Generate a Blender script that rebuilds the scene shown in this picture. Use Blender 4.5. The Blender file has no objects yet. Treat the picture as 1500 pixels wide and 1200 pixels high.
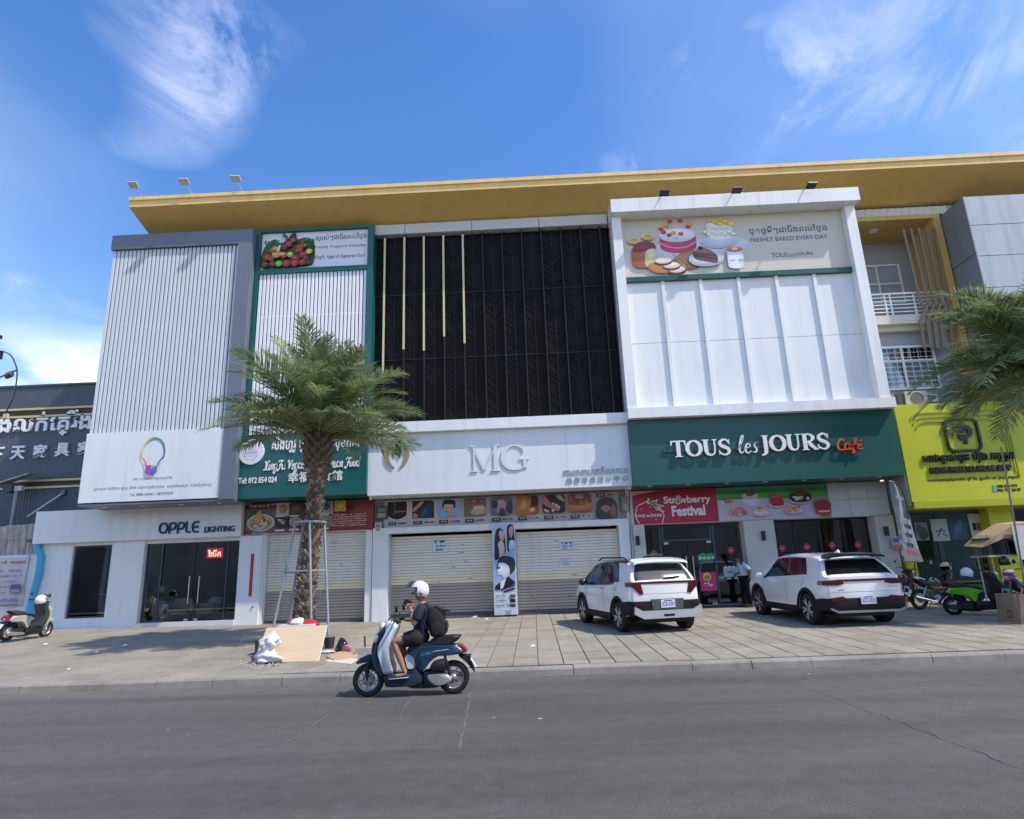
import bpy, bmesh, math, random
from mathutils import Vector, Matrix, Euler
import numpy as np
random.seed(7)
rnd = random.Random(11)
R = math.radians
sc = bpy.context.scene
col = sc.collection

# ------------------------------------------------------------------ camera
CAM_Z = 1.65
YAW, PITCH, ROLL, FPX = 0.02441, 0.25495, -0.03681, 938.0
CAM_M = (Matrix.Rotation(YAW, 3, 'Z') @ Matrix.Rotation(math.pi/2+PITCH, 3, 'X') @ Matrix.Rotation(ROLL, 3, 'Z'))
cd = bpy.data.cameras.new('camera'); cam = bpy.data.objects.new('camera', cd); col.objects.link(cam)
cd.sensor_fit = 'HORIZONTAL'; cd.sensor_width = 36.0; cd.lens = FPX*36.0/1500.0
cd.clip_start = 0.1; cd.clip_end = 2000.0
cam.matrix_world = Matrix.Translation((0, 0, CAM_Z)) @ CAM_M.to_4x4()
sc.camera = cam

# ------------------------------------------------------------------ light
EL, OFF = R(52), R(24)                       # sun: from the right, slightly in front of the facades
SUN = Vector((math.cos(EL)*math.cos(OFF), -math.cos(EL)*math.sin(OFF), math.sin(EL)))
sd = bpy.data.lights.new('sun', 'SUN'); sd.energy = 2.75; sd.angle = R(0.9); sd.color = (1.0, 0.91, 0.78)
so = bpy.data.objects.new('sun', sd); col.objects.link(so)
so.rotation_euler = SUN.to_track_quat('Z', 'Y').to_euler(); so.location = (20, -10, 30)

w = bpy.data.worlds.new('World'); sc.world = w; w.use_nodes = True
nt = w.node_tree; nt.nodes.clear()
def N(t, ty, **k):
    n = t.nodes.new(ty)
    for a, b in k.items(): setattr(n, a, b)
    return n
sky = N(nt, 'ShaderNodeTexSky', sky_type='NISHITA', sun_disc=False, sun_elevation=EL, sun_rotation=math.atan2(SUN.x, SUN.y),
        altitude=0, air_density=1.3, dust_density=0.6, ozone_density=2.6)
tc = N(nt, 'ShaderNodeTexCoord')
# project the view direction on a high flat layer so clouds shrink towards the horizon
sep = N(nt, 'ShaderNodeSeparateXYZ'); nt.links.new(tc.outputs['Generated'], sep.inputs[0])
def M2(op, a, b=None, clamp=False, t=nt):
    n = N(t, 'ShaderNodeMath', operation=op, use_clamp=clamp)
    for i, x in enumerate((a, b)):
        if x is None: continue
        if isinstance(x, (int, float)): n.inputs[i].default_value = x
        else: t.links.new(x, n.inputs[i])
    return n.outputs[0]
zc = M2('MAXIMUM', M2('ADD', sep.outputs[2], 0.12), 0.06)
comb = N(nt, 'ShaderNodeCombineXYZ')
nt.links.new(M2('DIVIDE', sep.outputs[0], zc), comb.inputs[0]); nt.links.new(M2('DIVIDE', sep.outputs[1], zc), comb.inputs[1])
def noise(t, vec, scale, detail=6, rough=0.55, dist=0.0, off=(0, 0, 0), sc3=(1, 1, 1), rot=0.0):
    mp = N(t, 'ShaderNodeMapping'); mp.inputs['Location'].default_value = off; mp.inputs['Scale'].default_value = sc3
    mp.inputs['Rotation'].default_value = (0, 0, rot)
    t.links.new(vec, mp.inputs[0])
    n = N(t, 'ShaderNodeTexNoise'); n.inputs['Scale'].default_value = scale; n.inputs['Detail'].default_value = detail
    n.inputs['Roughness'].default_value = rough; n.inputs['Distortion'].default_value = dist
    t.links.new(mp.outputs[0], n.inputs['Vector']); return n.outputs['Fac']
def ramp(t, fac, stops):
    r = N(t, 'ShaderNodeValToRGB'); cr = r.color_ramp
    while len(cr.elements) < len(stops): cr.elements.new(0.5)
    for e, (p, c) in zip(cr.elements, stops):
        e.position = p; e.color = c if len(c) == 4 else (*c, 1)
    t.links.new(fac, r.inputs[0]); return r.outputs[0]
CLOUD_OFF = (5.96, 3.19, 0.0)
cA = noise(nt, comb.outputs[0], 1.25, 3, 0.5, 0.4, CLOUD_OFF)                       # where the wisps gather
cB = noise(nt, comb.outputs[0], 3.4, 15, 0.68, 0.8, (3.1, 7.7, 0), (1.0, 0.62, 1), R(40))  # their combed structure
fa = ramp(nt, cA, [(0.52, (0, 0, 0)), (0.70, (1, 1, 1))]); fb = ramp(nt, cB, [(0.42, (0, 0, 0)), (0.70, (1, 1, 1))])
wisps = M2('MULTIPLY', M2('MULTIPLY', fa, fb), 0.56)
veil = M2('MULTIPLY', ramp(nt, noise(nt, comb.outputs[0], 0.6, 4, 0.5, 0.2, (5.2, 1.3, 0)), [(0.48, (0, 0, 0)), (0.78, (1, 1, 1))]), 0.12)
# puffy banks low over the horizon
hz = ramp(nt, sep.outputs[2], [(0.0, (1, 1, 1)), (0.20, (0.8, 0.8, 0.8)), (0.34, (0, 0, 0))])
cC = noise(nt, tc.outputs['Generated'], 3.4, 8, 0.55, 0.2, (0.4, 0.2, 0.1), (1, 1, 1.7))
puff_f = M2('MULTIPLY', ramp(nt, cC, [(0.50, (0, 0, 0)), (0.58, (1, 1, 1))]), hz)
cl = M2('MINIMUM', M2('ADD', M2('ADD', wisps, veil), M2('MULTIPLY', puff_f, 0.62)), 0.95)
mx = N(nt, 'ShaderNodeMix', data_type='RGBA')
nt.links.new(cl, mx.inputs['Factor']); 
hs = N(nt, 'ShaderNodeHueSaturation'); hs.inputs['Saturation'].default_value = 1.30; hs.inputs['Value'].default_value = 0.93; hs.inputs['Hue'].default_value = 0.512
nt.links.new(sky.outputs[0], hs.inputs['Color'])
nt.links.new(hs.outputs[0], mx.inputs['A'])
CLOUD_L = 11.0
mx.inputs['B'].default_value = (CLOUD_L*1.0, CLOUD_L*1.0, CLOUD_L*1.0, 1)
bg = N(nt, 'ShaderNodeBackground'); bg.inputs[1].default_value = 0.15
nt.links.new(mx.outputs['Result'], bg.inputs[0])
wo = N(nt, 'ShaderNodeOutputWorld'); nt.links.new(bg.outputs[0], wo.inputs[0])
sc.view_settings.view_transform = 'Standard'; sc.view_settings.look = 'None'
sc.view_settings.exposure = 0.70; sc.view_settings.gamma = 1.0; sc.view_settings.use_curve_mapping = False
sc.cycles.max_bounces = 8; sc.cycles.transparent_max_bounces = 12; sc.cycles.caustics_reflective = False; sc.cycles.caustics_refractive = False

# ------------------------------------------------------------------ helpers
def ray(px, py):
    return CAM_M @ Vector(((px-750)/FPX, -(py-600)/FPX, -1.0))
def at(px, py, Y):                       # where a sight line meets the upright plane y = Y
    d = ray(px, py); t = Y/d.y; return Vector((d.x*t, Y, CAM_Z+d.z*t))
def X(px, py, Y): return at(px, py, Y).x
def Z(px, py, Y): return at(px, py, Y).z

MATS = {}
def vcol(c): return (c[0], c[1], c[2], 1.0)
def hexc(h):
    def l(v):
        v /= 255.0
        return v/12.92 if v <= .04045 else ((v+.055)/1.055)**2.4
    return (l(int(h[0:2], 16)), l(int(h[2:4], 16)), l(int(h[4:6], 16)))
def mat(name, c, rough=0.6, metal=0.0, spec=0.5, nscale=0, namt=0.0, bump=0.0, bscale=0, streak=0.0, coat=0.0, sc3=(1, 1, 1)):
    if name in MATS: return MATS[name]
    m = bpy.data.materials.new(name); m.use_nodes = True; t = m.node_tree
    b = t.nodes['Principled BSDF']; b.inputs['Base Color'].default_value = vcol(c); b.inputs['Roughness'].default_value = rough
    b.inputs['Metallic'].default_value = metal; b.inputs['Specular IOR Level'].default_value = spec; b.inputs['Coat Weight'].default_value = coat
    b.inputs['Coat Roughness'].default_value = 0.05
    if namt or streak or bump:
        g = N(t, 'ShaderNodeNewGeometry'); pos = g.outputs['Position']
        fac = None
        if namt:
            f1 = noise(t, pos, nscale or 1.5, 6, 0.6, 0.2, (0, 0, 0), sc3)
            fac = M2('MULTIPLY', M2('SUBTRACT', f1, 0.5, t=t), namt*2, t=t)
        if streak:
            f2 = noise(t, pos, 2.2, 5, 0.6, 0.0, (3, 1, 5), (1.6, 1.6, 0.12))
            f2 = M2('MULTIPLY', M2('MAXIMUM', M2('SUBTRACT', f2, 0.5, t=t), 0.0, t=t), -streak*3.0, t=t)
            fac = f2 if fac is None else M2('ADD', fac, f2, t=t)
        if fac is not None:
            k = M2('ADD', fac, 1.0, t=t)
            v = N(t, 'ShaderNodeVectorMath', operation='SCALE'); v.inputs[0].default_value = c[:3]; t.links.new(k, v.inputs['Scale'])
            t.links.new(v.outputs[0], b.inputs['Base Color'])
            t.links.new(M2('SUBTRACT', rough, M2('MULTIPLY', fac, 0.25, t=t), t=t), b.inputs['Roughness'])
        if bump:
            bn = N(t, 'ShaderNodeBump'); bn.inputs['Strength'].default_value = bump; bn.inputs['Distance'].default_value = 0.02
            t.links.new(noise(t, pos, bscale or 40, 4, 0.6), bn.inputs['Height']); t.links.new(bn.outputs[0], b.inputs['Normal'])
    MATS[name] = m; return m
def ink_mat():                                # flat print: each printed shape carries its own ink colour
    m = bpy.data.materials.new('print_ink'); m.use_nodes = True; t = m.node_tree; b = t.nodes['Principled BSDF']
    a = N(t, 'ShaderNodeVertexColor', layer_name='ink')
    n = noise(t, N(t, 'ShaderNodeNewGeometry').outputs['Position'], 9.0, 4, 0.6)
    v = N(t, 'ShaderNodeVectorMath', operation='SCALE'); t.links.new(a.outputs[0], v.inputs[0])
    t.links.new(M2('ADD', M2('MULTIPLY', n, 0.24, t=t), 0.88, t=t), v.inputs['Scale'])
    t.links.new(v.outputs[0], b.inputs['Base Color']); b.inputs['Roughness'].default_value = 0.42
    MATS['ink'] = m; return m
INK = ink_mat()
def emit(name, c, s):
    m = bpy.data.materials.new(name); m.use_nodes = True; b = m.node_tree.nodes['Principled BSDF']
    b.inputs['Base Color'].default_value = vcol(c); b.inputs['Emission Color'].default_value = vcol(c); b.inputs['Emission Strength'].default_value = s
    MATS[name] = m; return m
def glass(name, tint=(0.55, 0.62, 0.62), refl=0.9, rough=0.01):
    m = bpy.data.materials.new(name); m.use_nodes = True; t = m.node_tree; t.nodes.clear()
    o = N(t, 'ShaderNodeOutputMaterial'); tr = N(t, 'ShaderNodeBsdfTransparent'); tr.inputs[0].default_value = vcol(tint)
    gl = N(t, 'ShaderNodeBsdfGlossy'); gl.inputs['Roughness'].default_value = rough; gl.inputs[0].default_value = (refl, refl, refl, 1)
    fr = N(t, 'ShaderNodeFresnel'); fr.inputs[0].default_value = 1.8
    mxs = N(t, 'ShaderNodeMixShader'); t.links.new(fr.outputs[0], mxs.inputs[0]); t.links.new(tr.outputs[0], mxs.inputs[1]); t.links.new(gl.outputs[0], mxs.inputs[2])
    t.links.new(mxs.outputs[0], o.inputs[0]); MATS[name] = m; return m

class MB:
    """collects shapes; build() links them as one mesh object"""
    def __init__(s): s.v = []; s.f = []; s.m = []; s.sm = []; s.c = []
    def add(s, vs, fs, mat=0, smooth=False, c=None):
        o = len(s.v); s.v.extend([tuple(v) for v in vs])
        for f in fs:
            s.f.append([o+i for i in f]); s.m.append(mat); s.sm.append(smooth); s.c.append([c[i] for i in f] if (c is not None and isinstance(c, list)) else c)
        return s
    def box(s, x0, x1, y0, y1, z0, z1, mat=0, T=None, c=None):
        vs = [Vector((x, y, z)) for x in (x0, x1) for y in (y0, y1) for z in (z0, z1)]
        if T is not None: vs = [T @ v for v in vs]
        return s.add(vs, [(0, 1, 3, 2), (4, 6, 7, 5), (0, 4, 5, 1), (2, 3, 7, 6), (0, 2, 6, 4), (1, 5, 7, 3)], mat, c=c)
    def bar(s, a, b, w, h, mat=0, up=Vector((0, 0, 1))):
        a, b = Vector(a), Vector(b); d = (b-a); L = d.length; d.normalize()
        if abs(d.dot(up)) > .98: up = Vector((0, 1, 0))
        r = d.cross(up).normalized(); u = r.cross(d)
        vs = [p + r*(i*w/2) + u*(j*h/2) for p in (a, b) for i in (-1, 1) for j in (-1, 1)]
        return s.add(vs, [(0, 1, 3, 2), (4, 6, 7, 5), (0, 4, 5, 1), (2, 3, 7, 6), (0, 2, 6, 4), (1, 5, 7, 3)], mat)
    def tube(s, pts, r, n=8, mat=0, cap=True, smooth=True, flat=1.0, closed=False):
        pts = [Vector(p) for p in pts]; k = len(pts); rs = r if isinstance(r, (list, tuple)) else [r]*k
        vs = []; fs = []; up = None
        for i, p in enumerate(pts):
            if closed: d = (pts[(i+1) % k]-pts[i-1]).normalized()
            else: d = (pts[min(i+1, k-1)]-pts[max(i-1, 0)]).normalized()
            if up is None:
                up = Vector((0, 0, 1)) if abs(d.z) < .9 else Vector((1, 0, 0))
            rr = d.cross(up).normalized(); u2 = rr.cross(d).normalized(); up = u2
            for j in range(n):
                a = 2*math.pi*j/n; vs.append(p+rr*math.cos(a)*rs[i]+u2*math.sin(a)*rs[i]*flat)
        for i in range(k if closed else k-1):
            for j in range(n):
                a = i*n+j; b = i*n+(j+1) % n; i2 = (i+1) % k
                fs.append((a, b, i2*n+(j+1) % n, i2*n+j))
        if cap and not closed:
            fs.append(tuple(range(n))[::-1]); fs.append(tuple(range((k-1)*n, k*n)))
        return s.add(vs, fs, mat, smooth)
    def cyl(s, a, b, r, n=16, mat=0, r2=None): return s.tube([a, b], [r, r if r2 is None else r2], n, mat)
    def lathe(s, prof, M=Matrix(), n=24, mat=0, smooth=True, arc=2*math.pi):
        """profile (r, h) turned round the local z axis of M"""
        k = len(prof); vs = []; fs = []; full = abs(arc-2*math.pi) < 1e-6; nn = n if full else n+1
        for (r, h) in prof:
            for j in range(nn):
                a = arc*j/n; vs.append(M @ Vector((r*math.cos(a), r*math.sin(a), h)))
        for i in range(k-1):
            for j in range(n):
                j2 = (j+1) % nn
                fs.append((i*nn+j, i*nn+j2, (i+1)*nn+j2, (i+1)*nn+j))
        return s.add(vs, fs, mat, smooth)
    def sphere(s, c, r, nu=16, nv=10, mat=0, M=None):
        if isinstance(r, (int, float)): r = (r, r, r)
        vs = []; fs = []; c = Vector(c)
        for i in range(nv+1):
            th = math.pi*i/nv
            for j in range(nu):
                ph = 2*math.pi*j/nu
                p = Vector((r[0]*math.sin(th)*math.cos(ph), r[1]*math.sin(th)*math.sin(ph), r[2]*math.cos(th)))
                if M is not None: p = M @ p
                vs.append(c+p)
        for i in range(nv):
            for j in range(nu):
                fs.append((i*nu+j, (i+1)*nu+j, (i+1)*nu+(j+1) % nu, i*nu+(j+1) % nu))
        return s.add(vs, fs, mat, True)
    def loft(s, rings, mat=0, smooth=True, cap=True, closed=True, matf=None):
        n = len(rings[0]); vs = [p for r in rings for p in r]; fs = []; o = len(s.v); s.v.extend([tuple(v) for v in vs])
        for i in range(len(rings)-1):
            for j in range(n if closed else n-1):
                j2 = (j+1) % n; f = [o+i*n+j, o+i*n+j2, o+(i+1)*n+j2, o+(i+1)*n+j]
                s.f.append(f); s.m.append(matf(i, j) if matf else mat); s.sm.append(smooth); s.c.append(None)
        if cap:
            s.f.append([o+j for j in range(n)][::-1]); s.m.append(mat); s.sm.append(False); s.c.append(None)
            s.f.append([o+(len(rings)-1)*n+j for j in range(n)]); s.m.append(mat); s.sm.append(False); s.c.append(None)
        return s
    def prism(s, poly, y0, y1, mat=0, c=None, ax='y', smooth=False):
        """polygon in the x-z plane pushed from y0 to y1 (ax='x': polygon in y-z pushed along x; 'z': x-y along z)"""
        P = (lambda a, b, t: (a, t, b)) if ax == 'y' else ((lambda a, b, t: (t, a, b)) if ax == 'x' else (lambda a, b, t: (a, b, t)))
        n = len(poly); vs = [P(a, b, y0) for a, b in poly]+[P(a, b, y1) for a, b in poly]
        s.add(vs, [tuple(range(n)), tuple(range(n, 2*n))[::-1]], mat, False, c)
        o = len(s.v)-2*n
        for i in range(n):
            s.f.append([o+i, o+n+i, o+n+(i+1) % n, o+(i+1) % n]); s.m.append(mat); s.sm.append(smooth); s.c.append(c)
        return s
    def puff(s, outline, w, mat=0, steps=((1.0, .0), (0.985, .45), (0.93, .8), (0.82, 1.0)), y=0.0, wf=None):
        """side outline (x,z) swollen to half width w along y: a rounded shell"""
        n = len(outline); cx = sum(p[0] for p in outline)/n; cz = sum(p[1] for p in outline)/n
        seq = [(k, -d) for k, d in reversed(steps) if d > 0]+[(k, d) for k, d in steps]
        rings = []
        for k, d in seq:
            ring = []
            for (px, pz) in outline:
                ww = w if wf is None else w*wf(px, pz)
                ring.append(Vector((cx+(px-cx)*k, y+d*ww, cz+(pz-cz)*k)))
            rings.append(ring)
        return s.loft(rings, mat)
    def mesh(s, name, mats):
        me = bpy.data.meshes.new(name); me.from_pydata(s.v, [], s.f)
        for m in mats: me.materials.append(m)
        if len(mats) > 1: me.polygons.foreach_set('material_index', s.m)
        me.polygons.foreach_set('use_smooth', s.sm)
        if any(c is not None for c in s.c):
            a = me.color_attributes.new('ink', 'FLOAT_COLOR', 'CORNER'); buf = np.ones((len(me.loops), 4), dtype=np.float32); i = 0
            for f, c in zip(s.f, s.c):
                if c is not None: buf[i:i+len(f), :3] = c
                i += len(f)
            a.data.foreach_set('color', buf.ravel())
        return me
    def build(s, name, mats, parent=None, local=False, fixn=True, sharp=38):
        if not isinstance(mats, (list, tuple)): mats = [mats]
        if parent is not None and not local:
            L = WL.get(parent.name, Vector((0, 0, 0))); s.v = [(v[0]-L.x, v[1]-L.y, v[2]-L.z) for v in s.v]
        me = s.mesh(name, mats)
        if fixn:
            bm = bmesh.new(); bm.from_mesh(me); bmesh.ops.recalc_face_normals(bm, faces=bm.faces); bm.to_mesh(me); bm.free()
        if any(s.sm): me.set_sharp_from_angle(angle=R(sharp))
        return link(name, me, parent)
WL = {}                                       # base point of every thing whose parts are given in world metres
def link(name, me, parent=None):
    o = bpy.data.objects.new(name, me); col.objects.link(o)
    if parent is not None: o.parent = parent; WL[o.name] = WL.get(parent.name, Vector((0, 0, 0)))
    return o
def tag(o, label=None, cat=None, group=None, kind=None):
    if label: o['label'] = label
    if cat: o['category'] = cat
    if group: o['group'] = group
    if kind: o['kind'] = kind
    return o
def thing(name, label, cat, loc=(0, 0, 0), rz=0.0, group=None):
    o = bpy.data.objects.new(name, None); col.objects.link(o); o.location = loc; o.rotation_euler = (0, 0, rz)
    o.empty_display_size = 0.2; WL[o.name] = Vector(loc)
    return tag(o, label, cat, group)
def inst(name, me, parent, loc=(0, 0, 0), rot=None):
    """a piece that shares mesh data; loc is in world metres when the thing's base is known"""
    o = bpy.data.objects.new(name, me); col.objects.link(o); o.parent = parent
    o.location = Vector(loc)-WL.get(parent.name, Vector((0, 0, 0)))
    if rot: o.rotation_euler = rot
    return o
def copy_tree(o, parent=None):
    c = o.copy(); col.objects.link(c); c.parent = parent
    for ch in o.children: copy_tree(ch, c)
    return c
def spline(pts, n=6, closed=False):
    """Catmull-Rom through 2D/3D points"""
    P = [Vector(p) for p in pts]; out = []; k = len(P)
    rng = range(k if closed else k-1)
    for i in rng:
        p0 = P[i-1] if (closed or i > 0) else P[0]; p1 = P[i]; p2 = P[(i+1) % k]; p3 = P[(i+2) % k] if (closed or i+2 < k) else P[k-1]
        for j in range(n):
            t = j/n; out.append(0.5*((2*p1)+(p2-p0)*t+(2*p0-5*p1+4*p2-p3)*t*t+(3*p1-p0-3*p2+p3)*t**3))
    if not closed: out.append(P[-1])
    return out

# flat print on an upright panel facing the street: u to the right, v up, layers 1.2 mm apart
class Print:
    def __init__(s, x0, z0, w, h, Y): s.b = MB(); s.x0 = x0; s.z0 = z0; s.w = w; s.h = h; s.Y = Y; s.k = 0
    def P(s, u, v): return (s.x0+u*s.w, s.Y-0.0012*s.k, s.z0+v*s.h)
    def poly(s, pts, c):
        s.k += 1
        c = hexc(c) if isinstance(c, str) else c
        s.b.add([s.P(u, v) for u, v in pts], [tuple(range(len(pts)))], 0, c=c)
    def rect(s, u0, v0, u1, v1, c): s.poly([(u0, v0), (u1, v0), (u1, v1), (u0, v1)], c)
    def ell(s, u, v, ru, c, asp=1.0, n=18, rot=0.0, a0=0, a1=360):
        """ru in panel widths; asp = height/width of the shape in metres"""
        k = s.w/s.h; q = []
        full = (a1-a0) >= 360
        for i in range(n if full else n+1):
            a = R(a0+(a1-a0)*i/n); x = math.cos(a)*ru; y = math.sin(a)*ru*asp
            q.append((u+(x*math.cos(rot)-y*math.sin(rot)), v+(x*math.sin(rot)+y*math.cos(rot))*k))
        if full: s.fan((u-.18*ru, v+.22*ru*asp*k), q, c)
        else: s.poly(q, c)
    def fan(s, cen, q, c, hi=1.30, lo=.70):
        # printed photograph of a rounded thing: paler towards its upper left
        s.k += 1; c = hexc(c) if isinstance(c, str) else c
        us = [p[0] for p in q]; vs_ = [p[1] for p in q]; v0, v1 = min(vs_), max(vs_)
        cols = [tuple(min(1, x*hi+.012) for x in c)]+[tuple(x*(lo+(1.12-lo)*(p[1]-v0)/max(v1-v0, 1e-6)) for x in c) for p in q]
        s.b.add([s.P(*cen)]+[s.P(*p) for p in q], [(0, i+1, (i+1) % len(q)+1) for i in range(len(q))], 0, c=cols)
    def curve(s, pts, c):
        q = [(p.x, p.y) for p in spline([(a, b, 0) for a, b in pts], 5, True)]; n = len(q)
        cu = sum(p[0] for p in q)/n; cv_ = sum(p[1] for p in q)/n; ok = True
        for i in range(n):
            a, b_ = q[i], q[(i+1) % n]; cr = (a[0]-cu)*(b_[1]-cv_)-(a[1]-cv_)*(b_[0]-cu)
            if i == 0: sg = cr
            if cr*sg <= 0: ok = False; break
        if ok: s.fan((cu, cv_), q, c, 1.18, .78)
        else: s.poly(q, c)
    def line(s, pts, wd, c):
        """stroke of width wd (metres) along panel points"""
        q = [Vector((u*s.w, v*s.h)) for u, v in pts]; L = []; Rr = []
        for i, p in enumerate(q):
            d = (q[min(i+1, len(q)-1)]-q[max(i-1, 0)]).normalized(); nn = Vector((-d.y, d.x))*wd/2
            L.append(p+nn); Rr.append(p-nn)
        pp = L+Rr[::-1]; s.poly([(p.x/s.w, p.y/s.h) for p in pp], c)
    def rrect(s, u0, v0, u1, v1, r, c, corners=(1, 1, 1, 1)):
        ru = r/s.w; rv = r/s.h; q = []
        for k, (cu, cv, a) in enumerate(((u1-ru, v1-rv, 0), (u0+ru, v1-rv, 90), (u0+ru, v0+rv, 180), (u1-ru, v0+rv, 270))):
            if corners[k]:
                for j in range(6):
                    t = R(a+18*j); q.append((cu+ru*math.cos(t), cv+rv*math.sin(t)))
            else: q.append(((u1, v1), (u0, v1), (u0, v0), (u1, v0))[k])
        s.poly(q, c)
    def blobs(s, u0, v0, u1, v1, n, cols, r0, r1, seed=1, asp=0.9):
        g = random.Random(seed)
        for i in range(n): s.ell(g.uniform(u0, u1), g.uniform(v0, v1), g.uniform(r0, r1), g.choice(cols), asp*g.uniform(.6, 1.2), 9, g.uniform(0, 3))
    def scribble(s, u, v, w, h, c, seed=0, words=1):
        """a line of tiny unreadable print"""
        g = random.Random(seed); x = u
        while x < u+w:
            dx = g.uniform(.35, .8)*h*s.h/s.w
            if g.random() > .16: s.rect(x, v+g.uniform(0, .25)*h, min(x+dx, u+w), v+h*g.uniform(.65, 1), c)
            x += dx*1.25
    def build(s, name, parent): return s.b.build(name, INK, parent, fixn=False)

def text_mesh(body, bold=0.0, ext=0.0, shear=0.0, spacing=1.0, res=3):
    cu = bpy.data.curves.new('t', 'FONT'); cu.body = body; cu.extrude = ext; cu.offset = bold; cu.shear = shear; cu.space_character = spacing
    cu.resolution_u = res
    o = bpy.data.objects.new('t', cu); col.objects.link(o); dg = bpy.context.evaluated_depsgraph_get()
    me = bpy.data.meshes.new_from_object(o.evaluated_get(dg)); bpy.data.objects.remove(o); bpy.data.curves.remove(cu)
    return me
def text(name, body, x0, x1, z0, z1, Y, m, parent, depth=0.004, bold=0.0, shear=0.0, spacing=1.0, col_=None):
    """lettering fitted to the rectangle x0..x1, z0..z1, its face at Y, standing depth metres off the board"""
    me = text_mesh(body, bold, 0.5 if depth > .001 else 0.0, shear, spacing)
    n = len(me.vertices); co = np.empty(n*3, dtype=np.float32); me.vertices.foreach_get('co', co); co = co.reshape(-1, 3)
    mn, mxx = co.min(0), co.max(0); sz = np.maximum(mxx-mn, 1e-6)
    out = np.empty_like(co); L = WL.get(parent.name, Vector((0, 0, 0))) if parent else Vector((0, 0, 0))
    out[:, 0] = x0+(co[:, 0]-mn[0])/sz[0]*(x1-x0)-L.x; out[:, 2] = z0+(co[:, 1]-mn[1])/sz[1]*(z1-z0)-L.z
    out[:, 1] = Y+(0.5-co[:, 2])*depth-L.y if depth > .001 else Y-L.y
    me.vertices.foreach_set('co', out.ravel()); me.update()
    me.materials.clear(); me.materials.append(m)
    return link(name, me, parent)

# drawn lettering: strokes with a width at each point, in em units
class Strokes:
    def __init__(s): s.items = []
    def st(s, pts, wd, smooth=True, n=6):
        ww = wd if isinstance(wd, (list, tuple)) else [wd]*len(pts)
        q = [(p[0], p[1], k) for p, k in zip(pts, ww)]
        if smooth: q = [tuple(v) for v in spline(q, n)]
        s.items.append(('s', q)); return s
    def pg(s, pts): s.items.append(('p', [tuple(p) for p in pts])); return s
def draw(name, glyphs, x0, z0, k, Y, depth, m, parent, slant=0.0, kx=1.0, each=False):
    """glyphs: list of (Strokes, dx); k metres per em; each=True gives every letter its own object"""
    if each:
        for gd in glyphs: draw(name, [gd], x0, z0, k, Y, depth, m, parent, slant, kx)
        return None
    b = MB(); lay = 0
    for g, dx in glyphs:
        for kind, q in g.items:
            e = 0.0009*(lay % 9); lay += 1; Yf = Y-e; Yb = Y+depth
            T = lambda x, z: (x0+((x+dx)*kx+z*slant)*k, z0+z*k)
            if kind == 'p':
                pts = [T(*p) for p in q]; b.prism(pts, Yf, Yb)
            else:
                L = []; Rr = []
                for i in range(len(q)):
                    a = Vector(q[max(i-1, 0)][:2]); c = Vector(q[min(i+1, len(q)-1)][:2]); d = (c-a)
                    d = d.normalized() if d.length > 1e-9 else Vector((1, 0)); nn = Vector((-d.y, d.x))*q[i][2]/2; p = Vector(q[i][:2])
                    L.append(T(*(p+nn))); Rr.append(T(*(p-nn)))
                n = len(q); vs = [(x, Yf, z) for x, z in L]+[(x, Yf, z) for x, z in Rr]+[(x, Yb, z) for x, z in L]+[(x, Yb, z) for x, z in Rr]
                fs = []
                for i in range(n-1):
                    fs += [(i, i+1, n+i+1, n+i), (i, 2*n+i, 2*n+i+1, i+1), (n+i, n+i+1, 3*n+i+1, 3*n+i)]
                fs += [(0, n, 3*n, 2*n), (n-1, 3*n-1, 4*n-1, 2*n-1)]
                b.add(vs, fs)
    return b.build(name, m, parent)
def skinned(verts, edges, radii, root=0, sub=2, name='body'):
    """one continuous surface grown round a skeleton"""
    me = bpy.data.meshes.new(name); me.from_pydata(verts, edges, []); o = bpy.data.objects.new(name, me); col.objects.link(o)
    o.modifiers.new('s', 'SKIN'); sv = me.skin_vertices[0].data
    for i, r in enumerate(radii):
        sv[i].radius = r if isinstance(r, tuple) else (r, r)
        sv[i].use_root = (i == root)
    o.modifiers['s'].use_smooth_shade = True; o.modifiers['s'].branch_smoothing = 0.6
    sm = o.modifiers.new('u', 'SUBSURF'); sm.levels = sub; sm.render_levels = sub
    dg = bpy.context.evaluated_depsgraph_get(); r = bpy.data.meshes.new_from_object(o.evaluated_get(dg))
    bpy.data.objects.remove(o); bpy.data.meshes.remove(me)
    for p in r.polygons: p.use_smooth = True
    return r
# ================================================================== ground
YK0, YK1 = 11.65, 11.90                       # kerb face and back
YF, YW = 21.2, 22.3                           # plane of the sign boxes, plane of the shop walls
def lerp_tab(x, tab):
    if x <= tab[0][0]: return tab[0][1]
    for (a, b), (c, d) in zip(tab, tab[1:]):
        if x <= c: return b+(d-b)*(x-a)/(c-a)
    return tab[-1][1]
ZF = [(-17, .50), (-12, .45), (-9, .40), (-5, .35), (3, .39), (8, .40), (18, .39)]
def gz(x, y):
    return .13+(min(max(y, YK1), 24)-YK1)/(22.3-YK1)*(lerp_tab(x, ZF)-.13)

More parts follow.
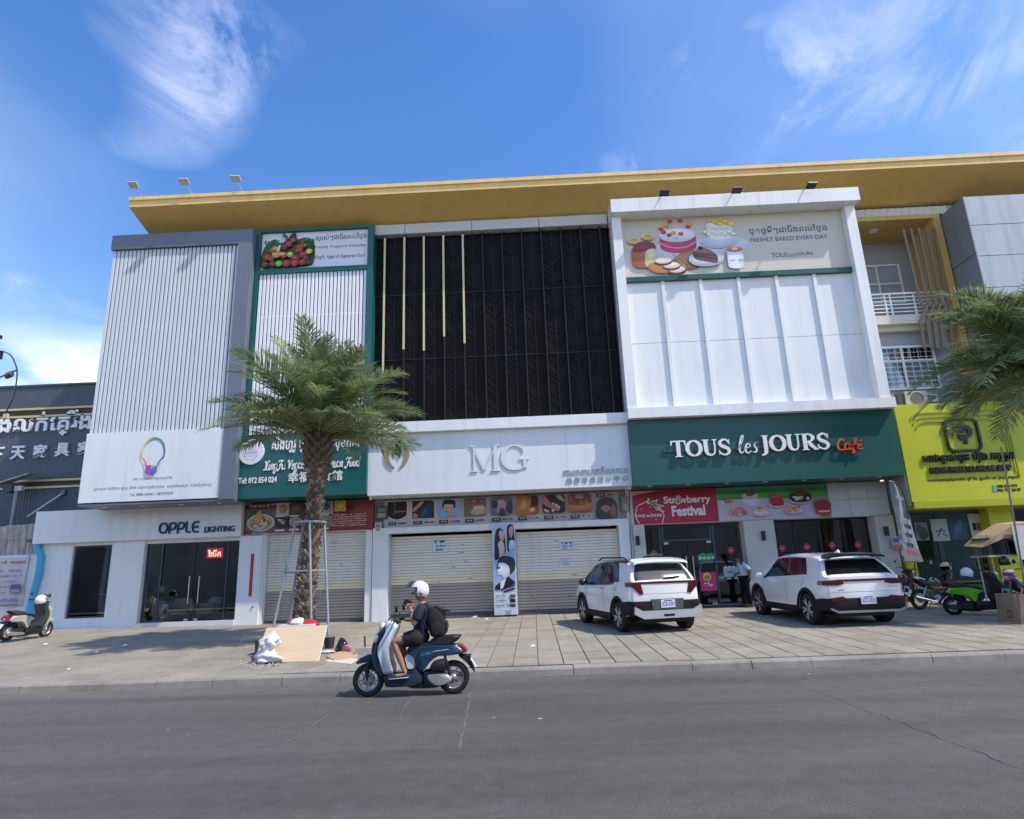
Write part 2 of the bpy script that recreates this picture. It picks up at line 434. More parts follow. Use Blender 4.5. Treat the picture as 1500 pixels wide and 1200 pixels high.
def asphalt():
    m = bpy.data.materials.new('asphalt'); m.use_nodes = True; t = m.node_tree; b = t.nodes['Principled BSDF']
    pos = N(t, 'ShaderNodeNewGeometry').outputs['Position']
    big = noise(t, pos, 0.35, 5, 0.6, 0.4, (2, 0, 0), (0.35, 1, 1)); lane = noise(t, pos, 0.9, 4, 0.55, 0.2, (9, 4, 0), (0.06, 1, 1)); fine = noise(t, pos, 60, 3, 0.7)
    mid = noise(t, pos, 5, 6, 0.7)
    v = M2('ADD', M2('MULTIPLY', big, 0.60, t=t), M2('MULTIPLY', lane, 0.60, t=t), t=t); v = M2('SUBTRACT', v, 0.10, t=t)
    v = M2('ADD', v, M2('MULTIPLY', M2('SUBTRACT', fine, .5, t=t), 1.25, t=t), t=t)
    v = M2('ADD', v, M2('MULTIPLY', M2('SUBTRACT', mid, .5, t=t), 0.40, t=t), t=t)
    spx = N(t, 'ShaderNodeSeparateXYZ'); t.links.new(pos, spx.inputs[0])
    dust = M2('MULTIPLY', M2('MULTIPLY', M2('SUBTRACT', spx.outputs[1], 10.6, True, t=t), .9, True, t=t), noise(t, pos, 2.5, 5, .65), t=t)   # pale grit gathered along the kerb
    v = M2('ADD', v, M2('MULTIPLY', dust, 0.5, t=t), t=t)
    c = ramp(t, v, [(0.22, (.050, .0485, .0455)), (0.5, (.092, .089, .083)), (0.80, (.150, .145, .135))])
    t.links.new(c, b.inputs['Base Color']); b.inputs['Roughness'].default_value = 0.82; b.inputs['Specular IOR Level'].default_value = 0.3
    bn = N(t, 'ShaderNodeBump'); bn.inputs['Strength'].default_value = 0.35; bn.inputs['Distance'].default_value = 0.01
    t.links.new(noise(t, pos, 110, 3, 0.7), bn.inputs['Height']); t.links.new(bn.outputs[0], b.inputs['Normal'])
    return m
def concrete(name, lo, mid_, hi, tile=0.0):
    m = bpy.data.materials.new(name); m.use_nodes = True; t = m.node_tree; b = t.nodes['Principled BSDF']
    pos = N(t, 'ShaderNodeNewGeometry').outputs['Position']
    v = M2('ADD', M2('MULTIPLY', noise(t, pos, 0.7, 6, 0.65, 0.5), 0.6, t=t), M2('MULTIPLY', noise(t, pos, 7, 6, 0.7, 0.0, (0, 0, 0), (1, .5, 1)), 0.4, t=t), t=t)
    v = M2('ADD', v, M2('MULTIPLY', M2('SUBTRACT', noise(t, pos, 70, 3, .7), .5, t=t), 0.22, t=t), t=t)
    if tile:
        s3 = N(t, 'ShaderNodeVectorMath', operation='DIVIDE'); t.links.new(pos, s3.inputs[0]); s3.inputs[1].default_value = (tile, tile, 100)
        fl = N(t, 'ShaderNodeVectorMath', operation='FLOOR'); t.links.new(s3.outputs[0], fl.inputs[0])
        wn = N(t, 'ShaderNodeTexWhiteNoise', noise_dimensions='2D'); t.links.new(fl.outputs[0], wn.inputs['Vector'])
        v = M2('ADD', v, M2('MULTIPLY', M2('SUBTRACT', wn.outputs['Value'], .5, t=t), 0.16, t=t), t=t)
    c = ramp(t, v, [(0.25, lo), (0.5, mid_), (0.78, hi)])
    t.links.new(c, b.inputs['Base Color']); b.inputs['Roughness'].default_value = 0.85; b.inputs['Specular IOR Level'].default_value = 0.25
    bn = N(t, 'ShaderNodeBump'); bn.inputs['Strength'].default_value = 0.3; bn.inputs['Distance'].default_value = 0.01
    t.links.new(noise(t, pos, 55, 4, 0.7), bn.inputs['Height']); t.links.new(bn.outputs[0], b.inputs['Normal'])
    return m
ASPH = asphalt()
CONC = concrete('worn_concrete', (.15, .136, .113), (.285, .260, .216), (.42, .385, .325))
KERBM = concrete('kerb_concrete', (.17, .155, .135), (.285, .265, .235), (.40, .375, .34))
TILEM = concrete('stamped_paving', (.195, .176, .145), (.30, .274, .226), (.40, .366, .305), 0.45)
DARKJ = mat('joint_dirt', (.07, .065, .058), .95, nscale=5, namt=.3)

b = MB(); b.add([(-400, -400, -.03), (400, -400, -.03), (400, 500, -.03), (-400, 500, -.03)], [(0, 1, 2, 3)])
tag(b.build('ground', mat('bare_ground', (.16, .14, .11), .95, nscale=.3, namt=.3)), kind='structure')
b = MB(); n = 40
b.add([(-60, -2.5, 0), (60, -2.5, 0), (60, YK0, 0), (-60, YK0, 0)], [(0, 1, 2, 3)])
road = tag(b.build('road', ASPH), kind='structure')
# tar cracks and scraped lines in the asphalt
def strip(pts, wd, z):
    m = MB(); q = [Vector((x, y)) for x, y in pts]; L = []; Rr = []; g = random.Random(len(pts)+int(abs(pts[0][0])*100))
    for i, p in enumerate(q):
        d = (q[min(i+1, len(q)-1)]-q[max(i-1, 0)]).normalized(); nn = Vector((-d.y, d.x))*wd*g.uniform(.3, 1.3)/2
        L.append((p.x+nn.x, p.y+nn.y, z)); Rr.append((p.x-nn.x, p.y-nn.y, z))
    k = len(q); m.add(L+Rr, [(i, i+1, k+i+1, k+i) for i in range(k-1)]); return m
def gpt(px, py, z=0.0):
    d = ray(px, py); t = (z-CAM_Z)/d.z; return (d.x*t, d.y*t)
def jag(a, b2, n, amp, seed):
    g = random.Random(seed); return [(a[0]+(b2[0]-a[0])*i/n+g.uniform(-amp, amp)*(0 < i < n), a[1]+(b2[1]-a[1])*i/n+g.uniform(-amp, amp)*(0 < i < n)) for i in range(n+1)]
CRK = mat('crack_fill', (.14, .136, .13), .9, nscale=9, namt=.5); CRKD = mat('crack_dark', (.05, .05, .05), .9)
for i, (p, q, wd, m_, s_) in enumerate((((524, 1021), (418, 1089), .022, CRK, 1), ((607, 1017), (585, 1048), .02, CRK, 2), ((690, 1012), (672, 1097), .025, CRK, 3), ((1112, 982), (1290, 1048), .022, CRK, 4),
        ((1290, 1048), (1500, 1128), .010, CRKD, 5), ((860, 990), (868, 1003), .02, CRK, 6))):
    strip(jag(gpt(*p), gpt(*q), 26, .03, s_), wd, .004).build('crack_line', m_, road)
g = random.Random(4)
for i in range(14):                            # scuffs and flattened litter specks on the carriageway
    x = g.uniform(-9, 10); y = g.uniform(8.0, 11.3); s_ = g.uniform(.012, .04)
    MB().add([(x+s_*g.uniform(.6, 1)*math.cos(a), y+s_*g.uniform(.5, 1)*math.sin(a), .005) for a in np.linspace(0, 5.6, 6)], [tuple(range(6))]).build('litter_speck', mat('litter_pale', (.45, .44, .42), .8), road)

b = MB(); xs = np.arange(-45, 46, 1.0); ys = list(np.linspace(YK1, 24.5, 14))
vs = [(x, y, gz(x, y)) for y in ys for x in xs]; k = len(xs)
b.add(vs, [(j*k+i, j*k+i+1, (j+1)*k+i+1, (j+1)*k+i) for j in range(len(ys)-1) for i in range(k-1)], 0, True)
pave = tag(b.build('pavement', CONC), kind='structure')
# stamped paving squares on the right half of the forecourt
TS = 0.45; X0, X1 = -4.95, 17.1
tile = MB()
def tile_shape(mb, x, y, zf, g):
    h = TS-.010; pts = [(x+.005, y+.005), (x+.005+h, y+.005), (x+.005+h, y+.005+h), (x+.005, y+.005+h)]; e = .008; dz = g.uniform(-.003, .003)
    ins = [(x+.005+e, y+.005+e), (x+.005+h-e, y+.005+e), (x+.005+h-e, y+.005+h-e), (x+.005+e, y+.005+h-e)]
    vs = [(a, c, zf(a, c)+.002) for a, c in pts]+[(a, c, zf(a, c)+.014+dz) for a, c in ins]
    mb.add(vs, [(0, 1, 5, 4), (1, 2, 6, 5), (2, 3, 7, 6), (3, 0, 4, 7), (4, 5, 6, 7)])
rest = MB(); g = random.Random(3); cnt = 0; cells = []
for j in range(23):
    for i in range(int((X1-X0)/TS)):
        cells.append((YK1+.02+j*TS, X0+i*TS))
near = sorted(cells, key=lambda c: (c[0], abs(c[1]-2.5)))
# one shared bed of dark jointing under the squares, 4 mm over the sheet
jb = MB(); ys2 = np.linspace(YK1+.01, YK1+.02+23*TS, 12); xs2 = np.arange(X0, X1, .9)
jb.add([(x, y, gz(x, y)+.004) for y in ys2 for x in xs2], [(j*len(xs2)+i, j*len(xs2)+i+1, (j+1)*len(xs2)+i+1, (j+1)*len(xs2)+i) for j in range(len(ys2)-1) for i in range(len(xs2)-1)])
jb.build('joint_bed', DARKJ, pave)
sm_ = MB(); tile_shape(sm_, -TS/2, -TS/2, lambda a, c: 0.0, random.Random(9)); tile_me = sm_.mesh('paving_square', [TILEM])
for c, (y, x) in enumerate(near):
    if c < 300:
        cx, cy = x+TS/2, y+TS/2; o = inst('paving_square', tile_me, pave, (cx, cy, gz(cx, cy)+.006+g.uniform(-.002, .003)))
        sl = (gz(cx, cy+.3)-gz(cx, cy-.3))/.6; o.rotation_euler = (math.atan(sl)+g.uniform(-.004, .004), g.uniform(-.004, .004)-math.atan((gz(cx+.3, cy)-gz(cx-.3, cy))/.6), 0)
    else: tile_shape(rest, x, y, lambda a, cc: gz(a, cc)+.006, g)
tag(rest.build('paving_squares_far', TILEM, pave), kind='stuff')
# kerb stones
kp = MB(); kp.box(-60, 60, YK0+.03, YK1+.002, -.02, .10)
kerb = tag(kp.build('kerb', KERBM), kind='structure')
g = random.Random(8); x = -13.2
while x < 13:
    L = g.choice((1.0, 1.2, 2.0)); z = .13+g.uniform(-.006, .006); y0 = YK0+g.uniform(-.012, .008); s_ = MB()
    ring = lambda xx: [Vector((xx, y0, -.005)), Vector((xx, y0+.012, z-.03)), Vector((xx, y0+.035, z)), Vector((xx, YK1, z+.004)), Vector((xx, YK1, -.005))]
    s_.loft([ring(x+.006), ring(x+L-.006)], 0, False); s_.build('kerb_stone', KERBM, kerb); x += L
# litter on the forecourt: pale scraps
LIT = mat('scrap_paper', (.72, .72, .70), .8)
for (px, py, s_, nm) in ((697, 905, .16, 'paper_scrap'), (712, 908, .09, 'paper_scrap'), (780, 948, .07, 'paper_scrap'), (66, 945, .09, 'paper_scrap'), (182, 947, .10, 'paper_scrap'), (140, 957, .07, 'paper_scrap'), (355, 939, .07, 'paper_scrap'), (100, 982, .05, 'paper_scrap')):
    z0 = .25
    for _ in range(6):
        gx, gy = gpt(px, py, z0); z0 = gz(gx, gy)
    m = MB(); q = [(gx+s_*g.uniform(.5, 1)*math.cos(a), gy+s_*g.uniform(.5, 1)*math.sin(a), gz(gx, gy)+.02) for a in np.linspace(0, 5.4, 7)]
    apex = (gx+.02, gy, gz(gx, gy)+.02+s_*.45); m.add(q+[apex], [(i, (i+1) % 7, 7) for i in range(7)])
    where = {697: 'larger crumpled white paper below the left salon shutter', 712: 'small white paper scrap right of the crumpled paper at the shutter', 780: 'white scrap lying alone on paving between scooter and white car',
             66: 'leftmost white paper scrap on the concrete near the parked scooter', 182: 'white paper scrap in the palm shadow on the concrete', 140: 'small pale scrap on bare concrete below the lighting shop',
             355: 'small white scrap on the concrete left of the plywood sheet', 100: 'tiny pale scrap near the kerb at the left'}[px]
    tag(m.build('paper_scrap', LIT), where, 'litter', 'paper litter on the forecourt')

# ================================================================== materials of the buildings
WHITE = mat('white_cladding', (.77, .78, .79), .38, nscale=.8, namt=.06, streak=.16)
WPAINT = mat('white_wall_paint', (.77, .775, .785), .6, nscale=1.5, namt=.08, streak=.20)
WTRIM = mat('white_trim', (.79, .79, .79), .45, nscale=1.0, namt=.05, streak=.24)
LOUV = mat('louvre_aluminium', (.60, .625, .66), .35, nscale=1.2, namt=.06, streak=.08)
GREYF = mat('grey_cladding', (.145, .165, .21), .42, nscale=.6, namt=.12, streak=.1)
GREENK = mat('green_cladding', (.004, .105, .098), .38, nscale=.7, namt=.10)
GREENT = mat('deep_green_cladding', (.010, .085, .072), .40, nscale=.7, namt=.10)
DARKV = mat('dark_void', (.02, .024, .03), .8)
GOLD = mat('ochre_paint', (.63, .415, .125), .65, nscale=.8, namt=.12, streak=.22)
GOLD_LIT = mat('ochre_paint_lit', (.84, .57, .22), .6, nscale=1.2, namt=.15, streak=.2)  # same ochre as the soffit, the sunlit look of the front band put into the colour
CREAM = mat('cream_render', (.56, .54, .50), .7, nscale=1.2, namt=.08, bump=.15, bscale=60)
BLK = mat('black_metal', (.012, .012, .014), .4)
BLKG = mat('blackened_panel', (.004, .0038, .004), .5, spec=.2)
STEEL = mat('brushed_steel', (.6, .6, .6), .28, metal=1.0)
ALU = mat('grey_aluminium', (.05, .07, .095), .4)
LTRB = mat('letter_black', (.012, .012, .014), .45)
LTRN = mat('letter_navy', (.008, .012, .075), .4)
LTRW = mat('letter_white', (.80, .80, .78), .4)
GLASS = glass('shop_glass', (.80, .83, .83)); GLASSW = glass('window_glass', (.62, .70, .74))
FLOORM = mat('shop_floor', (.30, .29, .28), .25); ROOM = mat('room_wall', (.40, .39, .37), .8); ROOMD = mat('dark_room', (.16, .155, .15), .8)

# ================================================================== the terrace behind the shop fronts
ter = thing('terrace_building', 'long shop terrace under an overhanging ochre roof eave', 'building', (0, 24, .3))
b = MB(); b.box(-14.9, 12.25, 22.75, 32, 4.45, 14.5); b.build('upper_wall', mat('plain_render', (.45, .45, .44), .8, nscale=1, namt=.1), ter)
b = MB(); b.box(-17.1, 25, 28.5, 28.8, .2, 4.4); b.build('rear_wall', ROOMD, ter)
b = MB(); b.box(-17.1, 25, 22.62, 28.5, .30, .50); b.build('floor_slab', FLOORM, ter)
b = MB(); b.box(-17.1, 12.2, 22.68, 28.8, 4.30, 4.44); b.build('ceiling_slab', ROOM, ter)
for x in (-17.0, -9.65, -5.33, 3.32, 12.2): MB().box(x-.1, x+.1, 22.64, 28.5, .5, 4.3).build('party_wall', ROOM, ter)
# eave: sloping underside and a stepped front band
EX0, EX1 = -13.93, 30.0
sec = lambda x: [Vector((x, 21.55, 14.52)), Vector((x-.28, 20.30, 15.19)), Vector((x-.28, 20.30, 15.42)), Vector((x-.29, 20.24, 15.44)), Vector((x-.29, 20.24, 15.57)), Vector((x, 22.6, 15.75)), Vector((x, 32, 15.85)), Vector((x, 32, 14.6))]
b = MB(); b.loft([sec(EX0), sec(EX1)], 0, False, matf=lambda i, j: 1 if j in (1, 2, 3) else 0); b.build('roof_eave', [GOLD, GOLD_LIT], ter)
b = MB(); b.loft([[Vector((x, 22.9, 14.3)), Vector((x, 21.55, 14.3)), Vector((x, 21.55, 14.515)), Vector((x, 22.9, 14.515))] for x in (-13.9, 12.3)], 0, False); b.build('eave_bearer', mat('weathered_board', (.42, .38, .32), .8, nscale=3, namt=.2), ter)
# floodlights along the eave
def eave_lamp(px, py, hx, hy, label, dark=False, grp='floodlights on the eave', base=None, head=None, hm=None):
    t = thing('floodlight', label, 'floodlight', base, 0, grp)
    m = MB(); m.tube([base, head], .022, 6); m.build('arm', mat('galvanised', (.55, .55, .55), .45, metal=.7) if not dark else mat('cream_tube', (.62, .6, .5), .5), t)
    hv = Vector(head); Tm = Matrix.Translation(hv) @ Euler((R(-22), 0, R(4))).to_matrix().to_4x4()
    m = MB(); m.box(-.16, .16, -.16, .09, -.028, .028, 0, Tm); m.build('lamp_head', mat('lamp_grey', (.42, .42, .40), .5) if not dark else BLK, t)
    m = MB()
    for i in range(5): m.box(-.13+i*.055, -.10+i*.055, -.08, .07, .028, .06, 0, Tm)
    m.build('cooling_fins', mat('galvanised', (.55, .55, .55), .45, metal=.7) if not dark else BLK, t)
    m = MB(); m.box(-.135, .135, -.135, .065, -.036, -.027, 0, Tm); m.build('lens', mat('lamp_lens', (.55, .53, .48), .2) if not dark else mat('lamp_lens_dark', (.03, .035, .05), .3), t)
    return t
for (bx, by, hx, hy, lb) in ((213, 287, 196, 272, 'leftmost grey floodlight on a tube arm above the ochre eave'), (286, 282, 270, 267, 'middle grey floodlight on a tube arm above the ochre eave'), (358, 277, 346, 263, 'rightmost of three grey floodlights above the left eave')):
    a = at(bx, by, 20.45); h = at(hx, hy, 20.0); eave_lamp(0, 0, 0, 0, lb, base=(a.x, 20.45, 15.56), head=(h.x, 20.0, h.z))

# stone strip over the black screen
for i, (x0, x1) in enumerate(((-5.38, -4.27), (-4.26, -1.77), (-1.76, .73), (.74, 3.26))):
    MB().box(x0+.006, x1-.006, 21.28, 21.6, 14.14, 14.53).build('stone_panel', mat('pale_stone', (.55, .55, .55), .55, nscale=3, namt=.08), ter)

# ================================================================== lighting shop (left)
op = thing('lighting_shop', 'white lighting shop with grey-framed vertical louvre screen', 'shop', (-12.4, 22, .45))
BX0, BX1, BY = -14.97, -9.76, 20.9
MB().box(BX0, BX1, BY+.02, 22.74, 4.46, 14.3).build('box_body', GREYF, op)
MB().box(BX0-.02, BX1+.003, BY-.16, BY+.018, 13.76, 14.33).build('frame_head', GREYF, op)
MB().box(-10.25, BX1+.003, BY-.16, BY+.018, 4.44, 13.758).build('frame_side', GREYF, op)
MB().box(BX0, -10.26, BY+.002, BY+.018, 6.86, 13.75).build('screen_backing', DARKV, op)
sl = MB()
prof = [(-.054, .0), (-.054, -.05), (-.046, -.062), (.046, -.062), (.054, -.05), (.054, 0)]
sl.prism(prof, 6.87, 13.74, ax='z'); slat_me = sl.mesh('slat', [LOUV])
ns = 32
for i in range(ns): inst('slat', slat_me, op, (-14.89+i*(4.58/(ns-1)), BY-.002, 0))
# soffit with downlights
MB().box(BX0-.02, BX1, BY-.10, 22.2, 4.40, 4.455).build('soffit', GREYF, op)
dl = MB(); dl.lathe([(.0, -.012), (.07, -.012), (.09, -.004), (.09, .0)], n=14); dl_me = dl.mesh('downlight', [mat('downlight_white', (.8, .8, .78), .4)])
for px in (152, 208, 264, 320): inst('downlight', dl_me, op, (X(px, 742, 21.3), 21.35, 4.40))
# fascia and ground floor wall
MB().box(-17.32, -10.03, 22.05, 22.3, 3.33, 4.44).build('fascia_board', WHITE, op)
FX = -17.2
MB().box(FX, -16.02, 22.3, 22.62, .28, 3.33).build('pier', WPAINT, op)
MB().box(-14.58, -13.44, 22.22, 22.62, .28, 3.33).build('pier', WPAINT, op)
MB().box(-10.06, -9.28, 22.12, 22.62, .28, 3.33).build('pier', WPAINT, op)
MB().box(-13.44, -10.06, 22.3, 22.62, 3.20, 3.33).build('lintel', WPAINT, op)
MB().box(-16.02, -14.58, 22.3, 22.62, 3.22, 3.33).build('lintel', WPAINT, op)
MB().box(-16.02, -14.58, 22.25, 22.62, .28, .80).build('sill_wall', WPAINT, op)
MB().box(-17.2, -13.44, 22.08, 22.24, .25, .50).build('plinth', WPAINT, op)
MB().box(-13.44, -10.06, 22.05, 22.6, .28, .58).build('door_step', mat('step_tile', (.62, .63, .65), .4, nscale=2, namt=.06), op)
def frame_rect(name, x0, x1, z0, z1, Y, t, m, parent, d=.06):
    mb = MB(); mb.box(x0, x0+t, Y-d/2, Y+d/2, z0, z1); mb.box(x1-t, x1, Y-d/2, Y+d/2, z0, z1); mb.box(x0+t, x1-t, Y-d/2, Y+d/2, z0, z0+t); mb.box(x0+t, x1-t, Y-d/2, Y+d/2, z1-t, z1)
    return mb.build(name, m, parent)
wnd = frame_rect('window', -16.0, -14.6, .80, 3.22, 22.42, .05, ALU, op)
MB().box(-15.95, -14.65, 22.415, 22.425, .85, 3.17).build('pane', GLASS, wnd)
for (x0, x1, nm) in ((-13.42, -12.86, 'side_light'), (-12.84, -10.62, None), (-10.60, -10.08, 'side_light')):
    if nm:
        f = frame_rect(nm, x0, x1, .58, 3.20, 22.42, .045, ALU, op); MB().box(x0+.045, x1-.045, 22.415, 22.425, .625, 3.155).build('pane', GLASS, f)
for k, (x0, x1) in enumerate(((-12.83, -11.73), (-11.71, -10.63))):
    dr = MB().box(x0, x1, 22.44, 22.452, .62, 3.15).build('glass_door', GLASS, op)
    hx = x1-.10 if k == 0 else x0+.22
    m = MB(); m.tube([(hx, 22.37, 1.15), (hx, 22.37, 2.05)], .018, 8); m.build('handle', STEEL, dr)
    MB().box(x0+.1 if k else x1-.22, x0+.24 if k else x1-.08, 22.43, 22.462, .585, .655).build('patch_fitting', STEEL, dr)
MB().box(-12.84, -10.62, 22.40, 22.46, 3.16, 3.20).build('door_rail', ALU, op)
# red strip notice on the pier
red = tag(MB().box(-9.63, -9.53, 22.105, 22.118, 1.32, 2.72).build('couplet_strip', mat('red_paper', (.42, .035, .028), .6, nscale=4, namt=.1)), 'narrow red paper strip on the white pier beside the lighting shop', 'banner')
pr = Print(-9.63, 1.32, .10, 1.40, 22.104)
for i in range(13): pr.rect(.22, .05+i*.072, .78, .09+i*.072, (.52, .07, .05))
pr.build('print', red)
# electric points on the pier
for px, py, lb in ((370, 889, 'small dark socket low on the pier with the red strip'),): 
    p = at(px, py, 22.1); tag(MB().cyl((p.x, 22.12, p.z), (p.x, 22.08, p.z), .03, 10).build('wall_socket', mat('socket_grey', (.2, .2, .22), .5)), lb, 'socket')

# white sign panel under the louvres
sg = thing('sign_panel', 'white lighting shop sign with rainbow bulb emblem below grey louvres', 'sign', (-12.6, BY, 4.5))
MB().box(BX0-.01, -10.262, BY-.12, BY+.0, 4.50, 6.858).build('board', WHITE, sg)
SY = BY-.121
pr = Print(BX0, 4.5, 4.7, 2.358, SY)
cx, cz = (X(228, 664, BY)+.0-BX0)/4.7, (Z(228, 664, BY)-4.5)/2.358
ru, rv = .40/4.7, .50/2.358
def ringcol(a):
    stops = [(-60, '4f78c8'), (0, '4a68c0'), (50, '3f8f90'), (90, '5d9a5a'), (140, 'c9c98a'), (180, 'e6dfa0'), (215, 'e58a80'), (240, 'cf4a78')]
    for (p, c), (q, d) in zip(stops, stops[1:]):
        if a <= q:
            k = (a-p)/(q-p); A, B = hexc(c), hexc(d); return tuple(A[i]+(B[i]-A[i])*k for i in range(3))
    return hexc(stops[-1][1])
for i in range(30):
    a0, a1 = -52+i*284/30, -52+(i+1)*284/30
    def pp(a, k):
        t = R(a); nr = 1.0; uu = math.cos(t)*ru*k; vv = math.sin(t)*rv*k
        if vv < -.45*rv: uu *= .80+(vv+rv)*.35
        return (cx+uu, cz+vv*1.05)
    pr.poly([pp(a0, 1.0), pp(a1, 1.0), pp(a1, .86), pp(a0, .86)], ringcol((a0+a1)/2))
bz = cz-rv*.86; hw = .195/4.7; hh = .34/2.358
pr.line([(cx-ru*.55, bz+.03), (cx-hw, bz-.02)], .05, 'd8606a'); pr.line([(cx+ru*.55, bz+.03), (cx+hw, bz-.02)], .05, '4f86a8')
pr.poly([(cx-hw, bz), (cx, bz), (cx-.2*hw, bz-hh*.5), (cx-hw, bz-hh*.7)], 'cf3f8e'); pr.poly([(cx, bz), (cx+hw, bz), (cx+hw, bz-.12*hh), (cx, bz-.3*hh)], 'b9c268')
pr.poly([(cx, bz-.3*hh), (cx+hw, bz-.12*hh), (cx+hw, bz-.7*hh), (cx-.2*hw, bz-hh*.5)], '4b79d0'); pr.poly([(cx-hw, bz-hh*.7), (cx-.2*hw, bz-hh*.5), (cx+.1*hw, bz-hh), (cx-.5*hw, bz-hh*.95)], 'a24bbf'); pr.poly([(cx-.2*hw, bz-hh*.5), (cx+hw, bz-.7*hh), (cx+.5*hw, bz-hh*.95), (cx+.1*hw, bz-hh)], '5a55cf')
pr.build('bulb_emblem', sg)
def tpx(name, body, px0, py0, px1, py1, Y, h, m, parent, depth=.004, **k):
    a, c = at(px0, py0, Y), at(px1, py1, Y); zc = (a.z+c.z)/2
    return text(name, body, a.x, c.x, zc-h/2, zc+h/2, Y, m, parent, depth, **k)
tpx('lettering', 'N១ ហាងលក់អំពូលេភ្លីង', 195, 702, 252, 700, SY, .14, LTRB, sg, .003)
tpx('lettering', 'ផ្ទះេលខ ១៩៥២បេ ផ្លូវ 2004 សង្កាត់អូរែបកក្អម  ខណ្ឌែសនសុខ  រាជធានីភ្នំេពញ', 137, 718, 310, 709, SY, .155, LTRB, sg, .003)['kind'] = 'stuff'
tpx('lettering', 'Tel: 0886164343 / 087439339', 190, 725, 253, 723, SY, .10, LTRB, sg, .003, bold=.01)
# channel letters on the fascia, drawn rounded strokes
fs = thing('shop_lettering', 'dark blue and black OPPLE LIGHTING letters on white fascia', 'lettering', (-12, 22.05, 3.6))
def rounded(pts, wd): return Strokes().st(pts, wd, True, 6)
wN = .155
O_ = Strokes().st([(.38*math.cos(R(a))+.42, .5+.42*math.sin(R(a))) for a in range(0, 361, 24)], wN, False)
def Pg():
    s = Strokes(); s.st([(.1, 0), (.1, .62), (.22, .88), (.36, .92)], wN); s.st([(.36, .92), (.6, .86), (.66, .64), (.56, .42), (.36, .37), (.1, .37)], wN); return s
Lg = Strokes().st([(.1, .98), (.1, .3), (.18, .12), (.34, .08), (.5, .08)], wN)
Eg = Strokes().st([(.68, .92), (.4, .92), (.18, .8), (.1, .5), (.18, .2), (.4, .08), (.68, .08)], wN).st([(.14, .5), (.66, .5)], wN, False)
a = at(233, 781, 22.05); c = at(295, 776, 22.05); kx = (c.x-a.x)/4.05
draw('lettering', [(O_, 0), (Pg(), .92), (Pg(), 1.72), (Lg, 2.52), (Eg, 3.12)], a.x, a.z-.04, .40, 22.0, .05, LTRN, fs, 0.0, kx/.40, True)
a = at(300, 779, 22.05); c = at(344, 776, 22.05); text('lettering', 'LIGHTING', a.x, c.x, a.z-.03, a.z+.17, 22.0, LTRB, fs, .05)

# lit red sign behind the door, furniture and goods inside the lighting shop
ls = thing('open_sign', 'small lit red sign hanging behind the lighting shop door', 'sign', (-11.1, 22.6, 2.7))
p0, p1 = at(303, 818, 22.65), at(327, 804, 22.65)
MB().box(p0.x, p1.x, 22.62, 22.66, p0.z, p1.z+.03).build('panel', emit('red_led_panel', (.40, .008, .012), 1.1), ls)
text('lettering', 'ៃេបីក', p0.x+.05, p1.x-.05, p0.z+.05, p1.z-.02, 22.612, emit('led_letters', (1, .75, .6), 1.3), ls, .004, bold=.02)
MB().tube([((p0.x+p1.x)/2, 22.64, p1.z+.02), ((p0.x+p1.x)/2, 22.64, 3.2)], .006, 4).build('cord', BLK, ls)
UPH = mat('beige_upholstery', (.72, .67, .60), .8, nscale=6, namt=.08)
def armchair(loc, rz, label):
    t = thing('armchair', label, 'chair', loc, rz, 'armchairs inside the lighting shop')
    m = MB(); pr_ = []
    for i in range(13):
        a_ = R(-20+220*i/12); hgt = .82 if 3 < i < 9 else .62; pr_.append((math.cos(a_), math.sin(a_), hgt))
    rings = [[Vector((c_*.44, s_*.44, .30)), Vector((c_*.47, s_*.47, h_*.98)), Vector((c_*.40, s_*.40, h_)), Vector((c_*.33, s_*.33, .42))] for c_, s_, h_ in pr_]
    m.loft(rings); m.build('shell', UPH, t, local=True)
    m = MB(); m.lathe([(.0, .46), (.30, .46), (.36, .42), (.36, .30), (0, .30)], n=18); m.build('seat', UPH, t, local=True)
    for sx in (-1, 1):
        for sy in (-1, 1): m = MB(); m.cyl((sx*.26, sy*.26, .31), (sx*.3, sy*.3, 0), .018, 6); m.build('leg', BLK, t, local=True)
armchair((-12.4, 23.02, .5), R(15), 'beige tub chair seen through the glass, left of the pair'); armchair((-11.5, 23.1, .5), R(-25), 'beige tub chair seen through the glass, right of the pair')
tb = thing('display_table', 'white metal frame display table behind the left shop window', 'table', (-15.3, 23.1, .5))
for (x0, x1, h, y) in ((-15.9, -15.3, .75, 22.68), (-15.25, -14.7, 1.05, 22.72)):
    m = MB()
    for xx in (x0, x1):
        for yy in (y, y+.5): m.box(xx-.02, xx+.02, yy-.02, yy+.02, .5, .5+h)
    m.build('frame', LTRW, tb); MB().box(x0-.03, x1+.03, y-.03, y+.53, .5+h, .5+h+.03).build('top', LTRW, tb)
sh = thing('display_cabinet', 'white cabinet with small boxes behind the side light', 'cabinet', (-13.1, 23.1, .5))
MB().box(-13.32, -12.9, 22.9, 23.3, .5, 1.25).build('carcass', LTRW, sh); MB().box(-13.3, -13.0, 22.95, 23.2, 1.25, 1.4).build('box', mat('green_box', (.1, .2, .06), .6), sh); MB().box(-13.22, -13.02, 22.95, 23.2, 1.6, 1.75).build('box', LTRW, sh); MB().box(-13.3, -12.92, 22.92, 23.28, 1.55, 1.58).build('shelf', LTRW, sh)
st_ = thing('wall_shelving', 'dim wall shelving at the back of the lighting shop', 'shelves', (-11, 27.8, .5))
for i in range(4): MB().box(-13.2, -10.1, 27.6, 28.2, .9+i*.7, .94+i*.7).build('shelf', mat('shelf_board', (.25, .25, .25), .6), st_)

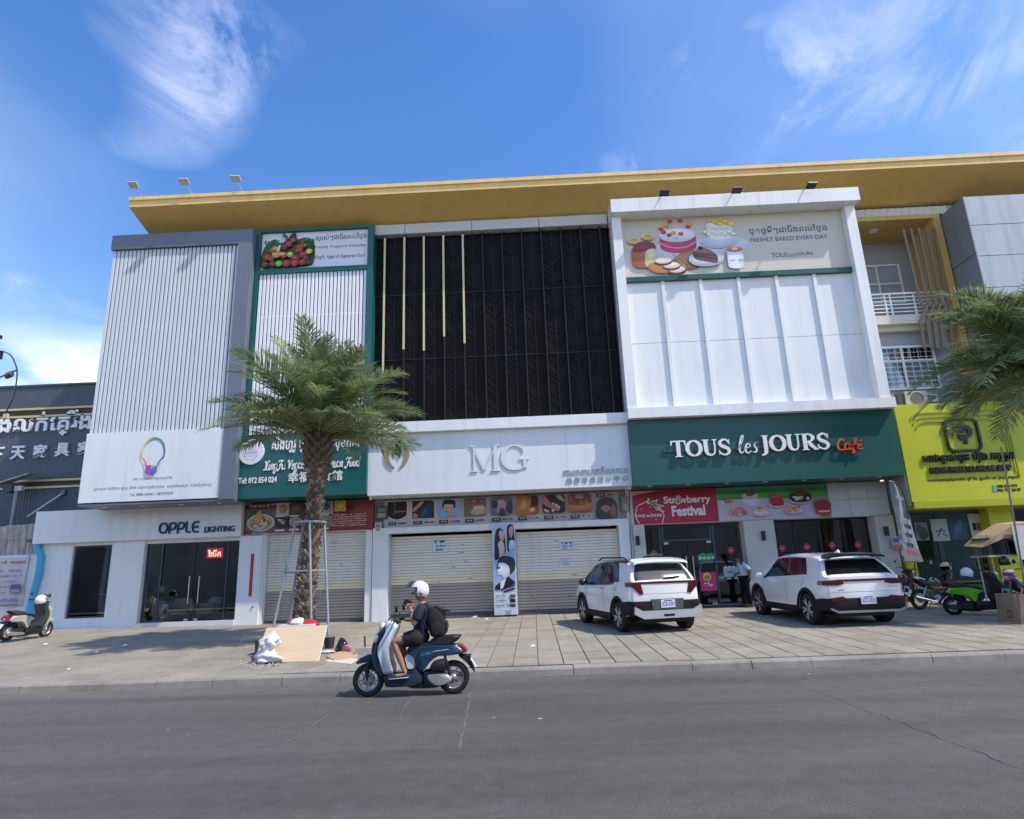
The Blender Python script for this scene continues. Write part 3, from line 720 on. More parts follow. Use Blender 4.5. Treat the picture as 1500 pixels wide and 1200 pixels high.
# the far side of the road, behind the camera
MB().add([(-60, -6.5, .12), (60, -6.5, .12), (60, -2.5, .12), (-60, -2.5, .12)], [(0, 1, 2, 3)]).build('far_pavement', CONC)['kind'] = 'structure'
oh = MB(); g = random.Random(2); x = -60
while x < 60:
    w_ = g.uniform(5, 9); h_ = g.uniform(6.5, 9.5); oh.box(x, x+w_-.02, -22, -13+g.uniform(-.6, .6), 0, h_, 0); x += w_
tag(oh.build('far_side_houses', mat('far_side_render', (.34, .33, .31), .85, nscale=.25, namt=.9)), kind='structure')
# ================================================================== vegetarian restaurant (second bay)
kf = thing('restaurant_shop', 'green-framed restaurant front with white vertical slats', 'shop', (-7.6, 22, .4))
KX0, KX1, KY = -9.74, -5.44, 21.2
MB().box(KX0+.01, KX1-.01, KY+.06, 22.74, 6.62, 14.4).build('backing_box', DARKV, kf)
MB().box(KX0, -9.60, KY-.12, KY+.059, 6.62, 14.47).build('frame_side', GREENK, kf)
MB().box(-5.60, KX1+.06, KY-.12, 21.9, 6.90, 14.47).build('frame_side', GREENK, kf)
MB().box(-9.60, -5.60, KY-.12, KY+.059, 14.36, 14.47).build('frame_head', GREENK, kf)
MB().box(-9.60, -5.60, KY-.12, KY+.059, 12.66, 12.84).build('frame_rail', GREENK, kf)
s2 = MB(); s2.prism([(-.050, 0), (-.050, -.045), (-.042, -.055), (.042, -.055), (.050, -.045), (.050, 0)], 6.66, 12.655, ax='z'); s2m = s2.mesh('slat', [mat('white_slat', (.80, .81, .84), .4, nscale=1, namt=.05, streak=.07)])
for i in range(29): inst('slat', s2m, kf, (-9.52+i*(3.84/28), KY-.002, 0))
for z in (11.0, 8.9): MB().box(-9.59, -5.61, KY+.004, KY+.03, z, z+.05).build('cross_rail', mat('white_slat', (.8, .81, .84)), kf)
# poster
po = thing('food_poster', 'vegetable poster in a green frame above white slats', 'poster', (-7.6, KY, 12.9))
MB().box(-9.59, -5.61, KY+.0, KY+.03, 12.845, 14.355).build('sheet', mat('poster_white', (.72, .74, .79), .4), po)
pr = Print(-9.57, 12.86, 3.94, 1.48, KY-.001)
pr.curve([(.01, .05), (.0, .45), (.05, .75), (.12, .85), (.16, .75), (.22, .78), (.27, .97), (.31, .98), (.33, .82), (.40, .86), (.47, .80), (.50, .6), (.50, .2), (.45, .06), (.25, .03)], '33561f')
gk = random.Random(5)
pr.blobs(.03, .5, .16, .8, 34, ['3f6f2a', '5c9440', '2a4f1c', '74a858'], .008, .022, 2, .5); pr.blobs(.33, .45, .49, .8, 34, ['3f6f2a', '5c9440', '2a4f1c', '24421c'], .008, .024, 3, .5)
pr.blobs(.2, .62, .34, .95, 14, ['20331a', '3a5a2a', '2d4a22'], .01, .03, 4, .8)
for (u, v, r, c) in ((.26, .66, .032, 'b32b22'), (.30, .76, .026, 'c23a2c'), (.22, .58, .03, '8e1f1e'), (.06, .32, .035, 'b0322a'), (.10, .28, .03, 'a82a26'), (.15, .40, .045, 'd99a30'), (.13, .52, .038, 'c9574a'), (.37, .5, .03, 'b8301f'), (.40, .35, .036, 'a8241f'),
        (.33, .25, .04, '9c1d24'), (.28, .36, .03, 'aeb83a'), (.22, .36, .034, 'c55a50'), (.46, .42, .03, 'd8b23c'), (.43, .25, .03, '5f2a34'), (.05, .12, .03, '8f1f1f'), (.12, .13, .03, '6a3a2a'), (.18, .12, .032, '86a83a'), (.25, .12, .036, 'b52a25'), (.33, .12, .036, 'b8282a'), (.40, .13, .032, 'a8201f'), (.46, .12, .025, '5a2a28')):
    pr.ell(u, v, r, c, .92); pr.ell(u-.2*r, v+.5*r, r*.35, tuple(min(1, x*1.6+.05) for x in hexc(c)), .7, 8)
for u in (.34, .355, .37, .385): pr.line([(u, .42), (u+.012, .55), (u+.03, .62)], .06, 'c03a2c')
pr.ell(.145, .53, .022, 'd98a80', .9); pr.ell(.21, .37, .02, 'e0a79a', .9); pr.line([(.165, .45), (.185, .62)], .09, 'd9d8cc')
pr.build('print', po)
tpx('lettering', 'ស្រស់ៗជាេរីងរាល់ៃថ្ង', 463, 349, 537, 345, KY-.003, .30, LTRB, po, .003, bold=.006)
tpx('lettering', 'Freshly Prepared Everyday', 461, 363, 536, 359, KY-.003, .15, LTRB, po, .003, bold=.012, spacing=1.25)
tpx('lettering', 'KingFu Vegan & Vegetarian Food', 461, 378, 535, 374, KY-.003, .19, LTRB, po, .003, shear=.35)
# green sign with raised letters
ks = thing('restaurant_sign', 'green sign box with raised white letters and round bowl emblem', 'sign', (-7.6, KY, 4.45))
MB().box(-9.95, KX1-.0, KY-.16, 22.2, 4.47, 6.60).build('box', GREENK, ks)
QY = KY-.20
tpx('lettering', 'ស៊ីងហ្វូ ម្ហូបបួសសុខភាព', 398, 655, 526, 644, QY, .58, LTRW, ks, .04, bold=.018)
tpx('lettering', 'Tel: 012 854 024', 349, 705, 405, 702, QY, .20, LTRW, ks, .03, bold=.02)
for i, ch in enumerate('幸福素食館'):
    a = at(429+i*16.2, 699.5-i*.8, QY); text('lettering', ch, a.x-.17, a.x+.17, a.z-.17, a.z+.17, QY, LTRW, ks, .04, bold=.02)
# script line drawn with strokes
def script(word):
    G = []; x = 0.0; wd = .15
    lib = {'i': ([[(.0, .3), (.12, .62), (.1, .1), (.22, 0), (.34, .12)]], .34), 'n': ([[(0, .35), (.12, .6), (.12, 0)], [(.12, .35), (.28, .62), (.4, .5), (.36, .08), (.5, .05)]], .52), 'g': ([[(.4, .55), (.2, .62), (.06, .35), (.18, .06), (.38, .2), (.42, .58), (.38, -.2), (.2, -.42), (.05, -.25), (.3, -.02), (.55, .15)]], .54),
           'u': ([[(0, .55), (.06, .1), (.2, .02), (.36, .2), (.4, .58), (.4, .1), (.54, .08)]], .55), 'e': ([[(0, .2), (.3, .4), (.24, .6), (.08, .42), (.1, .1), (.28, .0), (.45, .2)]], .45), 'a': ([[(.4, .5), (.2, .62), (.05, .3), (.16, .04), (.36, .2), (.42, .58), (.4, .08), (.54, .1)]], .55), 't': ([[(.15, 1.0), (.12, .2), (.24, 0), (.38, .14)], [(.0, .66), (.36, .7)]], .38), 'r': ([[(0, .3), (.1, .66), (.18, .56), (.34, .58), (.28, .1), (.42, .06)]], .42),
           'o': ([[(.24, .6), (.05, .38), (.14, .05), (.36, .14), (.38, .48), (.2, .6), (.5, .5)]], .5), 'd': ([[(.4, .5), (.2, .6), (.05, .3), (.16, .04), (.36, .2), (.48, 1.05), (.4, .1), (.54, .08)]], .55), '&': ([[(.5, .2), (.1, .85), (.3, 1.0), (.38, .8), (.05, .25), (.25, .0), (.5, .45)]], .6), ' ': ([], .3),
           'X': ([[(.05, .85), (.18, .95), (.3, .5), (.5, .0), (.7, .1)], [(.75, .9), (.6, .95), (.2, .05), (.0, .05)]], .72), 'F': ([[(.1, .8), (.3, 1.0), (.9, .95)], [(.6, .95), (.4, .1), (.15, -.15), (.0, .05)], [(.25, .5), (.7, .52)]], .75), 'V': ([[(.0, .8), (.15, 1.0), (.25, .6), (.3, .05), (.5, .6), (.75, 1.0)]], .72)}
    for ch in word:
        sts, adv = lib.get(ch, lib['n']); s = Strokes()
        for q in sts: s.st(q, wd if len(q) > 2 else wd*.8)
        G.append((s, x)); x += adv
    return G, x
gl, tot = script('XingFu Vegan & Vegetarian Food')
a, c = at(386, 684, QY), at(526, 673, QY); kk = (c.x-a.x)/tot
draw('lettering', gl, a.x, (a.z+c.z)/2-.17, .30, QY, .03, LTRW, ks, .12, kk/.30)
em = thing('round_emblem', 'white disc emblem with line drawn bowl on green sign', 'emblem', (-9.3, QY, 6))
a = at(368, 662, QY); rr = .44
m = MB(); m.lathe([(0, .05), (rr-.01, .05), (rr, .04), (rr, 0)], Matrix.Translation((a.x, KY-.16, a.z)) @ Matrix.Rotation(R(90), 4, 'X'), 40); m.build('disc', mat('emblem_white', (.76, .76, .82), .35), em)
pr = Print(a.x-rr, a.z-rr, 2*rr, 2*rr, KY-.213); LC = '8a8ea6'
pr.line([(.22, .45), (.25, .32), (.38, .2), (.5, .18), (.62, .2), (.75, .32), (.78, .45), (.22, .45)], .012, LC); pr.line([(.24, .34), (.76, .34)], .01, LC)
for (u, v, r_) in ((.5, .78, .06), (.36, .72, .04), (.62, .68, .05), (.42, .58, .05), (.56, .57, .04), (.68, .56, .03), (.3, .58, .03)):
    pr.line([(u+r_*math.cos(R(t)), v+r_*math.sin(R(t))) for t in range(0, 361, 40)], .01, LC)
for u in (.5, .55, .6): pr.line([(u, .86), (u+.02, .95)], .008, LC)
for u in np.arange(.28, .75, .07): pr.line([(u, .46), (u+.02, .52), (u+.05, .46)], .012, LC)
pr.build('print', em)
# ground floor
MB().box(-9.28, -9.2, 22.2, 22.62, .25, 3.36).build('door_jamb', WPAINT, kf)
MB().box(-5.72, -5.50, 22.2, 22.62, .25, 3.36).build('door_jamb', WPAINT, kf)
MB().box(-9.98, -5.50, 22.32, 22.66, 3.36, 4.44).build('header_wall', WPAINT, kf)
SHT = mat('shutter_beige', (.78, .73, .65), .55, nscale=6, namt=.16, streak=.22, sc3=(.06, 1, 1.6)); SHC = mat('shutter_cream', (.80, .73, .53), .55, nscale=6, namt=.14, streak=.15, sc3=(.06, 1, 1.6)); SHB = mat('shutter_brown', (.42, .37, .315), .55, nscale=6, namt=.18, streak=.2, sc3=(.06, 1, 1.6))
def shutter(name, x0, x1, z0, z1, Y, label, zc=(1.42, 1.70)):
    t = thing(name, label, 'shutter', ((x0+x1)/2, Y, z0), 0, 'roller shutters')
    m = MB(); p = .096; k = int((z1-z0-.1)/p); g = random.Random(int(x0*10)); xs = [x0+(x1-x0)*i/8 for i in range(9)]
    rows = []; mts = []
    z = z0+.10
    for i in range(k):
        mi = 0 if z > zc[1] else (1 if z > zc[0] else 2)
        for dy, dz in ((.030, 0.0), (-.006, .010), (-.014, .042), (-.008, .076), (.030, .087)):
            rows.append([(x, Y+dy+g.uniform(-.0025, .0025), z+dz) for x in xs]); mts.append(mi)
        z += p
    vs = [v for r_ in rows for v in r_]; kk_ = len(xs); m.v.extend(vs)
    for j in range(len(rows)-1):
        for i in range(kk_-1):
            m.f.append([j*kk_+i, j*kk_+i+1, (j+1)*kk_+i+1, (j+1)*kk_+i]); m.m.append(mts[j]); m.sm.append(False); m.c.append(None)
    tag(m.build('curtain', [SHT, SHC, SHB], t, fixn=False), kind='stuff')
    MB().box(x0, x1, Y-.03, Y+.03, z0, z0+.095).build('bottom_rail', mat('bottom_rail_grey', (.10, .105, .115), .5), t)
    for xx in (x0-.03, x1-.02): MB().box(xx, xx+.05, Y-.035, Y+.03, z0, z1).build('guide_rail', mat('guide_rail', (.42, .42, .42), .5), t)
    DM = mat('shutter_dent', (.05, .045, .04), .8)
    for i in range(6):
        xx = g.uniform(x0+.3, x1-.5); zz = z0+.1+p*g.randint(4, k-3); MB().box(xx, xx+g.uniform(.06, .2), Y-.0165, Y-.012, zz+.03, zz+.048).build('scrape', DM, t)
    return t
shutter('roller_shutter', -9.2, -5.72, .38, 3.36, 22.48, 'closed beige roller shutter behind the propped palm trunk')
# menu banner
mb_ = thing('menu_banner', 'red menu banner with noodle dishes behind the palm trunk', 'banner', (-7.8, 22.2, 3.4))
MB().box(-10.0, -5.48, 22.26, 22.30, 3.40, 4.42).build('sheet', mat('banner_red', (.30, .035, .04), .45), mb_)
pr = Print(-10.0, 3.4, 4.52, 1.02, 22.258)
def dish(u, v, r, bg_, rim, food, seed, asp=.62):
    pr.ell(u, v, r, rim, asp, 22); pr.ell(u, v+.01, r*.86, bg_, asp, 22); g = random.Random(seed)
    for i in range(26):
        a_ = g.uniform(0, 6.3); q = g.uniform(0, .72)*r; pr.ell(u+q*math.cos(a_), v+q*asp*math.sin(a_)*pr.w/pr.h, g.uniform(.10, .24)*r, g.choice(food), g.uniform(.3, .9), 8, g.uniform(0, 3))
pr.rect(.01, .12, .235, .83, '5c6b60'); pr.rect(.01, .55, .235, .83, '6b6a62'); pr.curve([(.02, .55), (.06, .78), (.1, .72), (.09, .5)], '3d5a34')
pr.rect(.0, .85, .2, .98, '6f1218')
dish(.125, .36, .108, 'b9a488', 'd2d0ca', ['c8a87a', 'a04a2a', 'd8c9a4', '7a5a3a', 'b84a34', 'd9d0b8'], 1)
pr.curve([(.095, .35), (.09, .6), (.1, .74), (.13, .75), (.135, .55), (.13, .33)], 'c89a3c')
for i in range(5): pr.line([(.1+i*.007, .34), (.098+i*.007, .72)], .012, 'e0b95c')
for i, ch in enumerate('阳春捞炒类'): text('lettering', ch, -10+.14+i*.15, -10+.26+i*.15, 4.30, 4.40, 22.252, LTRW, mb_, .003)
tpx('lettering', 'មីឆាបន្ែល', 369, 782, 391, 781, 22.252, .11, LTRW, mb_, .003)
for (u0, v0, u1, v1, bg_) in ((.245, .56, .345, 1.0, 'c6bfae'), (.245, .14, .345, .5, '3a3a38'), (.355, .56, .47, 1.0, '4a4440'), (.355, .14, .47, .5, '57504a'), (.59, .56, .69, 1.0, 'b4b8ba'), (.59, .14, .69, .5, 'a8a294'), (.48, .14, .58, 1.0, '6a5a4a')):
    pr.rect(u0, v0, u1, v1, bg_)
dish(.30, .80, .036, 'a87c34', 'd0c8b4', ['c98f2e', 'd9a84a', 'a8642a'], 2, 1.1); dish(.295, .36, .046, '2c2c2a', '1a1a1a', ['c9c8b4', '9a3a2a', '7e9a4a', 'd8d4c0'], 3, .8); dish(.41, .8, .044, '7a3a2a', '4a4a48', ['8a3f2a', 'a5583a'], 4, .7); dish(.41, .34, .048, 'a08a50', 'd0ccc0', ['b59a4a', '8a7a4a'], 5, .7)
dish(.64, .8, .042, '2c4450', 'c8ccd0', ['2a4a5a', '3a5a3a', '1c2c34'], 6, .8); dish(.64, .34, .046, '8a8a4a', 'a8a294', ['9aa04a', '7a8a3a', 'a8a058'], 7, .8)
for u in (.26, .37, .6): pr.rect(u, .03, u+.075, .10, 'd0c8c4'); pr.rect(u+.0, .505, u+.07, .55, 'd0c8c4')
pr.rect(.715, .62, .80, .98, 'd0a52a')
pr.line([(.757+.033*math.cos(R(t)), .80+.148*math.sin(R(t))) for t in range(0, 361, 20)], .018, '8a2418')
for i in range(6): pr.scribble(.70+.012*(i % 2), .48-i*.075, .26, .045, 'cfa6a2', 20+i)
pr.scribble(.245, .90, .1, .04, 'd8d0c8', 40)
tag(pr.build('print', mb_), kind='stuff')
a = at(514.5, 742.5, 22.25); text('lettering', '斎', a.x-.13, a.x+.13, a.z-.13, a.z+.13, 22.24, mat('brown_ink', (.24, .03, .02)), mb_, .003, bold=.02)

# ================================================================== hair salon (third bay)
mg = thing('salon_shop', 'salon front with black herringbone screen and white portal', 'shop', (-1.0, 22, .4))
MB().box(-5.37, 3.26, 21.62, 22.74, 6.86, 14.13).build('screen_backing', BLKG, mg)
FX0, FP = -5.03, .7275
FM = mat('black_fin', (.018, .018, .019), .45, spec=.3); GF = mat('pale_gold_fin', (.66, .56, .30), .35, metal=.25)
gold_end = [8.55, 9.61, 9.52, 10.03, 9.73]
for i in range(12):
    x = FX0+i*FP
    f = MB().box(x-.022, x+.022, 21.40, 21.62, 6.88, 14.12).build('fin', FM, mg)
    if i < 5: MB().box(x-.035, x+.035, 21.375, 21.398, gold_end[i], 14.05).build('gold_strip', GF, f)
CH = mat('herringbone_slat', (.013, .0105, .0095), .5, spec=.25, nscale=3, namt=.5); CH2 = mat('herringbone_board', (.008, .0066, .006), .55, spec=.2, nscale=3, namt=.4)
for i in range(-1, 12):
    x0 = max(FX0+i*FP+.023, -5.36); x1 = min(FX0+(i+1)*FP-.023, 3.25); xm = FX0+(i+.5)*FP
    if x1-x0 < .1: continue
    m = MB(); g = random.Random(i+50)
    m.box(xm-.016, xm+.016, 21.52, 21.6, 6.9, 14.1) if x0 < xm < x1 else None
    z = 6.75
    while z < 14.35:
        big = g.random() < .45; th = .030 if not big else .055; yf = 21.555 if not big else 21.575
        for (xa, xb, s_) in ((x0, min(xm-.018, x1), -1), (max(xm+.018, x0), x1, 1)):
            if xb-xa < .03: continue
            za = z+(.32*(xm-xa)/(FP/2) if s_ < 0 else .32*(xa-xm)/(FP/2)); zb = z+(.32*(xm-xb)/(FP/2) if s_ < 0 else .32*(xb-xm)/(FP/2))
            q = [(xa, za), (xb, zb), (xb, zb+th), (xa, za+th)]
            q = [(x_, min(max(z_, 6.9), 14.1)) for x_, z_ in q]
            if max(p_[1] for p_ in q)-min(p_[1] for p_ in q) < .02: continue
            m.prism(q, yf, 21.61, 0 if not big else 1)
        z += th+.020
    tag(m.build('herringbone_panel', [CH, CH2], mg, fixn=True), kind='stuff')
for z in (11.75, 9.25): MB().box(-5.36, 3.25, 21.53, 21.60, z, z+.035).build('joint_rail', FM, mg)
MB().box(-5.44, 3.34, 21.0, 22.2, 6.50, 6.86).build('ledge', WTRIM, mg)
# sign
ms = thing('salon_sign', 'white sign box with raised MG letters and crescent emblem', 'sign', (-1, YF, 4.4))
MB().box(-5.438, 3.36, YF, 22.2, 4.42, 6.498).build('box', mat('white_sign_panel', (.74, .77, .81), .4, nscale=.6, namt=.05, streak=.10), ms)
for xx in (-3.2, -.95, 1.25): MB().box(xx-.004, xx+.004, YF-.003, YF+.002, 4.43, 6.49).build('panel_joint', mat('joint_grey', (.50, .53, .57), .6), ms)
LW = mat('raised_white', (.70, .71, .73), .35); PLM = mat('letter_grey_edge', (.36, .36, .40), .4)
def serifM():
    s = Strokes(); s.st([(.12, .04), (.12, .96)], .07, False).st([(.12, .93), (.50, .06)], [.12, .12], False).st([(.50, .06), (.90, .93)], [.06, .06], False).st([(.90, .04), (.90, .96)], .14, False)
    for x, w_ in ((.12, .26), (.90, .34)): s.pg([(x-w_/2, 0), (x+w_/2, 0), (x+w_/2, .045), (x-w_/2, .045)])
    s.pg([(-.02, .955), (.2, .955), (.2, 1.0), (-.02, 1.0)]).pg([(.84, .955), (1.06, .955), (1.06, 1.0), (.84, 1.0)]); return s
def serifG():
    s = Strokes(); pts = []; ws = []
    for a_ in range(48, 318, 15):
        pts.append((.5+.44*math.cos(R(a_)), .5+.47*math.sin(R(a_)))); k = abs(math.cos(R(a_))); ws.append(.05+.11*k)
    s.st(pts, ws, False).st([(.86, .08), (.86, .42)], .13, False).pg([(.66, .40), (1.02, .40), (1.02, .445), (.66, .445)]).st([(.80, .68), (.80, .96)], .05, False); return s
a, c = at(690, 692, YF), at(776, 689, YF); hM = Z(730, 653, YF)-Z(730, 691, YF)
for dy, mm, e in ((.055, LW, 0), (.02, PLM, .014)):
    draw('lettering', [(serifM(), 0), (serifG(), 1.1)], a.x-e, a.z-e*.8, hM, YF-dy*.7, .022, mm, ms, 0, (c.x-a.x)/2.12/hM, True)
tpx('lettering', 'ការរចនាេសាភ័ណភាព', 826, 691, 919, 687, YF-.03, .26, mat('letter_steel', (.40, .40, .42), .4), ms, .03, bold=.008)
for i, ch in enumerate('美容形象设计中心'):
    p = at(834+i*11.6, 704-i*.55, YF-.03); text('lettering', ch, p.x-.10, p.x+.10, p.z-.095, p.z+.095, YF-.03, MATS['letter_steel'], ms, .028, bold=.01, shear=.1)
# crescent emblem
ce = at(582, 663, YF); GM = mat('emblem_gold', (.50, .38, .17), .35, metal=.4)
def cres(flip):
    o = []
    for a_ in range(-70, 71, 14): o.append((.42*math.cos(R(a_)), .48*math.sin(R(a_))))
    for a_ in range(70, -71, -14): o.append((.42*math.cos(R(a_))*.72-.02, .48*math.sin(R(a_))*1.0))
    return [((-x if flip else x)+ce.x, z+ce.z-.06) for x, z in o]
m = MB(); m.prism(cres(False), YF-.05, YF-.002); m.prism([(x, z-.001) for x, z in cres(True)], YF-.051, YF-.002); m.build('crescent_emblem', GM, ms)
m = MB(); m.prism([(ce.x+x, ce.z+z) for x, z in ((.02, .42), (-.06, .30), (-.05, .16), (-.12, .05), (-.08, .0), (-.08, -.06), (-.03, -.10), (.05, -.08), (.10, -.2), (.16, .0), (.12, .2), (.14, .36))], YF-.052, YF-.002); m.build('face_silhouette', BLK, ms)
# white portal, shutters, header strip
MB().box(-5.47, -4.95, 22.16, 22.64, .22, 3.42).build('pier', WPAINT, mg)
MB().box(2.94, 3.26, 22.16, 22.64, .22, 3.42).build('pier', WPAINT, mg)
MB().box(-4.95, 2.94, 22.16, 22.64, 3.22, 3.42).build('lintel', WPAINT, mg)
MB().box(-5.47, 3.30, 22.34, 22.66, 3.42, 4.44).build('header_wall', mat('dull_header', (.35, .34, .33), .7), mg)
MB().box(-4.95, 2.94, 22.30, 22.64, .20, .44).build('threshold', mat('threshold_grey', (.10, .105, .12), .6, nscale=3, namt=.2), mg)
MB().box(-1.36, -.60, 22.42, 22.6, .44, 3.22).build('mullion', WPAINT, mg)
shutter('roller_shutter', -4.92, -1.38, .44, 3.22, 22.52, 'closed beige roller shutter behind the scooter rider'); shutter('roller_shutter', -.58, 2.92, .44, 3.22, 22.52, 'closed beige roller shutter left of the bakery with two notices', (1.42, 1.70))
MB().box(3.27, 3.40, 22.3, 22.6, .25, 4.44).build('cable_recess', WPAINT, mg)
# service photo strip
ss = thing('service_strip', 'strip of nine beauty service pictures above the salon shutters', 'banner', (-1, 22.2, 3.43))
MB().box(-5.12, 3.0, 22.27, 22.31, 3.43, 4.36).build('sheet', mat('strip_grey', (.52, .47, .46), .45), ss)
SW = 8.12; pr = Print(-5.12, 3.43, SW, .93, 22.268)
def mapu(px, py): return ((X(px, py, 22.27)+5.12)/SW, (Z(px, py, 22.27)-3.43)/.93)
cells_ = [(568, 596, '1a1614'), (604, 636, '20242c'), (642, 674, '88a8d8'), (680, 712, '7a6a5c'), (719, 751, '6a6678'), (757, 789, '8a4420'), (795, 828, '1c1c26'), (833, 867, '7a3a20'), (873, 904, '4a4040')]
for i, (a_, b_, bg_) in enumerate(cells_):
    u0 = mapu(a_, 750)[0]; u1 = mapu(b_, 750)[0]
    v0, v1 = (.30, .95) if i < 8 else (.05, .80)
    if i == 0: pr.poly([(u0, v1), (u0, .55), (u0+.003, .42), ((u0*3+u1)/4, .33), ((u0+u1)/2, .29), ((u0+3*u1)/4, .33), (u1-.003, .42), (u1, .55), (u1, v1)], bg_)
    elif i == 8: pr.poly([(u0, v0), (u1, v0), (u1, .5), (u1-.004, .64), ((u0+3*u1)/4, .76), ((u0+u1)/2, .80), ((3*u0+u1)/4, .76), (u0+.004, .64), (u0, .5)], bg_)
    else: pr.rrect(u0, v0, u1, v1, .09, bg_, (1, 1, 1, 1) if i not in (1,) else (1, 0, 0, 0))
    W_ = u1-u0; uu = lambda k: u0+k*W_; vv = lambda k: v0+k*(v1-v0)
    P_ = lambda q, c_: pr.curve([(uu(a1), vv(b1)) for a1, b1 in q], c_)
    if i == 0: P_([(.3, .95), (.38, .9), (.42, .5), (.95, .48), (.95, .4), (.4, .36), (.1, .15), (.35, .45)], '8a5e48')
    if i == 1: P_([(.0, .5), (.4, .95), (.5, .85), (.1, .4)], 'b88a74'); P_([(.35, .1), (.5, .65), (.95, .9), (.98, .3), (.8, .05)], '16304a'); [pr.line([(uu(.4+k*.1), vv(.1)), (uu(.5+k*.09), vv(.55))], .03, c_) for k, c_ in enumerate(('2a5a86', '3a74a4', '23507a', '1c3c5c'))]; P_([(.02, .04), (.08, .3), (.25, .2), (.22, .04)], 'a87a5a')
    if i == 2: P_([(.2, .7), (.28, .95), (.55, 1.0), (.78, .9), (.8, .6), (.7, .5), (.25, .5)], '191619'); P_([(.28, .7), (.27, .4), (.45, .2), (.62, .3), (.7, .6), (.62, .78)], 'c79c8e'); P_([(.45, .22), (.46, .03), (.8, .02), (.66, .15), (.64, .32)], 'bd9184'); P_([(.3, .75), (.5, .85), (.72, .7), (.6, .72)], '191619'); [pr.ell(uu(k), vv(.52), .0035, '2a2022', .5, 8) for k in (.37, .55)]; pr.ell(uu(.43), vv(.30), .0035, 'a8505a', .5, 8)
    if i == 3: pr.rect(uu(0), vv(.68), uu(1), vv(1), '7a4a4a'); pr.rect(uu(0), vv(0), uu(.32), vv(.68), '6c6654'); P_([(.3, .2), (.5, .5), (.8, .6), (.98, .4), (.95, .15), (.6, .05)], 'c79a84'); [P_([(.45+k*.12, .5), (.5+k*.12, .58), (.58+k*.12, .4), (.5+k*.12, .3)], 'd8b4a4') for k in range(4)]; [pr.ell(uu(.12+k*.17), vv(.84), .005, c_, .8, 8) for k, c_ in enumerate(('c88a80', 'a04a50', 'd0a09a', '903a40', 'c07a74'))]
    if i == 4: P_([(.05, .5), (.1, .85), (.3, .7), (.25, .4)], '2c2834'); P_([(.3, .1), (.38, .7), (.55, .9), (.72, .7), (.8, .1)], 'a8888a'); pr.rect(uu(.36), vv(.6), uu(.62), vv(.85), 'b8aaa8'); P_([(.7, .2), (.75, .6), (.98, .75), (.98, .1)], '2c2c48'); P_([(.38, 0), (.45, .35), (.6, .35), (.68, 0)], '402c34')
    if i == 5: P_([(.0, .0), (.05, .9), (.5, .98), (.7, .7), (.6, .35), (.9, .1)], 'b06a34'); P_([(.1, .3), (.3, .8), (.45, .7), (.5, .4), (.3, .2)], 'c98850'); P_([(.7, .45), (.72, .95), (.98, .95), (.98, .5)], '2c1410'); P_([(.55, .2), (.75, .35), (.85, .2), (.7, .08)], 'd8a874')
    if i == 6: P_([(.0, .9), (.05, .5), (.5, .15), (.7, .1), (.75, .3), (.4, .5), (.15, .95)], 'a87060'); [pr.ell(uu(a1), vv(b1), .006, 'd4b0a4', 1, 10) for a1, b1 in ((.48, .5), (.62, .42), (.72, .3), (.12, .15), (.22, .08), (.45, .12))]; P_([(.6, .95), (.85, .95), (.98, .6), (.75, .75)], 'b09a78')
    if i == 7: P_([(.0, .05), (.02, .45), (.5, .38), (.98, .48), (.98, .1), (.5, .02)], 'b0683a'); P_([(.02, .95), (.05, .45), (.4, .4), (.2, .7), (.15, .95)], '8e4a2c'); pr.rect(uu(.3), vv(.75), uu(.65), vv(.98), 'a87a70'); [pr.line([(uu(a1)+.006*math.cos(R(t)), vv(.52)+.05*math.sin(R(t))) for t in range(0, 361, 45)], .012, 'c8b090') for a1 in (.55, .78)]
    if i == 8: P_([(.02, .02), (.0, .4), (.3, .45), (.65, .3), (.7, .02)], '2e2c30'); P_([(.1, .5), (.3, .9), (.7, .95), (.9, .6), (.6, .35), (.3, .4)], '352a28'); P_([(.2, .5), (.5, .6), (.68, .45), (.5, .25), (.3, .35)], '9a7668'); P_([(.62, .1), (.7, .5), (.85, .6), (.95, .1)], '8a5a4c')
    vv0 = .12 if i < 8 else .86
    pr.rect(uu(.05), vv0-.04, uu(.45), vv0+.08, '141014'); pr.rect(uu(.13), vv0-.005, uu(.24), vv0+.05, 'a8a0a0'); pr.rect(uu(.27), vv0-.005, uu(.38), vv0+.05, 'a8a0a0')
    pr.scribble(uu(.55), vv0-.01, W_*.45, .07, '3a3032', 60+i)
pr.build('print', ss)
# tall poster box between the shutters
tp = thing('poster_box', 'tall pale lightbox with hairstyle models between the salon shutters', 'poster', (-1, 22.0, .4))
MB().box(-1.36, -.60, 21.98, 22.415, .44, 3.42).build('box', WTRIM, tp)
MB().box(-1.30, -.66, 22.05, 22.41, .36, .439).build('base', BLK, tp)
pr = Print(-1.34, .46, .72, 2.94, 21.978)
pr.rect(0, 0, 1, 1, 'b9c4d8'); pr.rect(0, 0, 1, .235, 'c9d2e2')
pr.poly([(0, .62), (1, .72), (1, 1), (0, 1)], 'b4bfd6'); pr.poly([(0, .30), (1, .30), (1, .72), (0, .60)], '93a9cf')
pr.curve([(.66, .70), (.66, .9), (.7, .97), (.82, .99), (.95, .97), (1.0, .88), (1, .78), (.8, .76), (.76, .69)], '1d1719'); pr.curve([(.78, .95), (.76, .87), (.86, .83), (.95, .88), (.94, .96)], 'b58f88'); pr.curve([(.74, .70), (.78, .80), (.99, .80), (.99, .72)], 'b8c0d0')
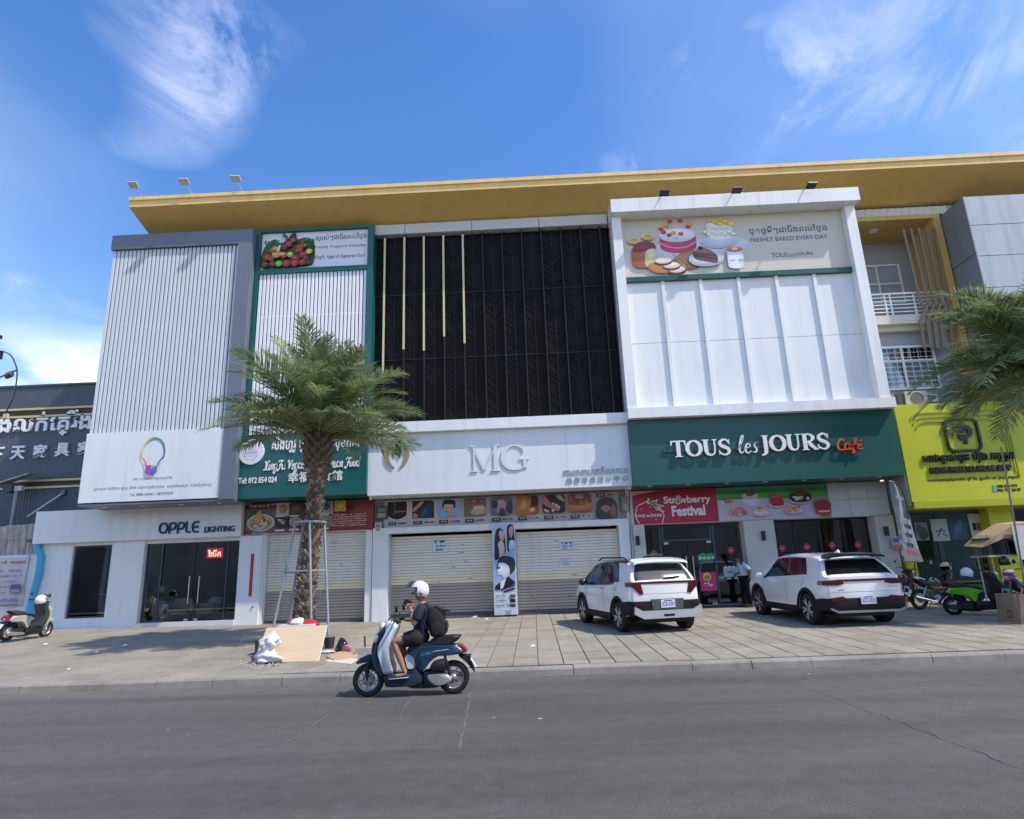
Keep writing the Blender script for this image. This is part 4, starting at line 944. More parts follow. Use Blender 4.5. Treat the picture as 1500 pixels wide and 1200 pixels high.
pr.curve([(.06, .66), (.08, .83), (.18, .93), (.35, .95), (.52, .9), (.58, .80), (.58, .68), (.35, .63), (.15, .60)], '241a1b'); pr.curve([(.32, .92), (.3, .85), (.42, .80), (.52, .83), (.52, .9)], 'c39c92'); pr.curve([(.25, .62), (.22, .76), (.38, .81), (.52, .76), (.50, .66)], 'c9a89e'); pr.curve([(.06, .6), (.08, .72), (.22, .76), (.26, .62)], '16141a')
pr.curve([(.12, .48), (.26, .61), (.55, .635), (.9, .61), (1.0, .55), (.96, .48), (.75, .43), (.6, .5), (.3, .56)], '2a3138'); pr.curve([(.26, .56), (.2, .51), (.14, .475), (.2, .46), (.18, .43), (.38, .42), (.45, .385), (.7, .42), (.72, .5), (.55, .55)], 'cdd2dc'); pr.curve([(.15, .51), (.3, .515), (.28, .495), (.16, .495)], '3a4048')
pr.poly([(.02, .27), (.08, .315), (.3, .345), (.34, .3), (.26, .26)], '15161c'); pr.poly([(.34, .33), (.66, .41), (.95, .345), (.97, .33), (.42, .27)], '17181e'); pr.poly([(.3, .345), (.58, .40), (.42, .29), (.28, .27)], 'd8dbe2')
pr.poly([(.30, .272), (.95, .318), (.95, .302), (.30, .256)], '1a1a20'); pr.poly([(.42, .248), (.95, .286), (.95, .268), (.42, .23)], '101014')
for i in range(3):
    z_ = .185-i*.05; pr.rect(.70, z_-.012, .95, z_+.026, ('6a5058', '141418', '503c42')[i]); pr.scribble(.06, z_+.008, .52, .014, '5a6070', 80+i); pr.scribble(.06, z_-.010, .40, .012, '747a88', 90+i)
pr.scribble(.2, .03, .65, .018, 'a4aec4', 99)
pr.build('print', tp)
# paper notices on the shutters
for (a_, b_, c_, d_, lb) in ((634, 788, 656, 809, 'white paper notice on the shutter behind the scooter rider'), (820, 792, 840, 806, 'upper white notice on the shutter beside the bakery'), (821, 819, 835, 829, 'smaller lower white notice on the shutter beside the bakery')):
    p, q = at(a_, d_, 22.5), at(c_, b_, 22.5); t = tag(MB().box(p.x, q.x, 22.494, 22.4985, p.z, q.z).build('paper_notice', mat('notice_paper', (.62, .66, .78), .6)), lb, 'notice', 'notices on the salon shutters')
    pr = Print(p.x, p.z, q.x-p.x, q.z-p.z, 22.4935)
    if d_-b_ > 12: pr.rect(.05, .8, .95, .84, '26365a'); pr.scribble(.15, .62, .7, .26, '1a2444', 3); pr.scribble(.06, .36, .88, .14, '26365a', 4); pr.scribble(.2, .1, .6, .14, '26365a', 5)
    else: [pr.scribble(.12, .15+.22*k, .75, .1, '707684', 7+k) for k in range(4)]
    pr.build('print', t)
# meter boxes
for (px, py, w_, h_, nm, lb, mm) in ((559, 751, .42, .46, 'meter_box', 'rusty meter box above the pier between red banner and service strip', mat('meter_dark', (.10, .095, .08), .7, nscale=20, namt=.6)), (554, 773, .22, .32, 'junction_box', 'white junction box under the meter box beside the red banner', mat('jbox', (.55, .57, .6), .5)),
        (916, 738, .24, .50, 'meter_box', 'grey meter box squeezed between service strip and strawberry banner', mat('meter_grey', (.30, .30, .29), .6, nscale=20, namt=.4))):
    p = at(px, py, 22.2); t = thing(nm, lb, 'box', (p.x, 22.2, p.z-h_/2)); MB().box(p.x-w_/2, p.x+w_/2, 22.17, 22.335, p.z-h_/2, p.z+h_/2).build('housing', mm, t)
    MB().box(p.x-w_*.3, p.x+w_*.3, 22.155, 22.169, p.z+h_*.05, p.z+h_*.35).build('window', mat('meter_window', (.22, .2, .15), .3), t); MB().box(p.x-w_*.32, p.x+w_*.32, 22.158, 22.169, p.z-h_*.38, p.z-h_*.05).build('label_plate', mat('label_plate', (.35, .33, .28), .5), t)
cab = [(921, 690), (922, 740), (924, 790), (927, 840), (930, 890)]
m = MB(); m.tube([at(a_, b_, 22.12) for a_, b_ in cab], .014, 5); tag(m.build('power_cable', BLK), 'thin dark cable running down between salon portal and bakery pier', 'cable')
for (px, py, lb) in ((543, 728, 'small white security lamp under the left corner of the salon sign'), (923, 716, 'small white security lamp under the right corner of the salon sign')):
    p = at(px, py, 21.4); t = thing('security_lamp', lb, 'lamp', (p.x, 21.4, 4.3), 0, 'lamps under the salon sign'); m = MB(); m.lathe([(0, -.10), (.03, -.10), (.05, -.02), (.03, .0)], Matrix.Translation((p.x, 21.4, 4.40)), 10); m.build('cone', LTRW, t); MB().box(p.x-.05, p.x+.05, 21.36, 21.44, 4.395, 4.419).build('bracket', LTRW, t)

# ================================================================== bakery cafe (fourth bay)
tj = thing('bakery_shop', 'bakery cafe front with white panelled upper screen and cornice', 'shop', (7.7, 22, .4))
PW = mat('white_panel', (.77, .775, .785), .42, nscale=.9, namt=.06, streak=.14)
MB().box(3.36, 12.0, 21.08, 22.74, 6.56, 14.2).build('screen_body', WTRIM, tj)
MB().box(3.33, 3.66, 20.70, 21.08, 6.90, 14.06).build('pilaster', WTRIM, tj)
MB().box(11.62, 11.97, 20.70, 21.08, 6.90, 14.06).build('pilaster', WTRIM, tj)
MB().box(3.30, 12.06, 20.40, 21.5, 14.062, 14.58).build('cornice', WTRIM, tj)
MB().box(3.33, 12.06, 20.62, 22.0, 6.56, 6.898).build('bottom_ledge', WTRIM, tj)
MB().box(3.67, 11.61, 20.92, 21.06, 11.58, 11.76).build('green_rail', GREENT, tj)
pw_ = (11.62-3.66)/6
for i in range(6):
    x0 = 3.66+i*pw_
    for (z0, z1) in ((6.90, 9.29), (9.30, 11.58)): MB().box(x0+.004, x0+pw_-.004, 21.05, 21.079, z0+.003, z1-.003).build('wall_panel', PW, tj)
    if i: MB().box(x0-.055, x0+.055, 20.97, 21.049, 6.90, 11.575).build('rib', WTRIM, tj)
for (bx, by, hx, hy, lb) in ((966, 296, 973, 284, 'leftmost black floodlight on the bakery cornice'), (1071, 290, 1079, 280, 'middle black floodlight on the bakery cornice'), (1175, 286, 1188, 273, 'rightmost black floodlight on the bakery cornice')):
    a = at(bx, by, 20.5); h = at(hx, hy, 20.05); eave_lamp(0, 0, 0, 0, lb, True, 'black floodlights on the bakery cornice', base=(a.x, 20.5, 14.58), head=(h.x, 20.05, h.z))
# cake poster
cp = thing('bakery_poster', 'wide bakery poster with cakes, bread and coffee under white cornice', 'poster', (7.6, 21, 11.8))
MB().box(3.665, 11.615, 21.0, 21.06, 11.765, 14.06).build('sheet', mat('poster_beige', (.62, .565, .49), .45, nscale=.3, namt=.03), cp)
PWd, PHt = 7.95, 2.295; pr = Print(3.665, 11.765, PWd, PHt, 20.998)
def um(px, py):
    p = at(px, py, 21.0); return ((p.x-3.665)/PWd, (p.z-11.765)/PHt)
def cv(pts, c_): pr.curve([um(*p) for p in pts], c_)
def el(px, py, r, c_, asp=.5, n=22): u, v = um(px, py); pr.ell(u, v, r/2/PWd, c_, asp, n)
cv([(952, 376), (960, 360), (1030, 350), (1085, 350), (1092, 362), (1040, 385), (965, 388)], 'cfd0d8')
cv([(975, 396), (1000, 368), (1015, 366), (1030, 376), (1020, 395)], 'a87c50')
for k in range(4): pr.line([um(985+k*8, 372+k), um(1005+k*7, 392-k)], .05, 'caa27a')
# strawberry cake
def drum(px, pt_, pb_, r, c_, top, asp=.42):
    # printed cake or cup: upright side with a rounded foot, then its top
    u, v = um(px, pt_); u2, v2 = um(px, pb_); ru_ = r/2/PWd; k_ = PWd/PHt; n_ = 20
    foot = [(u+ru_*math.cos(R(a_)), v2+ru_*asp*k_*math.sin(R(a_))) for a_ in range(180, 361, 12)]
    q_ = [(u-ru_, v)]+foot+[(u+ru_, v)]; C_ = hexc(c_); pr.k += 1
    for i in range(len(foot)-1):
        f_ = i/(len(foot)-2); sh_ = .72+.5*math.sin(math.pi*min(1, .15+.8*f_)); x0_, x1_ = foot[i], foot[i+1]
        pr.b.add([pr.P(x0_[0], x0_[1]), pr.P(x1_[0], x1_[1]), pr.P(x1_[0], v), pr.P(x0_[0], v)], [(0, 1, 2, 3)], 0, c=tuple(min(1, x*sh_) for x in C_))
    pr.ell(u, v, ru_, top, asp, 26)
drum(992, 345, 361, 1.30, 'b8405a', 'e2e4ec'); pr.line([um(964, 355), um(978, 362), um(992, 364), um(1006, 362), um(1020, 354)], .05, 'd8a0b0')
for (px, py, c_) in ((968, 336, 'c24a44'), (972, 341, 'b5393a'), (981, 325, 'c65a50'), (996, 324, 'c4504a'), (1008, 332, 'bf4038'), (1010, 329, 'd9a25a'), (976, 331, 'd99f4e'), (980, 345, 'b83a38'), (986, 342, 'd8a44e'), (997, 343, 'c85a58'), (990, 348, 'c9c9c4')): el(px, py, .20, c_, .8, 10)
# yellow cake on stand
cv([(1028, 350), (1034, 362), (1060, 364), (1078, 356), (1078, 346)], 'c3c6d4'); drum(1053, 331, 345, .98, 'd4ded2', 'e6ece2', .38)
for k in range(12): el(1040+k*2.6+(k % 3), 324+(k*7 % 6), .22, ('e0bd4a', 'd9ae34', 'ebd27a')[k % 3], .7, 10)
for k in range(8): el(1032+k*6, 341+(k % 2)*3, .14, 'e6efe4', .9, 8)
# tarts
for (px, py) in ((949, 347), (928, 353)): el(px, py+2, .48, 'd9b85a', .5); el(px, py, .44, 'e8d084', .42); el(px, py-.5, .28, 'cf9a44', .4)
# loaf and slices
cv([(925, 371), (928, 362), (940, 356), (955, 358), (960, 366), (958, 388), (944, 394), (928, 390)], 'a85f36'); cv([(926, 369), (930, 360), (942, 355), (956, 357), (960, 365), (947, 368), (936, 371)], '80383a'); cv([(945, 372), (952, 366), (960, 368), (959, 386), (946, 392)], 'dcc79c')
cv([(948, 392), (960, 386), (985, 396), (980, 401), (960, 401)], 'b87842')
for (px, py) in ((991, 396), (983, 390), (971, 383)): el(px, py+2.5, .62, '6e2f2a', .45); el(px, py, .60, 'e3dac4', .42)
# chocolate slice on plate
el(1034, 382, 1.24, 'b8bccb', .42); el(1034, 379, 1.24, 'd0d4de', .42)
cv([(1015, 371), (1030, 366), (1048, 374), (1050, 386), (1036, 385), (1018, 381)], '6a4440'); cv([(1015, 371), (1030, 364), (1049, 375), (1030, 372)], '8f6a64'); pr.line([um(1017, 376), um(1049, 381)], .05, '3f2626'); el(1025, 365, .2, '2c3038', .8, 10)
# coffee cup
drum(1075, 367, 391, .58, 'd4d6de', 'c8793c', .36); el(1075, 366, .46, 'd88c4c', .34); el(1075, 366.5, .2, 'e8d8c4', .5); pr.scribble(um(1069, 384)[0], um(1069, 384)[1], .06, .02, '8a8c98', 5)
pr.build('print', cp)
GRT = mat('poster_slate', (.10, .12, .15), .5)
tpx('lettering', 'ដុតថ្មីៗជាេរីងរាល់ៃថ្ង', 1098, 340, 1211, 332, 20.992, .36, GRT, cp, .003, bold=.006)
tpx('lettering', 'FRESHLY BAKED EVERY DAY', 1099, 351, 1212, 347, 20.992, .165, GRT, cp, .003)
tpx('lettering', 'TOUS', 1130, 374, 1154, 373, 20.992, .17, GRT, cp, .003); tpx('lettering', 'les', 1156, 373, 1165, 372.5, 20.992, .17, GRT, cp, .003, shear=.35, bold=-.01); tpx('lettering', 'JOURS', 1166, 373, 1191, 371.5, 20.992, .17, GRT, cp, .003)
# green fascia with channel letters
ts = thing('bakery_sign', 'deep green sign box with white TOUS les JOURS channel letters', 'sign', (7.7, 20.9, 4.36))
MB().box(3.362, 12.07, 20.9, 22.0, 4.36, 6.555).build('box', GREENT, ts)
def sT():
    s = Strokes(); s.pg([(.30, .04), (.30, .93), (.52, .93), (.52, .04)]).pg([(.0, .92), (.82, .92), (.82, 1.0), (.0, 1.0)]).pg([(0, .70), (.05, .70), (.10, .92), (0, .92)]).pg([(.82, .70), (.77, .70), (.72, .92), (.82, .92)]).pg([(.2, 0), (.62, 0), (.62, .05), (.2, .05)]); return s
def sO():
    pts = []; ws = []
    for a_ in range(0, 361, 15): pts.append((.46+.36*math.cos(R(a_)), .5+.45*math.sin(R(a_)))); ws.append(.09+.13*abs(math.cos(R(a_)))**1.3)
    return Strokes().st(pts, ws, False)
def sU():
    s = Strokes(); s.st([(.2, .96), (.2, .4), (.26, .14), (.45, .05), (.62, .14), (.68, .4), (.68, .96)], [.21, .21, .17, .11, .08, .08, .08]); s.pg([(.02, .94), (.38, .94), (.38, 1), (.02, 1)]).pg([(.55, .94), (.82, .94), (.82, 1), (.55, 1)]); return s
def sS():
    s = Strokes(); s.st([(.60, .80), (.48, .94), (.30, .95), (.14, .80), (.18, .62), (.36, .51), (.54, .40), (.60, .22), (.46, .06), (.26, .05), (.10, .18)], [.08, .09, .12, .16, .18, .20, .18, .16, .12, .09, .08]); s.pg([(.60, .68), (.65, .68), (.65, .98), (.60, .93)]).pg([(.05, .02), (.10, .07), (.10, .32), (.05, .32)]); return s
def sJ():
    s = Strokes(); s.st([(.36, .95), (.36, .1), (.28, -.12), (.10, -.20)], [.21, .21, .15, .08]); s.pg([(.18, .94), (.54, .94), (.54, 1.0), (.18, 1.0)]); return s
def sR():
    s = Strokes(); s.st([(.22, .03), (.22, .97)], .21, False).st([(.22, .955), (.5, .95), (.68, .76), (.52, .54), (.22, .50)], [.07, .10, .19, .10, .07]).st([(.42, .50), (.56, .26), (.80, .04)], [.16, .19, .13]); s.pg([(.04, 0), (.40, 0), (.40, .05), (.04, .05)]).pg([(.04, .95), (.24, .95), (.24, 1), (.04, 1)]).pg([(.66, 0), (.9, 0), (.9, .05), (.66, .05)]); return s
CY = 20.775
a, c = at(984, 670, CY), at(1071, 664, CY); H1 = Z(1000, 645, CY)-Z(1000, 669, CY)
word = [(sT(), 0), (sO(), .80), (sU(), 1.72), (sS(), 2.56)]; draw('lettering', word, a.x, a.z, H1, CY, .06, LTRW, ts, 0, (c.x-a.x)/3.24/H1, True)
a, c = at(1115, 662, CY), at(1217, 660, CY); H2 = Z(1150, 637, CY)-Z(1150, 661, CY)
word = [(sJ(), -.06), (sO(), .52), (sU(), 1.42), (sR(), 2.26), (sS(), 3.12)]; draw('lettering', word, a.x, a.z, H2, CY, .06, LTRW, ts, 0, (c.x-a.x)/3.80/H2, True)
a = at(1082, 665, CY); kx_ = (X(1112, 660, CY)-a.x)
les = Strokes().st([(.0, .25), (.22, .8), (.20, 1.05), (.10, .8), (.06, .2), (.16, .02), (.28, .12)], [.04, .05, .06, .08, .09, .07, .05]).st([(.36, .25), (.58, .4), (.50, .55), (.38, .42), (.37, .12), (.5, .0), (.66, .12)], [.05, .05, .06, .09, .09, .07, .05]).st([(.80, .52), (.88, .58), (.80, .42), (.93, .2), (.88, .04), (.74, .06)], [.05, .06, .06, .08, .08, .06])
draw('lettering', [(les, 0)], a.x, a.z+.02, H1*1.05, CY, .05, LTRW, ts, .12, kx_/1.05/(H1*1.05))
a = at(1226, 660, CY); kx_ = X(1266, 656, CY)-a.x; w_ = .09
cafe = Strokes().st([(.32, .8), (.22, .95), (.06, .6), (.1, .15), (.35, .1)], w_).st([(.58, .5), (.42, .55), (.36, .2), (.5, .1), (.6, .45), (.58, .12), (.68, .12)], w_*.8).st([(.70, .2), (.86, .8), (.84, .95), (.76, .5), (.70, -.25), (.80, .0)], w_*.7).st([(.66, .45), (.95, .5)], w_*.6).st([(.92, .25), (1.08, .4), (1.0, .52), (.92, .3), (.98, .1), (1.2, .2)], w_*.7).st([(1.02, .68), (1.12, .82)], w_*.7)
draw('cafe_lettering', [(cafe, 0)], a.x, a.z-.02, .42, CY, .045, mat('letter_orange', (.72, .09, .035), .4), ts, .1, kx_/1.2/.42)
a, c = at(972, 662, CY), at(1268, 650, CY); zb = (at(1150, 652, CY)).z
MB().box(a.x, c.x, CY+.062, CY+.085, zb-.07, zb+.05).build('letter_rail', GREENT, ts)
for k in range(9): x_ = a.x+.3+k*(c.x-a.x-.6)/8; MB().box(x_-.02, x_+.02, CY+.085, 20.9, zb-.03, zb+.01).build('stand_off', GREENT, ts)
for px in (951, 1006, 1064, 1120, 1178, 1233, 1288): inst('downlight', dl_me, ts, (X(px, 706, 21.2), 21.15, 4.358))
# banners
sb = thing('strawberry_banner', 'red strawberry festival banner over the bakery door', 'banner', (4.9, 22.2, 3.2))
MB().box(3.49, 6.345, 22.24, 22.28, 3.22, 4.34).build('sheet', mat('banner_crimson', (.42, .012, .05), .45), sb)
pr = Print(3.49, 3.22, 2.855, 1.12, 22.238)
pr.poly([(.0, .98), (.0, .86), (.1, .92), (.28, .985), (.42, .998), (.0, .998)], 'd8b8bc')
pr.line([(.06, .0), (.015, .25), (.05, .55), (.17, .68), (.30, .55), (.36, .25), (.33, .0)], .035, 'e0d8d8')
for (u, v) in ((.1, .45), (.2, .5), (.28, .42), (.12, .2), (.26, .14), (.2, .3)): pr.ell(u, v, .006, 'e8c0b0', 1.6, 8)
pr.curve([(.17, .62), (.19, .78), (.22, .68), (.30, .72), (.28, .60), (.37, .52), (.30, .48), (.37, .34), (.28, .42), (.22, .58)], 'e4e4e0'); pr.curve([(.19, .64), (.20, .73), (.23, .65), (.28, .69), (.27, .59), (.34, .52), (.28, .50), (.34, .38), (.27, .46), (.22, .6)], '3f9a48')
pr.build('print', sb)
tpx('lettering', 'Str wberry', 972, 735, 1041, 731, 22.232, .32, LTRW, sb, .003, bold=.03); tpx('lettering', 'Festival', 984, 750, 1033, 746, 22.232, .36, LTRW, sb, .003, bold=.04)
tpx('lettering', 'TOUS les JOURS', 931, 757, 969, 755, 22.232, .12, LTRW, sb, .003, bold=.03)
p_ = at(994.5, 732.5, 22.23); draw('strawberry_letter', [(Strokes().st([(.0, .1), (.1, .6), (.4, .8), (.5, .4), (.3, .0), (.0, .1)], .12).st([(.12, .2), (.38, .65)], .06, False), 0)], p_.x-.12, p_.z-.13, .34, 22.232, .003, LTRW, sb)
cb = thing('dessert_banner', 'long banner of strawberry desserts on a white cloth outdoors', 'banner', (8.2, 22.2, 3.2))
MB().box(6.36, 10.12, 22.242, 22.28, 3.22, 4.34).build('sheet', mat('banner_lavender', (.52, .47, .56), .45), cb)
pr = Print(6.36, 3.22, 3.76, 1.12, 22.24)
pr.rect(0, .86, 1, 1, '5f8f86'); pr.rect(0, .62, 1, .9, '3a8a35'); pr.poly([(.0, .64), (.1, .68), (.25, .66), (.45, .64), (.6, .66), (1, .62), (1, .78), (.5, .82), (.0, .80)], '58a548'); pr.poly([(0, 0), (0, .62), (.3, .66), (.55, .62), (.85, .5), (.92, .0)], 'c4bcd0'); pr.poly([(.85, .5), (.92, 0), (1, 0), (1, .60), (.6, .63)], '9a9478')
def plate(u, v, r, c_='d8a8b4'): pr.ell(u, v, r, c_, .36, 22); pr.ell(u, v+.01, r*.86, 'e0c4cc', .34, 20)
plate(.10, .52, .07, 'd4c8d0'); pr.blobs(.06, .52, .14, .6, 12, ['b87a4a', 'a84a3a', 'c89a6a'], .01, .02, 3)
pr.curve([(.22, .62), (.26, .4), (.34, .38), (.38, .62)], 'cfc8dc'); plate(.30, .72, .075, 'd8ccd4'); pr.blobs(.26, .74, .34, .84, 10, ['8a3a34', 'a85a4a', '5a2a2a'], .012, .022, 4)
plate(.17, .22, .09); pr.blobs(.10, .22, .24, .36, 20, ['c87a7a', 'd8a09a', 'b85a5a', 'e0c8c0'], .012, .026, 5)
plate(.38, .17, .085); pr.ell(.37, .22, .05, 'e2dfc8', .5); pr.ell(.37, .26, .03, 'd8b84a', .5); pr.ell(.37, .34, .012, 'c84a4a', 1)
plate(.53, .42, .085); pr.curve([(.475, .42), (.48, .66), (.53, .7), (.58, .66), (.59, .42), (.53, .38)], 'a81c2c'); pr.ell(.53, .67, .05, 'b84a4a', .35); pr.ell(.52, .74, .012, 'c0482e', 1.2)
plate(.74, .52, .10); pr.curve([(.66, .52), (.66, .72), (.74, .76), (.83, .72), (.83, .52), (.74, .46)], '1e1a22'); pr.ell(.745, .72, .082, '2c2226', .3); pr.blobs(.68, .56, .81, .62, 9, ['d8d4dc', 'c8c0cc'], .012, .02, 8); pr.blobs(.69, .7, .80, .8, 8, ['8a2a34', 'a83a3a', '4a2a2a'], .01, .018, 9)
plate(.67, .2, .085); pr.blobs(.62, .2, .72, .34, 12, ['b83a3a', 'd8a83a', 'c85a4a'], .012, .024, 10)
pr.curve([(.865, .28), (.87, .10), (.93, .06), (.985, .10), (.99, .28)], 'b83a4a'); pr.ell(.928, .42, .068, 'c84a5a', .45); pr.curve([(.86, .42), (.865, .26), (.93, .2), (.99, .26), (.995, .42)], '9a2438'); pr.ell(.928, .43, .058, '8a1c30', .42); pr.rect(.88, .14, .98, .19, 'd8b0b8')
pr.build('print', cb)
for i in range(3):
    for j in range(2): MB().box(10.15+i*.66, 10.15+i*.66+.65, 22.25, 22.29, 3.22+j*.57, 3.22+j*.57+.56).build('wall_tile', mat('white_tile', (.66, .66, .66), .3), tj)
MB().box(3.41, 12.12, 22.29, 22.66, 3.20, 4.36).build('header_wall', WPAINT, tj)
# piers and glazing
for (x0, x1) in ((3.41, 3.80), (7.14, 8.16), (11.52, 12.15)): MB().box(x0, x1, 22.2, 22.95, .25, 3.20).build('pier', CREAM, tj)
def wall_lamp(px, py, lb):
    p = at(px, py, 22.17); t = thing('wall_lamp', lb, 'lamp', (p.x, 22.2, p.z-.15), 0, 'black wall lamps on the bakery piers'); MB().box(p.x-.055, p.x+.055, 22.09, 22.19, p.z-.15, p.z+.15).build('body', BLK, t); MB().box(p.x-.03, p.x+.03, 22.185, 22.199, p.z-.05, p.z+.05).build('wall_plate', BLK, t)
wall_lamp(934, 792, 'black up-down wall lamp left of the bakery door'); wall_lamp(1118, 785, 'black up-down wall lamp on the middle cream pier'); wall_lamp(1298, 778, 'black up-down wall lamp on the right cream pier')
GY = 22.7
MB().box(3.80, 7.14, 22.55, 22.8, .28, .47).build('threshold', mat('threshold_dark', (.05, .055, .065), .5), tj)
MB().box(8.16, 11.52, 22.5, 22.9, .28, .75).build('sill_wall', CREAM, tj)
for (x0, x1, z0, z1) in ((3.81, 4.44, .47, 3.19), (6.17, 7.13, .47, 3.19)):
    f = frame_rect('side_light', x0, x1, z0, z1, GY, .07, ALU, tj); MB().box(x0+.07, x1-.07, GY-.006, GY+.006, z0+.07, z1-.07).build('pane', GLASS, f)
f = frame_rect('transom', 4.46, 6.15, 2.62, 3.19, GY, .06, ALU, tj); MB().box(4.52, 6.09, GY-.006, GY+.006, 2.68, 3.13).build('pane', GLASS, f)
for k, (x0, x1) in enumerate(((4.48, 5.29), (5.31, 6.14))):
    dr = MB().box(x0, x1, GY-.008, GY+.006, .50, 2.60).build('glass_door', GLASS, tj); hx = x1-.09 if k == 0 else x0+.12
    m = MB(); m.tube([(hx, GY-.09, .95), (hx, GY-.09, 2.1)], .022, 8); m.tube([(hx, GY-.09, 1.05), (hx, GY-.01, 1.05)], .012, 6); m.tube([(hx, GY-.09, 2.0), (hx, GY-.01, 2.0)], .012, 6); m.build('handle', STEEL, dr)
    for zz in (.50, 2.53): MB().box(x0+.02 if k == 0 else x1-.18, x0+.18 if k == 0 else x1-.02, GY-.02, GY+.016, zz, zz+.07).build('patch_fitting', STEEL, dr)
wd_ = (11.50-8.18)/4
for i in range(4):
    x0 = 8.18+i*wd_; f = frame_rect('window', x0, x0+wd_-.004, .75, 3.19, GY, .05, BLK, tj); MB().box(x0+.05, x0+wd_-.054, GY-.006, GY+.006, .80, 3.14).build('pane', GLASS, f)
# things stuck on the glass
def sticker(px, py, lb, r=.14):
    p = at(px, py, GY-.02); t = thing('strawberry_sticker', lb, 'sticker', (p.x, GY-.02, p.z), 0, 'strawberry stickers on the bakery glass')
    pr = Print(p.x-r, p.z-r, 2*r, 2*r, GY-.012); pr.curve([(.5, .0), (.12, .35), (.1, .62), (.3, .78), (.5, .74), (.7, .78), (.9, .62), (.88, .35)], 'c02a48'); pr.rect(.28, .40, .72, .5, 'e0b0b8'); pr.curve([(.5, .74), (.25, .95), (.45, .84), (.5, 1.0), (.56, .84), (.8, .92)], '7a9a5a'); pr.build('print', t)
for q in ((1071, 806, 'strawberry sticker above the guard on the door glass'), (1146, 803, 'leftmost strawberry sticker on the glass above the right white car'), (1182, 801, 'second strawberry sticker on the glass above the right white car'), (1219, 799, 'third strawberry sticker on the glass above the right white car'), (1257, 798, 'rightmost strawberry sticker on the bakery window'), (958, 811, 'strawberry sticker on the glass left of the bakery door')): sticker(*q)
ds = thing('door_notice', 'pink poster on the bakery door glass', 'poster', (5.7, GY, 1.2))
a, c = at(1027, 866, GY), at(1048, 838, GY)
MB().box(a.x, c.x, GY-.016, GY-.011, a.z, c.z).build('sheet', mat('pink_print', (.55, .04, .17), .45), ds)
pr = Print(a.x, a.z, c.x-a.x, c.z-a.z, GY-.017); pr.ell(.45, .75, .26, 'd8b04a', 1.0); pr.ell(.45, .75, .16, '9a7a3a', .7); pr.blobs(.2, .15, .85, .42, 9, ['e0c8d0', '7a5a60', 'd8a0b0'], .06, .12, 3, .6); pr.build('print', ds)
dg_ = thing('hours_sticker', 'green lettered opening sticker on the bakery door glass', 'sticker', (5.6, GY, 2.0))
a, c = at(1022, 822, GY), at(1048, 810, GY); pr = Print(a.x, a.z, c.x-a.x, c.z-a.z, GY-.016); pr.rrect(0, 0, 1, .8, .04, '2f8a55'); pr.curve([(.1, .75), (.3, 1.05), (.5, .9), (.75, 1.0), (.9, .75)], '2f9a5c'); [pr.rect(.08+.22*k, .2, .24+.22*k, .55, 'a8d8b4') for k in range(4)]; pr.build('print', dg_)
sp_ = thing('counter_sign', 'pale blue scalloped notice on the glass beside the guard', 'sticker', (6.6, GY, 1.3))
a, c = at(1061, 847, GY), at(1084, 829, GY); pr = Print(a.x, a.z, c.x-a.x, c.z-a.z, GY-.016); pr.rect(0, .1, 1, .85, 'a9c4d6'); [pr.ell(.14+.24*k, .84, .13, 'a9c4d6', 1, 14) for k in range(4)]; pr.scribble(.2, .42, .6, .14, '23384a', 5); pr.rect(0, -.12, 1, .04, '0c1418'); pr.rect(.12, -.1, .4, .02, 'c8d4da'); pr.rect(.55, -.1, .85, .02, 'c8d4da'); pr.build('print', sp_)
gs = thing('awning_sign', 'small bright green sign before the bakery glass above the left car', 'sign', (4.1, 22.3, 1.9))
a, c = at(943, 822, 22.3), at(971, 811, 22.3); MB().box(a.x, c.x, 22.28, 22.32, a.z, c.z).build('panel', mat('sign_green', (.02, .30, .09), .4), gs)
# room fittings
ct = thing('cafe_counter', 'dim service counter inside the bakery', 'counter', (6, 25.5, .5)); MB().box(4.2, 11.2, 25.4, 26.0, .5, 1.5).build('front', mat('counter_dark', (.06, .055, .05), .4), ct); MB().box(4.1, 11.3, 25.3, 26.1, 1.5, 1.56).build('top', mat('counter_top', (.3, .28, .25), .3), ct)
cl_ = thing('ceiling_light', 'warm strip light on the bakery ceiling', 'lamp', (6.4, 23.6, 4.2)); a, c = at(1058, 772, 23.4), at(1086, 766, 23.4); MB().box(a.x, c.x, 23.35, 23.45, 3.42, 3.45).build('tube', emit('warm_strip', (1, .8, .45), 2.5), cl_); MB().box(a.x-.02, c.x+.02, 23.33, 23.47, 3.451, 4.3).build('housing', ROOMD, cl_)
# ================================================================== phone shop and the flat above it (right)
YEL = mat('lime_yellow_cladding', (.52, .56, .022), .42, nscale=.8, namt=.08, streak=.05); YELD = mat('lime_yellow_edge', (.40, .43, .02), .5)
ps = thing('phone_shop', 'lime yellow phone shop front at the right edge', 'shop', (15, 22, .4))
MB().box(12.26, 12.58, 22.1, 22.7, .25, 3.5).build('pier', YEL, ps)
p = X(1455, 800, 22.2); MB().box(p, p+.75, 22.1, 22.7, .25, 3.5).build('pier', YEL, ps)
MB().box(12.3, 20, 21.3, 28.4, 3.55, 3.75).build('soffit', mat('olive_soffit', (.20, .19, .06), .7), ps)
MB().box(12.58, 20, 22.55, 22.8, 3.25, 3.55).build('lintel', ROOMD, ps)
TEAL = glass('teal_glass', (.30, .52, .50))
for i, (x0, x1) in enumerate(((12.58, 13.75), (13.77, 14.95), (14.97, p))):
    f = frame_rect('window', x0, x1, .45, 3.25, 22.6, .05, ALU, ps); MB().box(x0+.05, x1-.05, 22.594, 22.606, .5, 3.2).build('pane', TEAL, f)
f = frame_rect('window', p+.76, 19.5, .45, 3.25, 22.6, .05, ALU, ps); MB().box(p+.81, 19.45, 22.594, 22.606, .5, 3.2).build('pane', TEAL, f)
